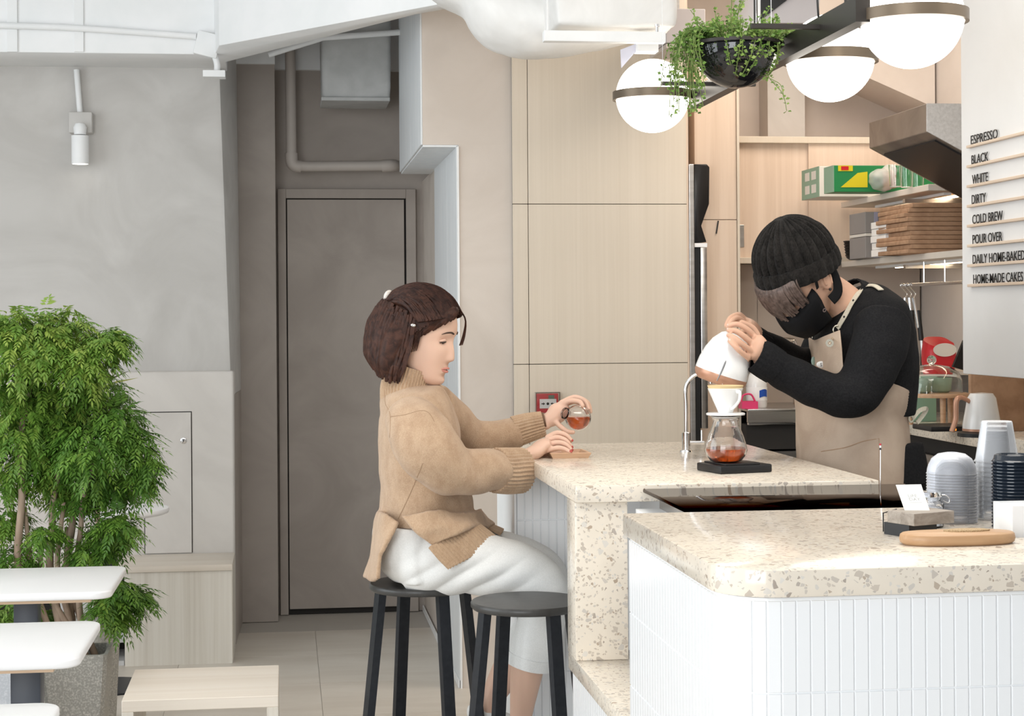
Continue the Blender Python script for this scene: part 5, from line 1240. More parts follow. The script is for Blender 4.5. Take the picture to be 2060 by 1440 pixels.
# spiky leaves poking out on the right
sp = thing('spiky_plant', (-0.6606, 6.6, 1.2558), 'thin yellow-edged spiky leaves poking out behind the feathery plant', 'plant')
M['spike'] = plain('yellow_green_blade', (0.36, 0.36, 0.10), 0.5); M['spike_dark'] = plain('dull_green_blade', (0.10, 0.11, 0.06), 0.5)
for k, (b_, m_) in enumerate((((-0.5464, 6.6, 1.2822), 's'), ((-0.5752, 6.6, 1.3103), 'd'), ((-0.642, 6.6, 1.3295), 's'), ((-0.6151, 6.6, 1.3052), 'd'), ((-0.5829, 6.6, 1.2494), 'd'))):
    a_ = V((-0.7059, 6.6, 1.2287)); b_ = V(b_); mid = a_.lerp(b_, 0.5)+V((0, 0, 0.012)); ll = []
    rows = [[a_+V((0,0,-0.004)), mid+V((0,0,-0.004)), b_], [a_+V((0,-0.002,0.004)), mid+V((0,-0.002,0.004)), b_+V((0,0,0.0005))]]
    obj('blade', MB().grid(rows, 0.0006), M['spike'] if m_ == 's' else M['spike_dark'], sp)
sb = V((-0.7059, 6.6, 1.2287)); obj('stem', MB().tube([(sb.x, sb.y, 0.40), (sb.x+0.01, sb.y, 0.9), sb], 0.008, 8, 4), M['bark'], sp, 60)
obj('pot', MB().lathe([(0, 0), (0.07, 0), (0.09, 0.40), (0.08, 0.40), (0.075, 0.37), (0, 0.37)], (sb.x, sb.y, 0), 24), M['stone_pot'], sp, 40)

# ---------------------------------------------------------------- people: shared helpers
M['skin_w'] = plain('fair_skin', (0.74, 0.49, 0.37), 0.5, sss=0.12, spec=0.35)
M['skin_b'] = plain('warm_skin', (0.66, 0.40, 0.28), 0.5, sss=0.12, spec=0.35)
YR = (0, 1, 0)
def gs(x, s): return math.exp(-(x/s)**2)
def head_shape(wm=1.0, nose=0.017):
    """head in its own axes: x forward, y left, z up; origin between the ears"""
    prof = [  # z, front x, back x, half width
        (-0.122, 0.055, 0.030, 0.012), (-0.117, 0.071, 0.000, 0.026), (-0.105, 0.079, -0.022, 0.040), (-0.088, 0.080, -0.040, 0.049), (-0.070, 0.0795, -0.056, 0.0565),
        (-0.050, 0.083, -0.070, 0.062), (-0.025, 0.085, -0.084, 0.067), (0.000, 0.083, -0.094, 0.0705), (0.020, 0.0865, -0.100, 0.073), (0.040, 0.087, -0.103, 0.0745),
        (0.060, 0.082, -0.102, 0.074), (0.080, 0.070, -0.095, 0.069), (0.097, 0.050, -0.080, 0.058), (0.108, 0.026, -0.058, 0.042), (0.113, 0.002, -0.032, 0.020)]
    rings = []; n = 64; K = 6
    for i in range(len(prof)-1):
        for t in range(K):
            u = t/K; q = [cr(prof[max(i-1, 0)][c], prof[i][c], prof[i+1][c], prof[min(i+2, len(prof)-1)][c], u) for c in range(4)]
            z, xf, xb, w_ = q; cxm = (xf*0.42+xb*0.58); ring = []
            for j in range(n):
                a = 2*PI*j/n; ca, sa = math.cos(a), math.sin(a)
                ex = 0.86 if ca > 0 else 1.0
                x = cxm+(xf-cxm if ca > 0 else cxm-xb)*math.copysign(abs(ca)**ex, ca); y = w_*wm*math.copysign(abs(sa)**0.9, sa)
                if ca > 0:
                    # nose
                    zz = z
                    nb = max(0.0, 1-abs((zz+0.040)/0.012)**2)*0.25
                    ridge = nose*max(0.0, min(1.0, (0.022-zz)/0.060)) if -0.046 < zz < 0.022 else (nose*max(0, 1-(-0.046-zz)/0.010) if -0.056 < zz <= -0.046 else 0)
                    wd = 0.0085+0.006*max(0, min(1, (0.01-zz)/0.05))
                    x += ridge*gs(y, wd)
                    x += 0.004*gs(abs(y)-0.011, 0.006)*gs(zz+0.043, 0.008)
                    # eye sockets, brow, lips, chin, cheeks
                    x -= 0.0085*gs(abs(y)-0.031, 0.017)*gs(zz-0.002, 0.013)
                    x += 0.003*gs(abs(y)-0.030, 0.02)*gs(zz-0.024, 0.008)
                    x += 0.0060*gs(y, 0.018)*gs(zz+0.0665, 0.0055)+0.0055*gs(y, 0.016)*gs(zz+0.079, 0.0055)
                    x -= 0.0035*gs(y, 0.02)*gs(zz+0.0728, 0.0025)+0.004*gs(y, 0.02)*gs(zz+0.091, 0.006)
                    x += 0.004*gs(y, 0.018)*gs(zz+0.107, 0.009)
                    x += 0.003*gs(abs(y)-0.043, 0.018)*gs(zz+0.030, 0.02)
                ring.append(V((x, y, z)))
            rings.append(ring)
    h_ = MB().loft(rings)
    for s_ in (-1, 1):
        h_.ball((-0.014, s_*0.076*wm, -0.012), (0.017, 0.007, 0.029), 14, 10, Matrix.Rotation(math.radians(-12*s_), 3, 'Z') @ Matrix.Rotation(math.radians(-8), 3, 'Y'))
    return h_
def xf(mb, mtx):
    o_ = MB(); o_.v = [tuple(mtx @ V(v)) for v in mb.v]; o_.f = mb.f; return o_
def finger(pts, r=0.0082, tip=0.8):
    pts = [V(p) for p in pts]; n_ = len(pts)
    m_ = MB().tube(pts, [r*(1.05-(1.05-tip)*i/(n_-1)) for i in range(n_)], 12, 6)
    m_.ball(pts[-1], r*tip*1.0, 12, 8); m_.ball(pts[0], r*1.1, 12, 8)
    return m_
def nail(pts, m_, par, r=0.0062):
    a, b = V(pts[-2]), V(pts[-1]); d = (b-a).normalized()
    n_ = V((0, -0.7, 0.7)); n_ = (n_-d*n_.dot(d)).normalized(); s_ = d.cross(n_)
    c_ = b+n_*(r*0.72)+d*0.001
    obj('fingernail', MB().ball(c_, (0.0052, 0.0042, 0.0016), 10, 6, Matrix((d, s_, n_)).transposed()), m_, par, 180)
def ribbed_tube(pts, radii, ribs, amp, n=None, ref=YR, k=6, thick=0.006, cap=False):
    """tube with ribs along its length, open ends with an inner wall"""
    n = n or ribs*6; base = MB().tube(pts, radii, n, k, False, ref); m_ = len(base.v)//n; out = MB(); rg = []
    for j in range(m_):
        r_ = [V(v) for v in base.v[j*n:(j+1)*n]]; c_ = sum(r_, V())/n
        rg.append([c_+(p-c_)*(1+amp*math.cos(2*PI*ribs*i/n)/max(1e-6, (p-c_).length)) for i, p in enumerate(r_)])
    inn = [[(sum(r_, V())/n)+(p-(sum(r_, V())/n))*(1-thick/max(1e-6, (p-(sum(r_, V())/n)).length)) for p in r_] for r_ in rg[::-1]]
    return out.loft(rg+inn, False, True)

# ---------------------------------------------------------------- woman on the bar stool
wm = thing('person', (0.38, 4.86, 0.76), 'woman in a beige knit sweater and white trousers sitting at the counter with a glass', 'person')
# head: pitched forward, turned slightly to the camera
HW = Matrix.Translation((0.3774, 4.84, 1.4477)) @ Matrix.Rotation(math.radians(-23), 4, 'Z') @ Matrix.Rotation(math.radians(12), 4, 'Y') @ Matrix.Scale(1.05, 4)
body = [xf(head_shape(1.0, 0.0145), HW)]
neck0, neck1 = HW @ V((-0.022, 0, -0.06)), V((0.3388, 4.86, 1.2755))
body.append(MB().tube([neck0, neck0.lerp(neck1, 0.5), neck1], [0.047, 0.046, 0.055], 24, 6))
hips = V((0.3398, 4.86, 0.8309))
body.append(MB().tube([(0.339, 4.86, 1.3033), (0.3468, 4.86, 1.2337), (0.3626, 4.86, 1.1084), (0.3549, 4.86, 0.9973), (0.3446, 4.86, 0.9141), (0.3356, 4.86, 0.824)], [(0.05,0.07), (0.085,0.15), (0.085,0.13), (0.08,0.115), (0.09,0.15), (0.09,0.16)], 28, 5, ref=YR))
# near arm (right), far arm (left)
RA = [(0.3274, 4.7, 1.2534), (0.3852, 4.66, 1.1305), (0.4497, 4.68, 1.0809), (0.5583, 4.74, 1.09), (0.656, 4.83, 1.1029)]
LA = [(0.39, 5.02, 1.236), (0.5035, 5.08, 1.1468), (0.579, 5.1, 1.1223), (0.6754, 5.1, 1.1604), (0.7633, 5.09, 1.1905)]
body.append(MB().tube(RA, [0.045, 0.04, 0.036, 0.030, (0.021,0.025)], 18, 6))
body.append(MB().tube(LA, [0.045, 0.04, 0.036, 0.030, (0.021,0.025)], 18, 6))
# legs
RL = [(0.341, 4.78, 0.8349), (0.5152, 4.74, 0.8156), (0.6841, 4.72, 0.7801), (0.6847, 4.73, 0.6625), (0.6549, 4.75, 0.5366), (0.6386, 4.78, 0.3934), (0.6368, 4.79, 0.3388)]
LL = [(0.3596, 4.94, 0.8195), (0.5559, 4.98, 0.8021), (0.754, 5, 0.7583), (0.7092, 5, 0.6151), (0.6331, 4.98, 0.4918), (0.5734, 4.97, 0.3928), (0.5632, 4.97, 0.3674)]
for lg_ in (RL, LL):
    body.append(MB().tube(lg_, [0.060, 0.056, 0.046, 0.046, 0.046, 0.031, 0.030], 22, 6))
    body.append(MB().tube([lg_[-1], V(lg_[-1])+V((0.05, -0.005, -0.03)), V(lg_[-1])+V((0.12, -0.01, -0.05))], [(0.028,0.028), (0.024,0.034), (0.012,0.034)], 16, 5, ref=YR))
# right hand resting on the counter: back of the hand up, fingers together
RH = {'index': [(0.7404, 4.92, 1.1539), (0.7655, 4.915, 1.1667), (0.7906, 4.91, 1.1609), (0.8055, 4.905, 1.1454)],
      'middle': [(0.7344, 4.9, 1.1441), (0.7623, 4.895, 1.1553), (0.7865, 4.885, 1.1471), (0.8012, 4.88, 1.1288)],
      'ring': [(0.7313, 4.88, 1.1328), (0.7583, 4.87, 1.143), (0.7832, 4.865, 1.1373), (0.7979, 4.86, 1.1219)],
      'little': [(0.7282, 4.86, 1.1217), (0.7523, 4.85, 1.1291), (0.7742, 4.845, 1.1277), (0.7917, 4.84, 1.1179)],
      'thumb': [(0.6956, 4.91, 1.11), (0.7271, 4.93, 1.1008), (0.7574, 4.94, 1.1038), (0.7799, 4.945, 1.1073)]}
body.append(MB().tube([RA[-1], (0.6927, 4.86, 1.1167), (0.7207, 4.885, 1.134), (0.7421, 4.885, 1.1408)], [(0.021,0.025), (0.021,0.036), (0.020,0.043), (0.014,0.040)], 20, 6, ref=YR))
for k_, pts in RH.items(): body.append(finger(pts, 0.0085 if k_ != 'little' else 0.0075))
# left hand round the glass
LH = {'index': [(0.8037, 5.08, 1.2375), (0.8303, 5.06, 1.2513), (0.8544, 5.045, 1.2488), (0.8615, 5.035, 1.2375)],
      'middle': [(0.8099, 5.1, 1.2438), (0.8457, 5.09, 1.26), (0.8744, 5.075, 1.2501), (0.8844, 5.065, 1.2269)],
      'ring': [(0.8153, 5.115, 1.2401), (0.8544, 5.115, 1.2573), (0.8871, 5.105, 1.244), (0.8956, 5.095, 1.2164)],
      'little': [(0.8146, 5.13, 1.2305), (0.8531, 5.135, 1.2445), (0.8838, 5.13, 1.2325), (0.8925, 5.12, 1.2121)],
      'thumb': [(0.7848, 5.075, 1.1926), (0.7993, 5.055, 1.176), (0.8183, 5.045, 1.1617), (0.8337, 5.04, 1.1603)]}
body.append(MB().tube([LA[-1], (0.7812, 5.09, 1.2006), (0.8, 5.095, 1.2177), (0.8188, 5.1, 1.2363)], [(0.021,0.024), (0.026,0.028), (0.030,0.034), (0.016,0.034)], 20, 6, ref=YR))
for k_, pts in LH.items(): body.append(finger(pts, 0.0085 if k_ != 'little' else 0.0075))
obj('body', remesh(body, 0.0032, 3), M['skin_w'], wm, 180)
M['nail'] = plain('red_nail_varnish', (0.45, 0.06, 0.05), 0.25)
for k_ in ('index', 'middle', 'ring', 'little'): nail(RH[k_], M['nail'], wm)
# face details
M['lip'] = plain('coral_lips', (0.60, 0.24, 0.19), 0.4); M['eye_dark'] = plain('dark_iris', (0.02, 0.012, 0.008), 0.1); M['eye_white'] = plain('eye_white', (0.50, 0.45, 0.42), 0.3)
M['hair_w'] = mottled('dark_brown_hair', (0.022, 0.009, 0.006), (0.065, 0.026, 0.016), 60, 0.5, 4, 0.35, 0.5, (1, 1, 1), spec=0.18); M['brow'] = plain('brow_hair', (0.06, 0.035, 0.025), 0.7)
def hw(x, y, z): return HW @ V((x, y, z))
for s_ in (-1, 1):
    e_ = obj('eye', MB().ball(hw(0.0605, s_*0.0305, 0.000), (0.0115, 0.0105, 0.0075), 18, 12, HW.to_3x3().normalized()), M['eye_white'], wm, 180)
    obj('iris', MB().ball(hw(0.0688, s_*0.0315, -0.0025), (0.0042, 0.0050, 0.0045), 14, 8, HW.to_3x3().normalized()), M['eye_dark'], e_, 180)
    obj('eyelid', MB().tube([hw(0.0670, s_*0.0195, 0.003), hw(0.0712, s_*0.0265, 0.0040), hw(0.0700, s_*0.035, 0.0032), hw(0.0620, s_*0.0435, -0.0005)], [(0.0025, 0.004), (0.0042, 0.005), (0.0042, 0.005), (0.0022, 0.004)], 10, 5), M['skin_w'], e_, 180)
    obj('eyelashes', MB().tube([hw(0.0700, s_*0.0205, 0.0005), hw(0.0750, s_*0.0265, -0.0002), hw(0.0735, s_*0.036, -0.0012), hw(0.0650, s_*0.0455, -0.0040)], [(0.0008, 0.0012), (0.0013, 0.0026), (0.0013, 0.0026), (0.0008, 0.002)], 8, 5), M['eye_dark'], e_, 180)
    obj('eyebrow', MB().tube([hw(0.0890, s_*0.014, 0.0235), hw(0.0850, s_*0.026, 0.0270), hw(0.0770, s_*0.041, 0.0250), hw(0.0675, s_*0.051, 0.019)], [(0.0012, 0.0022), (0.0013, 0.003), (0.0012, 0.0026), (0.0006, 0.001)], 8, 5), M['brow'], wm, 180)
obj('upper_lip', MB().tube([hw(0.0725, -0.0235, -0.0735), hw(0.0835, -0.011, -0.0692), hw(0.0868, 0, -0.0692), hw(0.0835, 0.011, -0.0692), hw(0.0725, 0.0235, -0.0735)], [0.0010, (0.0024,0.0032), (0.0027,0.0034), (0.0024,0.0032), 0.0010], 10, 5), M['lip'], wm, 180)
obj('lower_lip', MB().tube([hw(0.0725, -0.0225, -0.0745), hw(0.0822, -0.010, -0.0775), hw(0.0848, 0, -0.0783), hw(0.0822, 0.010, -0.0775), hw(0.0725, 0.0225, -0.0745)], [0.0010, (0.0030,0.0036), (0.0034,0.0038), (0.0030,0.0036), 0.0010], 10, 5), M['lip'], wm, 180)

# hair: cap, bob at the back, locks laid over it
def sph(c_, e_, d_): d_ = d_.normalized(); return c_+V((d_.x*e_[0], d_.y*e_[1], d_.z*e_[2]))
HC_, HE_ = V((-0.012, 0, 0.030)), (0.112, 0.0925, 0.100)
cap_ = MB().ball(HC_, HE_, 32, 20)
hair_parts = [xf(cap_, HW)]
hair_parts.append(xf(MB().ball((-0.078, 0, -0.020), (0.066, 0.086, 0.105), 28, 18), HW))
hair_parts.append(xf(MB().ball((-0.062, 0, -0.078), (0.060, 0.084, 0.050), 28, 16), HW))
for s_ in (-1, 1): hair_parts.append(xf(MB().tube([(-0.02, s_*0.076, 0.03), (-0.045, s_*0.083, -0.02), (-0.05, s_*0.078, -0.085), (-0.038, s_*0.066, -0.118)], [(0.035,0.018), (0.034,0.02), (0.030,0.02), (0.014,0.012)], 16, 6, ref=(0,1,0)), HW))
hm = remesh(hair_parts, 0.005, 4)
# keep the hair off the face
inv = HW.inverted(); bm = bmesh.new(); bm.from_mesh(hm); dele = []
for v in bm.verts:
    q = inv @ v.co
    if q.x > -0.004 and q.z < max(0.004, 0.02+(q.x-0.02)*0.82): dele.append(v)
bmesh.ops.delete(bm, geom=dele, context='VERTS'); bm.to_mesh(hm); bm.free()
hair = obj('hair', hm, M['hair_w'], wm, 180)
rl = random.Random(21); locks = MB()
def lock(pts, r0): 
    pts = [HW @ V(p) for p in pts]; n_ = len(pts)
    locks.tube(pts, [(r0*(0.45+0.75*math.sin(PI*min(0.98, 0.12+0.8*i/(n_-1)))), r0*0.4) for i in range(n_)], 6, 3)
clip_d = V((-0.80, 0, 0.42))
for k in range(170):            # swept back from the hairline to the clip
    s_ = -1 if k % 3 else 1; a = rl.uniform(0.0, 1.0)
    st_d = V((0.95-0.75*a*a, s_*(0.06+0.92*a), 0.62-0.52*a)).normalized()
    en_d = (clip_d+V((0, s_*rl.uniform(0.0, 0.5), rl.uniform(-0.25, 0.05)))).normalized()
    pts = []
    for i in range(7):
        t = i/6; d_ = (st_d*(1-t)+en_d*t+V((0, 0, 0.55*math.sin(PI*t)*(1-a*0.6)))).normalized(); e2 = tuple(q+0.0025+rl.uniform(0, 0.003) for q in HE_); pts.append(sph(HC_, e2, d_))
    lock(pts, 0.0065)
for k in range(230):            # falling from the clip level to the bob edge
    a = rl.uniform(-1, 1); ang_ = PI+a*1.78; rr = rl.uniform(0.985, 1.03)
    def hp_(t):
        z = 0.075-0.20*t; ex = (0.106+0.022*math.sin(PI*min(1, t*1.15)))*rr*(1 if t < 0.82 else 1-0.28*(t-0.82)/0.18)
        return V((-0.020+ex*math.cos(ang_)*0.98-0.012*t, 0.0905*rr*math.sin(ang_)*(1 if t < 0.8 else 1-0.15*(t-0.8)/0.2), z+0.006*math.sin(5*a)))
    t0 = rl.uniform(0.0, 0.22); tl = rl.uniform(0.90, 1.02)*(1.0 if abs(a) > 0.45 else 0.94)
    pts = [hp_(t0+(tl-t0)*i/6)+V((rl.uniform(-.002, .002), rl.uniform(-.002, .002), 0)) for i in range(7)]
    if max(p.x for p in pts) > 0.012 and pts[-1].z < 0.0: pts = [V((min(p.x, 0.004), p.y, p.z)) for p in pts]
    lock(pts, 0.0068)
for k in range(46):             # side-swept fringe over the temple (near side) and a wisp on the far side
    a = k/45; s_ = -1 if k < 38 else 1
    st_ = sph(HC_, HE_, V((0.80-0.28*a, s_*0.18, 0.66)))
    if s_ < 0:
        mid_ = V((0.088-0.03*a, -0.046-0.020*a, 0.068-0.006*a)); xe = 0.090-0.096*a; mid_ = V((0.094-0.05*a, -0.040-0.036*a, 0.088-0.03*a)); en_ = V((xe, -0.052-0.030*a, 0.016+(xe-0.02)*0.82-rl.uniform(0, 0.012)))
    else:
        mid_ = V((0.098, 0.038, 0.060)); en_ = V((0.094+0.004*math.sin(k), 0.050, 0.010-rl.uniform(0, 0.02)))
    lock([st_, st_.lerp(mid_, 0.55)+V((0.004, 0, 0.003)), mid_, mid_.lerp(en_, 0.6)+V((0.002, -0.003*(-s_), 0)), en_], 0.0058 if s_ < 0 else 0.0025)
for k in range(9):              # sideburn wisps before the ear
    x_ = 0.020-0.004*k; lock([(x_, -0.083, 0.02), (x_-0.001, -0.0815, -0.012), (x_-0.004, -0.078, -0.035-0.002*k)], 0.0022)
obj('hair_locks', locks, M['hair_w'], hair, 60, kind='stuff')
M['pearl'] = plain('pearl_clip', (0.72, 0.66, 0.60), 0.2)
obj('hair_clip', MB().ball(hw(-0.108, -0.02, 0.085), (0.010, 0.026, 0.018), 16, 10, HW.to_3x3()), M['pearl'], wm, 180, label='oval pearl hair clip')
obj('hair_pin', MB().ball(hw(0.000, -0.094, 0.030), (0.008, 0.004, 0.005), 12, 8, HW.to_3x3()), M['steel'], wm, 180)

# sweater
M['knit'] = knit('beige_wool_knit', (0.42, 0.275, 0.172), (0.56, 0.395, 0.265)); M['knit_rib'] = knit('beige_rib_knit', (0.43, 0.285, 0.178), (0.54, 0.38, 0.25), 300)
torso = MB().tube([(0.3334, 4.86, 1.309), (0.3388, 4.86, 1.2867), (0.3552, 4.86, 1.2448), (0.3673, 4.86, 1.1778), (0.371, 4.86, 1.1082), (0.3789, 4.86, 1.0386), (0.384, 4.86, 0.9759), (0.3865, 4.86, 0.9341)],
    [(0.058,0.07), (0.084,0.125), (0.104,0.182), (0.117,0.200), (0.119,0.195), (0.122,0.185), (0.130,0.182), (0.128,0.180)], 36, 6, ref=YR)
slv_r = MB().tube([(0.3293, 4.73, 1.2248), (0.349, 4.67, 1.1932), (0.3836, 4.64, 1.1414), (0.4434, 4.655, 1.0912), (0.5116, 4.69, 1.0815), (0.5768, 4.735, 1.0791)], [(0.068,0.070), (0.084,0.080), (0.086,0.076), (0.072,0.066), (0.062,0.060), (0.056,0.056)], 28, 6, ref=YR)
slv_l = MB().tube([(0.4056, 5, 1.2426), (0.4625, 5.06, 1.1953), (0.5339, 5.09, 1.1457), (0.6013, 5.1, 1.141), (0.6828, 5.1, 1.1603)], [(0.080,0.078), (0.076,0.076), (0.064,0.064), (0.056,0.058), (0.046,0.05)], 26, 6, ref=YR)
# front flap lies over the thighs, back flap hangs behind the seat
fl_f = MB().grid([spline([(0.3023, 4.675, 0.9665), (0.4006, 4.665, 0.9762), (0.5041, 4.78, 0.9613), (0.5406, 5.03, 0.9329)], 6), spline([(0.3429, 4.65, 0.9232), (0.4468, 4.66, 0.9383), (0.5275, 4.82, 0.9176), (0.5662, 5.04, 0.8993)], 6), spline([(0.3822, 4.645, 0.8857), (0.4748, 4.672, 0.9228), (0.5467, 4.83, 0.9021), (0.5935, 5.05, 0.8816)], 6)], 0.02)
fl_b = MB().grid([spline([(0.2932, 4.66, 0.9551), (0.2541, 4.72, 0.9732), (0.2478, 4.86, 0.9579), (0.2731, 5.02, 0.9397)], 6), spline([(0.2636, 4.66, 0.9065), (0.2428, 4.72, 0.9062), (0.2335, 4.86, 0.8889), (0.2526, 5.02, 0.8686)], 6), spline([(0.24, 4.67, 0.8658), (0.2322, 4.73, 0.8512), (0.2248, 4.86, 0.831), (0.2379, 5.02, 0.8088)], 6), spline([(0.236, 4.68, 0.7965), (0.2215, 4.74, 0.7853), (0.2078, 4.86, 0.7788), (0.2175, 5.02, 0.7549)], 6)], 0.014)
def sw_folds(co, nr):
    out_ = []
    for c in co:
        d_ = 0.006*noise.noise(V((c[0]*8, c[1]*6, c[2]*8)))+0.0025*noise.noise(V((c[0]*22, c[1]*14, c[2]*22)))
        # creases fanning from the near armpit and elbow
        d_ += 0.006*math.sin(62*(c[0]*0.75+c[2]*0.55))*gs(c[0]-0.52, 0.10)*gs(c[2]-1.10, 0.10)
        d_ += 0.0055*math.sin(50*(c[0]*0.8-c[2]*0.4))*gs(c[0]-0.42, 0.12)*gs(c[2]-0.98, 0.09)
        out_.append(d_)
    return np.array(out_)
sweater = obj('sweater', remesh([torso, slv_r, slv_l, fl_f, fl_b], 0.0055, 5, sw_folds), M['knit'], wm, 180, label='beige knitted sweater')
obj('cuff', ribbed_tube([(0.565, 4.728, 1.08), (0.6013, 4.755, 1.0756), (0.6455, 4.785, 1.0736)], [(0.060,0.060), (0.0625,0.062), (0.0615,0.060)], 34, 0.0022), M['knit_rib'], sweater, 60, label='ribbed cuff')
obj('cuff', ribbed_tube([(0.6695, 5.1, 1.1605), (0.7082, 5.1, 1.1716), (0.7551, 5.095, 1.183)], [(0.045,0.05), (0.042,0.046), (0.036,0.040)], 28, 0.002), M['knit_rib'], sweater, 60, label='ribbed cuff')
obj('collar', ribbed_tube([(0.3388, 4.86, 1.2755), (0.3347, 4.86, 1.2923), (0.3333, 4.857, 1.3119), (0.3386, 4.852, 1.3342), (0.347, 4.85, 1.3619)], [(0.080,0.104), (0.075,0.094), (0.070,0.082), (0.060,0.070), (0.060,0.068)], 44, 0.0022, ref=YR), M['knit_rib'], sweater, 60, label='ribbed turtleneck collar')
def rib_flap(rows, ribs, amp):
    g_ = []
    for r_ in rows: g_.append(spline(r_, 60))
    nrm_ = []
    for j, r_ in enumerate(g_):
        for i, p in enumerate(r_): r_[i] = p+V((0, -0.7, 0.7))*amp*math.sin(2*PI*ribs*i/(len(r_)-1))
    return MB().grid(g_, 0.007)
obj('hem', rib_flap([[(0.3758, 4.632, 0.8875), (0.4265, 4.66, 0.9067), (0.4807, 4.69, 0.9286), (0.5229, 4.74, 0.9271)], [(0.402, 4.63, 0.8553), (0.4556, 4.658, 0.8769), (0.5076, 4.69, 0.901), (0.5507, 4.745, 0.9068)], [(0.4275, 4.634, 0.8289), (0.48, 4.662, 0.849), (0.5324, 4.695, 0.8755), (0.5732, 4.75, 0.8893)]], 18, 0.0024), M['knit_rib'], sweater, 60, label='ribbed front hem')
obj('hem', rib_flap([[(0.5264, 4.9, 0.9137), (0.5393, 4.98, 0.9098), (0.551, 5.06, 0.9032)], [(0.5645, 4.9, 0.8988), (0.5781, 4.98, 0.8946), (0.5918, 5.06, 0.8877)], [(0.5985, 4.9, 0.8811), (0.6141, 4.98, 0.8766), (0.6269, 5.06, 0.8723)]], 10, 0.0024), M['knit_rib'], sweater, 60)
M['seam'] = plain('knit_seam', (0.36, 0.235, 0.145), 0.9)
from mathutils.bvhtree import BVHTree
def seam(target, pts, r, m_, par, name='seam', off=0.0):
    me = target.data; bv = BVHTree.FromPolygons([v.co+ORG[target.name] for v in me.vertices], [tuple(p.vertices) for p in me.polygons]); out_ = []
    for p in spline(pts, 8):
        h_ = bv.ray_cast(V((0, 0, 1.5)), (p-V((0, 0, 1.5))).normalized())
        if h_[0] is not None: out_.append(h_[0]+h_[1]*off)
    if len(out_) > 2: return obj(name, MB().tube(out_, r, 6, 1, smooth=False), m_, par, 60)
seam(sweater, [(0.2971, 4.7, 0.9557), (0.3257, 4.7, 1.0142), (0.3545, 4.7, 1.0809), (0.3641, 4.7, 1.1049)], 0.0011, M['seam'], sweater)
seam(sweater, [(0.266, 4.7, 1.3039), (0.2644, 4.7, 1.2703), (0.2776, 4.7, 1.2366), (0.2758, 4.7, 1.1763)], 0.0011, M['seam'], sweater)
seam(sweater, [(0.2789, 4.7, 1.2326), (0.3179, 4.7, 1.2374), (0.3583, 4.7, 1.2476), (0.3812, 4.7, 1.2419), (0.3972, 4.7, 1.2174)], 0.0011, M['seam'], sweater)
# trousers
M['cotton'] = mottled('white_cotton', (0.80, 0.80, 0.78), (0.86, 0.86, 0.84), 300, 0.85, 2, 0.15)
hip = MB().tube([(0.3363, 4.86, 0.9254), (0.336, 4.86, 0.8866), (0.3412, 4.86, 0.8281), (0.3492, 4.86, 0.7806)], [(0.095,0.16), (0.10,0.178), (0.094,0.182), (0.062,0.172)], 32, 6, ref=YR)
tr_r = MB().tube([(0.3161, 4.775, 0.8348), (0.3942, 4.76, 0.8404), (0.5158, 4.745, 0.8258), (0.6381, 4.735, 0.7995), (0.6957, 4.735, 0.7502), (0.6932, 4.74, 0.6742), (0.6741, 4.745, 0.6055), (0.662, 4.75, 0.5556)], [(0.080,0.082), (0.098,0.088), (0.086,0.086), (0.075,0.080), (0.068,0.075), (0.066,0.072), (0.064,0.070), (0.0625,0.068)], 30, 7, ref=YR)
tr_l = MB().tube([(0.3384, 4.94, 0.82), (0.4536, 4.96, 0.8287), (0.5848, 4.98, 0.8114), (0.7103, 5, 0.7738), (0.7537, 5, 0.7149), (0.7283, 5, 0.629), (0.6856, 4.99, 0.56), (0.6585, 4.985, 0.5215)], [(0.080,0.082), (0.085,0.086), (0.078,0.084), (0.072,0.078), (0.064,0.075), (0.060,0.072), (0.058,0.070), (0.058,0.068)], 30, 7, ref=YR)
def tr_folds(co, nr):
    out_ = []
    for c in co:
        d_ = 0.004*noise.noise(V((c[0]*10, c[1]*8, c[2]*10)))
        w_ = gs(c[0]-0.47, 0.16)*gs(c[2]-0.80, 0.075)
        s_ = (c[0]*0.62-c[2]*0.95)+0.02*noise.noise(V((c[0]*6, c[1]*6, c[2]*6)))
        d_ += 0.0062*w_*(abs(math.sin(46*s_))*2-1)
        d_ += 0.0025*gs(c[0]-0.70, 0.06)*gs(c[2]-0.60, 0.09)*math.sin(60*(c[0]*0.9+c[2]*0.35))
        out_.append(d_)
    return np.array(out_)
tro = obj('trousers', remesh([hip, tr_r, tr_l], 0.0052, 4, tr_folds), M['cotton'], wm, 180, label='white cropped trousers')
for (pts, rr) in (([(0.6647, 4.749, 0.5694), (0.658, 4.752, 0.5389)], (0.0655, 0.071)), ([(0.6629, 4.985, 0.53), (0.6497, 4.985, 0.5046)], (0.0605, 0.070))):
    obj('hem', ribbed_tube(pts, [rr, rr], 4, 0.0008, 40, thick=0.004), M['cotton'], tro, 60)
# shoes
M['shoe'] = plain('white_leather', (0.82, 0.81, 0.78), 0.45); M['sole'] = plain('tan_sole', (0.30, 0.20, 0.13), 0.6)
for lg_, lab in ((RL, None), (LL, None)):
    a_ = V(lg_[-1])
    sh = obj('shoe', remesh([MB().tube([a_+V((-0.035, 0, 0.02)), a_+V((-0.015, 0, -0.012)), a_+V((0.05, -0.004, -0.034)), a_+V((0.12, -0.01, -0.055)), a_+V((0.155, -0.012, -0.062))], [(0.022,0.028), (0.036,0.034), (0.030,0.038), (0.022,0.038), (0.010,0.026)], 20, 6, ref=YR)], 0.004, 3), M['shoe'], wm, 180)
    obj('sole', MB().tube([a_+V((-0.040, 0, -0.040)), a_+V((0.04, -0.004, -0.062)), a_+V((0.12, -0.01, -0.078)), a_+V((0.16, -0.012, -0.074))], [(0.006,0.028), (0.006,0.034), (0.006,0.036), (0.005,0.024)], 16, 5, ref=YR), M['sole'], sh, 60)
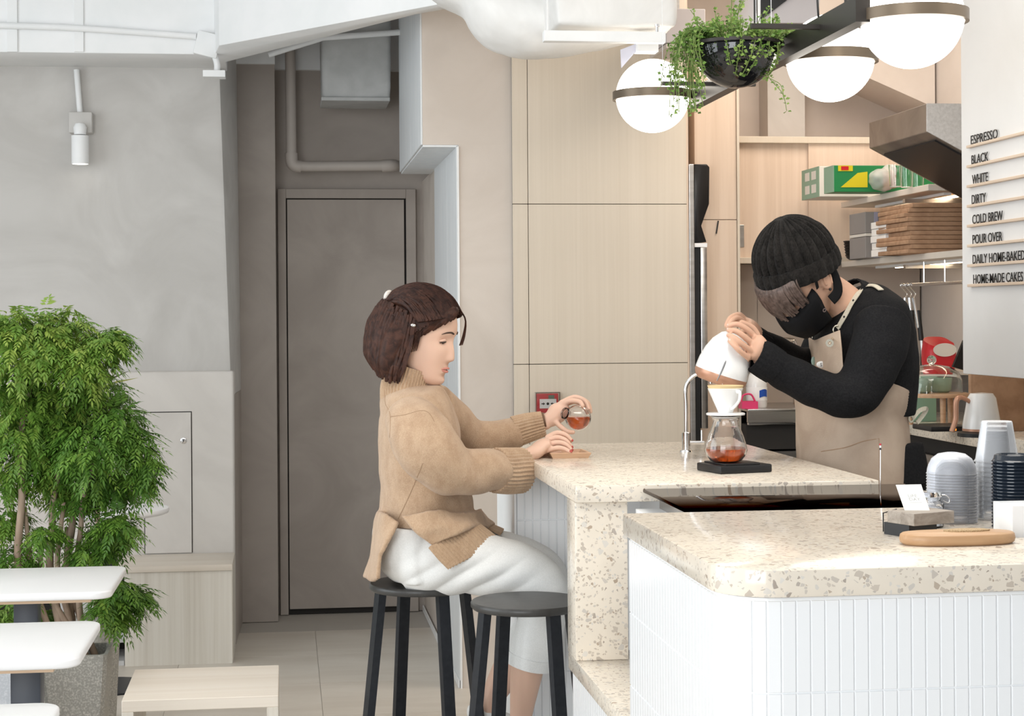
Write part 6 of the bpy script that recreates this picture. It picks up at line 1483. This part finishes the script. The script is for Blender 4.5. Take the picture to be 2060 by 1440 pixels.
# wrist strap
ws = MB().tube([(0.75, 5.09, 1.1966), (0.7588, 5.09, 1.1847)], [(0.030,0.032)]*2, 24, 1, ref=YR)
M['strap'] = plain('brown_leather', (0.14, 0.075, 0.04), 0.6)
obj('wrist_strap', ribbed_tube([(0.7444, 5.093, 1.1892), (0.7577, 5.092, 1.192)], [(0.0255,0.029)]*2, 2, 0.0003, 30, thick=0.004), M['strap'], wm, 60, label='brown leather wrist strap')

# ---------------------------------------------------------------- round glass in her left hand
gl = thing('round_glass', (0.852, 5.05, 1.2047), 'round glass of amber coffee tipped in the woman\'s left hand', 'glass')
gc0 = V((0.853, 5.065, 1.2009)); rg_ = 0.0385
gax = V((-0.80, -0.45, 0.28)).normalized()
prof = [(0.0, -rg_)]+[(rg_*math.sin(t), -rg_*math.cos(t)) for t in [0.15*i for i in range(1, 17)]]+[(0.016, 0.046), (0.017, 0.054), (0.0155, 0.054), (0.0145, 0.046)]
r2 = rg_-0.002
prof += [(r2*math.sin(t), -r2*math.cos(t)) for t in [0.15*i for i in range(16, 0, -1)]]+[(0.0, -r2)]
obj('bulb', MB().lathe(prof, gc0, 40, gax, cap=False), M['glass'], gl, 180)
liq = MB(); r3 = r2-0.0006; rings_ = []
for i in range(12):
    z = -r3*math.cos(0.06+i*0.16); 
    if z > 0.004: break
    rings_.append([gc0+V((math.sqrt(max(0, r3*r3-z*z))*math.cos(2*PI*j/36), math.sqrt(max(0, r3*r3-z*z))*math.sin(2*PI*j/36), z)) for j in range(36)])
obj('coffee', liq.loft(rings_), M['coffee'], gl, 60)

# ---------------------------------------------------------------- barista behind the counter
ba = thing('person', (1.62, 4.80, 0.15), 'barista in black beanie, mask and beige apron pouring from a white kettle', 'person')
struct('floor_kitchen', MB().box(1.44, 2.29, 4.2, 6.98, -0.003, 0.15), M['floor'])
HB = Matrix.Translation((1.4275, 4.74, 1.5935)) @ Matrix.Rotation(math.radians(180+28), 4, 'Z') @ Matrix.Rotation(math.radians(44), 4, 'Y') @ Matrix.Scale(1.08, 4)
bb_ = [xf(head_shape(1.04), HB)]
nk0 = HB @ V((-0.035, 0, -0.05)); nk1 = V((1.6145, 4.8, 1.4889))
bb_.append(MB().tube([nk0, nk0.lerp(nk1, 0.5)+V((0, 0, 0.012)), nk1], [0.058, 0.058, 0.068], 24, 6))
bb_.append(MB().tube([(1.6302, 4.82, 1.5101), (1.6444, 4.82, 1.4316), (1.6539, 4.82, 1.3174), (1.6604, 4.82, 1.1889), (1.6682, 4.82, 1.0461)], [(0.07,0.10), (0.10,0.16), (0.10,0.15), (0.10,0.14), (0.11,0.15)], 28, 5, ref=YR))
NA = [(1.6246, 4.62, 1.4683), (1.5612, 4.57, 1.3405), (1.5014, 4.56, 1.266), (1.3784, 4.565, 1.3185), (1.2643, 4.56, 1.3949)]
FA = [(1.6173, 5, 1.452), (1.574, 5, 1.3712), (1.5341, 4.98, 1.3251), (1.4355, 4.9, 1.3748), (1.3225, 4.8, 1.4346)]
bb_.append(MB().tube(NA, [0.055, 0.05, 0.045, 0.038, (0.026,0.030)], 18, 6))
bb_.append(MB().tube(FA, [0.055, 0.05, 0.045, 0.038, (0.026,0.030)], 18, 6))
for yy in (4.72, 4.92):
    bb_.append(MB().tube([(1.6889, 4.82, 1.0457)[:1]+(yy,)+(1.6889, 4.82, 1.0457)[2:], ((1.6948, 4.82, 0.8314)[0], yy, 0.62), ((1.6948, 4.82, 0.8314)[0]+0.02, yy, 0.24)], [0.062, 0.05, 0.04], 20, 5))
    bb_.append(MB().tube([((1.6948, 4.82, 0.8314)[0]+0.04, yy, 0.20), ((1.6948, 4.82, 0.8314)[0]-0.10, yy, 0.185)], [(0.035,0.04), (0.022,0.04)], 14, 4))
# near hand laid along the kettle: fingers up-left, knuckles to the camera
NH = {'index': [(1.2651, 4.572, 1.4296), (1.2321, 4.556, 1.4595), (1.2029, 4.554, 1.4757), (1.1817, 4.562, 1.4719)],
      'middle': [(1.2523, 4.556, 1.4152), (1.2161, 4.538, 1.4424), (1.1944, 4.538, 1.4572), (1.1755, 4.544, 1.46)],
      'ring': [(1.2388, 4.542, 1.4009), (1.2036, 4.522, 1.4241), (1.186, 4.522, 1.4389), (1.1718, 4.53, 1.4469)],
      'little': [(1.225, 4.532, 1.3866), (1.1959, 4.514, 1.4058), (1.1824, 4.514, 1.4192), (1.1724, 4.522, 1.431)],
      'thumb': [(1.2811, 4.61, 1.4235), (1.2702, 4.62, 1.456), (1.2528, 4.622, 1.4724), (1.232, 4.622, 1.4807)]}
bb_.append(MB().tube([NA[-1], (1.2561, 4.55, 1.4059), (1.2471, 4.552, 1.4113), (1.2343, 4.55, 1.4195)], [(0.026,0.030), (0.036,0.022), (0.042,0.018), (0.032,0.014)], 20, 6, ref=YR))
for k_, pts in NH.items(): bb_.append(finger(pts, 0.0086 if k_ != 'little' else 0.0076, 0.85))
FH = {'index': [(1.2775, 4.75, 1.4745), (1.2523, 4.73, 1.4914), (1.2286, 4.71, 1.4861), (1.2131, 4.7, 1.4669)],
      'middle': [(1.2801, 4.77, 1.4814), (1.2561, 4.755, 1.4998), (1.2308, 4.74, 1.4916), (1.2167, 4.73, 1.4709)],
      'ring': [(1.2883, 4.79, 1.4841), (1.2685, 4.78, 1.5011), (1.2457, 4.77, 1.4957), (1.2287, 4.76, 1.4776)],
      'little': [(1.2995, 4.81, 1.4798), (1.2824, 4.8, 1.494), (1.2624, 4.79, 1.4885), (1.2453, 4.78, 1.4747)],
      'thumb': [(1.2918, 4.74, 1.4522), (1.2693, 4.72, 1.4553), (1.2498, 4.7, 1.4529), (1.2358, 4.69, 1.4476)]}
bb_.append(MB().tube([FA[-1], (1.3041, 4.785, 1.456), (1.2913, 4.78, 1.4715), (1.2785, 4.775, 1.4828)], [(0.026,0.030), (0.026,0.034), (0.022,0.040), (0.014,0.038)], 20, 6, ref=YR))
for k_, pts in FH.items(): bb_.append(finger(pts, 0.0082 if k_ != 'little' else 0.0074, 0.85))
bbody = obj('body', remesh(bb_, 0.0030, 2), M['skin_b'], ba, 180)
M['nail_b'] = plain('bare_nail', (0.74, 0.50, 0.42), 0.3)
for k_ in ('index', 'middle', 'ring', 'little'): nail(NH[k_], M['nail_b'], ba)
def hb(x, y, z): return HB @ V((x, y, z))
R3 = HB.to_3x3().normalized()
for s_ in (-1, 1):
    e_ = obj('eye', MB().ball(hb(0.0605, s_*0.031, 0.001), (0.0115, 0.0105, 0.0075), 18, 12, R3), M['eye_white'], ba, 180)
    obj('eyelid', MB().tube([hb(0.0670, s_*0.0195, 0.003), hb(0.0715, s_*0.0265, 0.0015), hb(0.070, s_*0.035, 0.001), hb(0.062, s_*0.0435, -0.0015)], [(0.003, 0.005), (0.0045, 0.007), (0.0045, 0.007), (0.003, 0.005)], 10, 5), M['skin_b'], e_, 180)
    obj('eyelashes', MB().tube([hb(0.070, s_*0.0205, -0.004), hb(0.075, s_*0.0265, -0.006), hb(0.0735, s_*0.036, -0.006), hb(0.065, s_*0.0455, -0.006)], [(0.0008, 0.0012), (0.0012, 0.0022), (0.0012, 0.0022), (0.0008, 0.0016)], 8, 5), M['eye_dark'], e_, 180)
# ear details and stud
obj('ear_stud', MB().ball(hb(-0.006, 0.085, -0.036), 0.0042, 12, 8), M['scale_black'], ba, 180, label='black ear stud')
obj('ear_fold', MB().tube([hb(-0.004, 0.084, -0.020), hb(-0.010, 0.0865, 0.004), hb(-0.024, 0.0865, 0.012), hb(-0.031, 0.086, -0.006), hb(-0.022, 0.085, -0.030)], [0.003, 0.0036, 0.0036, 0.0032, 0.0028], 8, 6), M['skin_b'], ba, 180)
# mask: shell over the lower face with straps round the ears
M['mask'] = plain('black_neoprene', (0.008, 0.008, 0.009), 0.7, spec=0.2)
mrows = []
for j in range(15):
    t = j/14; z = -0.030-0.095*t; row = []
    for i in range(25):
        u = -1+2*i/24; a = u*1.32
        wd = 0.076-0.018*max(0, t-0.35)/0.65-0.010*max(0, 0.15-t)/0.15
        fx = (0.108 if t > 0.1 else 0.103)+0.006*math.sin(PI*t)-0.022*max(0, t-0.55)/0.45
        x = -0.006+(fx+0.006)*math.cos(a)**0.85 if math.cos(a) > 0 else -0.006
        ztop = 0.0 if abs(u) < 0.35 else 0.030*((abs(u)-0.35)/0.65)*(1-t)
        row.append(HB @ V((x, wd*math.sin(a)*1.06, z+ztop+(0.010*(abs(u))*t))))
    mrows.append(row)
mask = obj('face_mask', MB().grid(mrows, -0.002), M['mask'], ba, 180, label='black face mask')
for s_ in (-1, 1):
    obj('ear_loop', MB().tube([hb(0.020, s_*0.0785, -0.008), hb(0.010, s_*0.084, 0.020), hb(-0.016, s_*0.0855, 0.034), hb(-0.042, s_*0.083, 0.020), hb(-0.050, s_*0.080, -0.020), hb(-0.028, s_*0.079, -0.062), hb(0.004, s_*0.075, -0.066)], [(0.0015, 0.008), (0.0015, 0.008), (0.0015, 0.007), (0.0015, 0.008), (0.0015, 0.011), (0.0015, 0.016), (0.0015, 0.016)], 10, 6), M['mask'], mask, 180)
obj('emblem', MB().lathe([(0.0035, 0), (0.006, 0), (0.006, 0.0008), (0.0035, 0.0008), (0.0035, 0)], hb(0.040, 0.0762, -0.066), 16, (HB.to_3x3() @ V((0.35, 1, -0.1))), cap=False), plain('grey_emblem', (0.20, 0.15, 0.14), 0.5), mask, 60)
# beanie
M['beanie'] = knit('charcoal_wool', (0.006, 0.0055, 0.005), (0.028, 0.025, 0.023), 260); M['beanie'].node_tree.nodes['Principled BSDF'].inputs['Sheen Weight'].default_value = 0.04
tilt = Matrix.Rotation(math.radians(-20), 4, 'Y')
BE = HB @ tilt
prof = [(0.104, 0.040), (0.106, 0.058), (0.105, 0.080), (0.098, 0.105), (0.085, 0.128), (0.066, 0.148), (0.044, 0.163), (0.024, 0.172), (0.010, 0.174), (0.001, 0.172)]
pr2 = []
for i in range(len(prof)-1):
    for t in range(4): pr2.append(tuple(cr(prof[max(i-1, 0)][c], prof[i][c], prof[i+1][c], prof[min(i+2, len(prof)-1)][c], t/4) for c in (0, 1)))
pr2.append(prof[-1]); NR = 26; nn_ = NR*8; rings = []
for (r_, z_) in pr2:
    amp = 0.0045*min(1, r_/0.05); ring = []
    for i in range(nn_):
        a = 2*PI*i/nn_; rb_ = amp*(abs(math.cos(NR*a/2))*2-1); puck = 1-0.16*max(0, (z_-0.12)/0.05)*max(0, math.cos(5*a))
        r2_ = max(0.0006, r_*puck+rb_)
        ring.append(BE @ V((-0.012+r2_*math.cos(a)*1.06, r2_*math.sin(a)*0.93, z_)))
    rings.append(ring)
bean = obj('beanie', MB().loft(rings), M['beanie'], ba, 60, label='ribbed charcoal beanie')
prc = [(0.103, 0.012), (0.1085, 0.010), (0.113, 0.018), (0.114, 0.034), (0.113, 0.050), (0.110, 0.058), (0.105, 0.058)]; rings = []
for (r_, z_) in prc:
    rings.append([BE @ V((-0.012+(r_+0.0026*(abs(math.cos(NR*PI*i/nn_))*2-1))*math.cos(2*PI*i/nn_)*1.06, (r_+0.0026*(abs(math.cos(NR*PI*i/nn_))*2-1))*math.sin(2*PI*i/nn_)*0.93, z_)) for i in range(nn_)])
obj('cuff', MB().loft(rings, False), M['beanie'], bean, 60)
# fringe and nape hair
M['hair_b'] = mottled('ash_brown_hair', (0.065, 0.043, 0.035), (0.15, 0.105, 0.088), 80, 0.42, 3, 0.2); rb2 = random.Random(2); hl = MB()
def lockb(pts, r0):
    pts = [HB @ V(p) for p in pts]; n_ = len(pts); hl.tube(pts, [(r0*(0.6+0.5*math.sin(PI*(0.15+0.8*i/(n_-1)))), r0*0.45) for i in range(n_)], 6, 4)
for k in range(120):
    a = rb2.uniform(-1.05, 1.0); x0 = 0.098*math.cos(a)+0.004; y0 = 0.086*math.sin(a); ln = rb2.uniform(0.055, 0.085)*(1-0.30*abs(a))
    sw = rb2.uniform(-0.010, 0.016)
    lockb([(x0*0.98, y0, 0.062), (x0*1.04+0.004, y0+sw*0.3, 0.045), (x0*1.05+0.006, y0*0.98+sw*0.7, 0.045-ln*0.55), (x0*1.0+0.006, y0*0.94+sw, 0.045-ln)], 0.0048)
for k in range(60):
    a = PI+rb2.uniform(-1.2, 1.2); x0 = -0.008+0.098*math.cos(a); y0 = 0.080*math.sin(a)
    lockb([(x0, y0, 0.03), (x0*1.03, y0*1.02, 0.0), (x0*0.97, y0*0.97, -0.030-rb2.uniform(0, 0.02))], 0.0048)
obj('hair', hl, M['hair_b'], ba, 60, label='ash brown fringe under the beanie', kind='stuff')

# black sweatshirt
M['sweat'] = mottled('black_jersey', (0.008, 0.008, 0.009), (0.014, 0.014, 0.015), 200, 0.9, 3, 0.1, spec=0.15)
t_b = MB().tube([(1.6069, 4.82, 1.5573), (1.6215, 4.82, 1.5287), (1.6418, 4.82, 1.4744), (1.6501, 4.82, 1.403), (1.6554, 4.82, 1.3174), (1.6565, 4.82, 1.2603), (1.6576, 4.82, 1.2089)], [(0.068,0.080), (0.104,0.150), (0.130,0.205), (0.138,0.208), (0.136,0.190), (0.132,0.180), (0.124,0.172)], 36, 6, ref=YR)
s_n = MB().tube([(1.636, 4.64, 1.4722), (1.6062, 4.585, 1.4074), (1.556, 4.555, 1.3248), (1.4983, 4.55, 1.2813), (1.4349, 4.56, 1.2951), (1.3517, 4.568, 1.3348), (1.299, 4.562, 1.3637)], [(0.080,0.078), (0.080,0.074), (0.076,0.070), (0.066,0.066), (0.058,0.060), (0.052,0.054), (0.048,0.050)], 28, 6, ref=YR)
s_f = MB().tube([(1.6294, 4.99, 1.4593), (1.5927, 5.01, 1.4003), (1.5555, 4.99, 1.3451), (1.4845, 4.94, 1.356), (1.3973, 4.87, 1.3959), (1.3395, 4.82, 1.4229)], [(0.075,0.075), (0.070,0.07), (0.062,0.062), (0.052,0.055), (0.044,0.048), (0.038,0.042)], 26, 6, ref=YR)
def bl_folds(co, nr):
    out_ = []
    for c in co:
        d_ = 0.007*noise.noise(V((c[0]*7, c[1]*6, c[2]*7)))+0.004*noise.noise(V((c[0]*18, c[1]*14, c[2]*20)))
        d_ += 0.006*math.sin(52*(c[0]*0.5+c[2]*0.85))*gs(c[0]-1.50, 0.10)*gs(c[2]-1.30, 0.10)
        out_.append(d_)
    return np.array(out_)
swt = obj('sweatshirt', remesh([t_b, s_n, s_f], 0.0055, 5, bl_folds), M['sweat'], ba, 180, label='black sweatshirt')
obj('cuff', ribbed_tube([(1.309, 4.563, 1.3596), (1.2807, 4.56, 1.3774), (1.2514, 4.558, 1.3938)], [(0.049,0.050), (0.050,0.050), (0.047,0.047)], 20, 0.0006, ref=YR), M['sweat'], swt, 60)
obj('cuff', ribbed_tube([(1.3539, 4.83, 1.4141), (1.3281, 4.81, 1.4288), (1.3067, 4.795, 1.4418)], [(0.037,0.040), (0.036,0.040), (0.034,0.038)], 20, 0.0006, ref=YR), M['sweat'], swt, 60)
obj('neckband', ribbed_tube([(1.6051, 4.815, 1.5373), (1.5859, 4.81, 1.5516)], [(0.072,0.080), (0.063,0.070)], 20, 0.0006, ref=YR, thick=0.005), M['sweat'], swt, 60)
# black trousers
legs_ = []
for yy in (4.73, 4.91):
    lx = (1.6948, 4.82, 0.8314)[0]
    legs_.append(MB().tube([((1.6673, 4.82, 1.1174)[0], yy+(4.82-yy)*0.3, (1.6673, 4.82, 1.1174)[2]), (lx, yy, 0.92), (lx+0.01, yy, 0.55), (lx+0.02, yy, 0.20)], [(0.125,0.10), (0.115,0.10), (0.08,0.08), (0.065,0.065)], 24, 6, ref=YR))
obj('trousers', remesh(legs_, 0.009, 4), M['sweat'], ba, 180, label='black trousers')
for yy in (4.73, 4.91):
    lx = (1.6948, 4.82, 0.8314)[0]
    obj('shoe', MB().tube([(lx+0.07, yy, 0.185), (lx+0.02, yy, 0.19), (lx-0.10, yy, 0.178), (lx-0.17, yy, 0.170)], [(0.025,0.035), (0.036,0.042), (0.026,0.045), (0.014,0.03)], 16, 5, ref=YR), M['scale_black'], ba, 60)
# apron: skirt wraps the front and near hip; bib on the chest
M['canvas'] = mottled('beige_canvas', (0.44, 0.335, 0.255), (0.52, 0.41, 0.32), 10, 0.85, 4, 0.12, 0.4, spec=0.2, bscale=260)
def wrap(cx_px, z_, a0, a1, rx, ry, n=26, cy=4.82, wob=0.0):
    out_ = []
    for i in range(n):
        a = math.radians(a0+(a1-a0)*i/(n-1)); w_ = 1+wob*math.sin(a*7+z_*9)
        out_.append(V((cx_px+rx*math.cos(a)*w_, cy+ry*math.sin(a)*w_, z_)))
    return out_
xc_ = lambda z: 1.605+0.02*(1.30-z)
zs_ = [(1.312-0.0075*k, -128-2.6*k, -75+9.5*k, 0.150-0.0002*k, 0.230-0.0024*k) for k in range(13)]
zs_ += [(1.19, -162, 62, 0.148, 0.200), (1.12, -166, 66, 0.149, 0.200), (1.05, -168, 66, 0.150, 0.200), (0.95, -170, 66, 0.153, 0.204), (0.80, -170, 66, 0.155, 0.21), (0.66, -170, 66, 0.158, 0.215)]
rows = [wrap(xc_(z), z, a0-52, a1, rx+0.004, ry+0.004, 44, 4.82, 0.004 if z > 1.0 else 0.02) for (z, a0, a1, rx, ry) in zs_]
apr = thing_ap = None
def ap_f(rows):
    for j, r_ in enumerate(rows):
        for i, p in enumerate(r_): r_[i] = p+V((0.005*noise.noise(p*9), 0.010*noise.noise(V((p.x*10, p.y*5, p.z*7)))-0.005*math.sin(34*(p.x*0.75-p.z*0.8)+2*noise.noise(p*6))*gs(p.z-1.13, 0.13), 0))
    return rows
apr = obj('apron', MB().grid(ap_f(rows), 0.003), M['canvas'], ba, 180, label='beige canvas apron')
# bib follows the chest
bib_rows = [
    spline([(1.5165, 4.93, 1.4344), (1.4939, 4.8, 1.4275), (1.4788, 4.66, 1.4403), (1.502, 4.6, 1.457)], 7),
    spline([(1.5223, 4.94, 1.4022), (1.4952, 4.8, 1.4048), (1.4798, 4.655, 1.4074), (1.504, 4.59, 1.4083)], 7),
    spline([(1.5281, 4.95, 1.3582), (1.4964, 4.8, 1.3623), (1.4793, 4.65, 1.3663), (1.5048, 4.585, 1.3677)], 7),
    spline([(1.5338, 4.96, 1.2994), (1.5004, 4.8, 1.3057), (1.4816, 4.645, 1.3116), (1.5084, 4.58, 1.3137)], 7),
    spline([(1.5455, 4.97, 1.233), (1.5072, 4.8, 1.2419), (1.488, 4.64, 1.2501), (1.5163, 4.58, 1.2527)], 7),
]
obj('bib', MB().grid(bib_rows, 0.003), M['canvas'], apr, 180)
M['strap_cream'] = mottled('cream_webbing', (0.58, 0.53, 0.42), (0.66, 0.61, 0.50), 200, 0.9); M['brass'] = plain('pale_brass', (0.78, 0.72, 0.58), 0.25, 0.9)
def ribbon(pts, w_, par, m_, name='strap', n_dir=(0, -1, 0), th=0.0025):
    c_ = spline(pts, 8); a_, b_ = [], []
    for i, p in enumerate(c_):
        t = (c_[min(i+1, len(c_)-1)]-c_[max(i-1, 0)]).normalized(); s_ = t.cross(V(n_dir)); s_ = s_.normalized() if s_.length > 1e-4 else V((1, 0, 0))
        a_.append(p+s_*w_); b_.append(p-s_*w_)
    return obj(name, MB().grid([a_, b_], th), m_, par, 60)
def on_surf(target, pts, off):
    me = target.data; bv = BVHTree.FromPolygons([v.co+ORG[target.name] for v in me.vertices], [tuple(p.vertices) for p in me.polygons]); out_ = []
    for p in pts:
        p = V(p); h_ = bv.ray_cast(V((0, 0, 1.5)), (p-V((0, 0, 1.5))).normalized())
        out_.append(h_[0]+h_[1]*off if h_[0] is not None else p)
    return out_
bv_ = BVHTree.FromPolygons([v.co+ORG[swt.name] for v in swt.data.vertices], [tuple(p.vertices) for p in swt.data.polygons])
near = []; nrm_s = []
for p in spline([(1.6394, 4.66, 1.5632), (1.618, 4.66, 1.5758), (1.584, 4.64, 1.5701), (1.5515, 4.62, 1.5385), (1.5191, 4.6, 1.495), (1.4978, 4.6, 1.4598)], 5):
    h_ = bv_.ray_cast(V((0, 0, 1.5)), (p-V((0, 0, 1.5))).normalized())
    if h_[0] is None: h_ = bv_.find_nearest(p)
    near.append(h_[0]+h_[1]*0.006); nrm_s.append(h_[1])
a_, b_ = [], []
for i, p in enumerate(near):
    t = (near[min(i+1, len(near)-1)]-near[max(i-1, 0)]).normalized(); sv = t.cross(nrm_s[i]).normalized()*0.0085; a_.append(p+sv); b_.append(p-sv)
obj('strap', MB().grid([a_, b_], 0.0025), M['strap_cream'], apr, 60)
farp = [V(q) for q in ((1.5281, 4.85, 1.5467), (1.5069, 4.84, 1.4968), (1.5008, 4.84, 1.4683))]
ribbon(farp, 0.007, apr, M['strap_cream'])
e0 = near[-1]; e1 = V((1.466, 4.585, 1.4222))
obj('ring', MB().tube([e0+V((0.012*math.cos(t), -0.004, 0.012*math.sin(t)-0.004)) for t in [0.35*i for i in range(19)]], 0.0024, 8, 1, smooth=False), M['brass'], apr, 60)
obj('hook', MB().tube([e0+V((-0.003, -0.005, -0.016)), e0.lerp(e1, 0.6)+V((0, -0.006, 0)), e1+V((0, -0.006, 0))], [0.003, 0.0032, 0.002], 8, 4), M['brass'], apr, 60)
obj('eyelet', MB().lathe([(0.005, 0), (0.011, 0), (0.011, 0.002), (0.005, 0.002), (0.005, 0)], e1+V((0, -0.004, 0)), 20, (-0.2, -1, 0.1), cap=False), M['brass'], apr, 60)
obj('hook', MB().tube([farp[-1], (1.4976, 4.84, 1.4326)], [0.004, 0.002], 8, 1), M['brass'], apr, 60)
for f_ in (0.62, 0.82):
    i_ = int(f_*(len(near)-1)); q = near[i_].lerp(near[min(i_+1, len(near)-1)], 0.5); obj('strap_hole', MB().ball(q+V((0, -0.003, 0)), (0.0032, 0.002, 0.0032), 10, 6), M['dark_gap'], apr, 60)
# badges
bq_ = on_surf(bpy.data.objects['bib'], [(1.461, 4.7, 1.3708), (1.468, 4.65, 1.3623), (1.4597, 4.66, 1.3498)], 0.004)
obj('badge', MB().ball(bq_[0], (0.0065, 0.003, 0.013), 14, 8), plain('green_enamel', (0.35, 0.48, 0.42), 0.2), apr, 60, label='small green badge')
bdg = obj('badge', MB().ball(bq_[1], (0.014, 0.003, 0.0095), 18, 8), M['label_white'], apr, 60, label='oval white badge with dark lettering')
sm_ = text_mesh('S', 0.013); sm_.transform(Matrix.Translation(bq_[1]+V((-0.0045, -0.0036, -0.0045))) @ Matrix.Rotation(PI/2, 4, 'X')); obj('letter_mark', sm_, M['print_black'], bdg, recalc=False)
obj('badge', MB().ball(bq_[2], (0.004, 0.003, 0.008), 12, 8), M['copper'], apr, 60)
# waist tie, side eyelet, pocket seam
tie0 = V((1.7806, 4.8, 1.2054))
obj('eyelet', MB().lathe([(0.006, 0), (0.012, 0), (0.012, 0.002), (0.006, 0.002), (0.006, 0)], (1.7377, 4.7, 1.2061), 20, (0.6, -1, 0.1), cap=False), M['brass'], apr, 60)
ribbon([(1.7767, 4.78, 1.2748), (1.7615, 4.74, 1.2414), (1.7458, 4.71, 1.211)], 0.006, apr, M['strap_cream'])
ribbon([(1.7509, 4.72, 1.2047), (1.779, 4.74, 1.2257), (1.8071, 4.76, 1.2299), (1.802, 4.77, 1.2125), (1.7752, 4.75, 1.1914)], 0.006, apr, M['strap_cream'], 'tie')
seam(apr, [(1.4463, 4.6, 1.1265), (1.5137, 4.6, 1.1362), (1.5631, 4.6, 1.1517), (1.6097, 4.6, 1.1591)], 0.0012, M['seam'], apr)
seam(apr, [(1.6097, 4.6, 1.1591), (1.612, 4.6, 1.0937), (1.6144, 4.6, 1.0255)], 0.0010, M['seam'], apr)

# ---------------------------------------------------------------- white pour-over kettle in his hands
kt = thing('pouring_kettle', (1.1723, 4.62, 1.3635), 'white egg-shaped kettle with a copper rim tipped in the barista\'s hands', 'kettle')
kb_ = V((1.1643, 4.6, 1.3291)); kax = V((0.30, -0.10, 0.95)).normalized()
obj('body', MB().lathe([(0.0, 0.0), (0.066, 0.0), (0.0715, 0.006), (0.073, 0.016), (0.071, 0.042), (0.064, 0.072), (0.052, 0.100), (0.034, 0.122), (0.014, 0.132), (0.0, 0.133)], kb_, 48, kax), M['porcelain'], kt, 180)
obj('copper_rim', MB().lathe([(0.0, -0.014), (0.058, -0.014), (0.067, -0.006), (0.0722, 0.005), (0.0728, 0.0135), (0.066, 0.0135), (0.0, 0.0)], kb_, 48, kax), M['copper'], kt, 60)
sp0 = V((1.1653, 4.533, 1.3805)); sp1 = V((1.1378, 4.528, 1.3253))
obj('spout', MB().tube([sp0+V((0.004, 0.014, 0.004)), sp0, sp0.lerp(sp1, 0.5)+V((0, -0.004, 0)), sp1], [0.0045, 0.0036, 0.0022, 0.0013], 10, 5), plain('grey_spout', (0.28, 0.28, 0.29), 0.3, 0.6), kt, 60)
wst = V((1.15, 4.5, 1.367)); obj('water_stream', MB().tube([(1.1379, 4.47, 1.3195), (1.1327, 4.45, 1.2969)], 0.0011, 8), M['glass'], kt, 60)
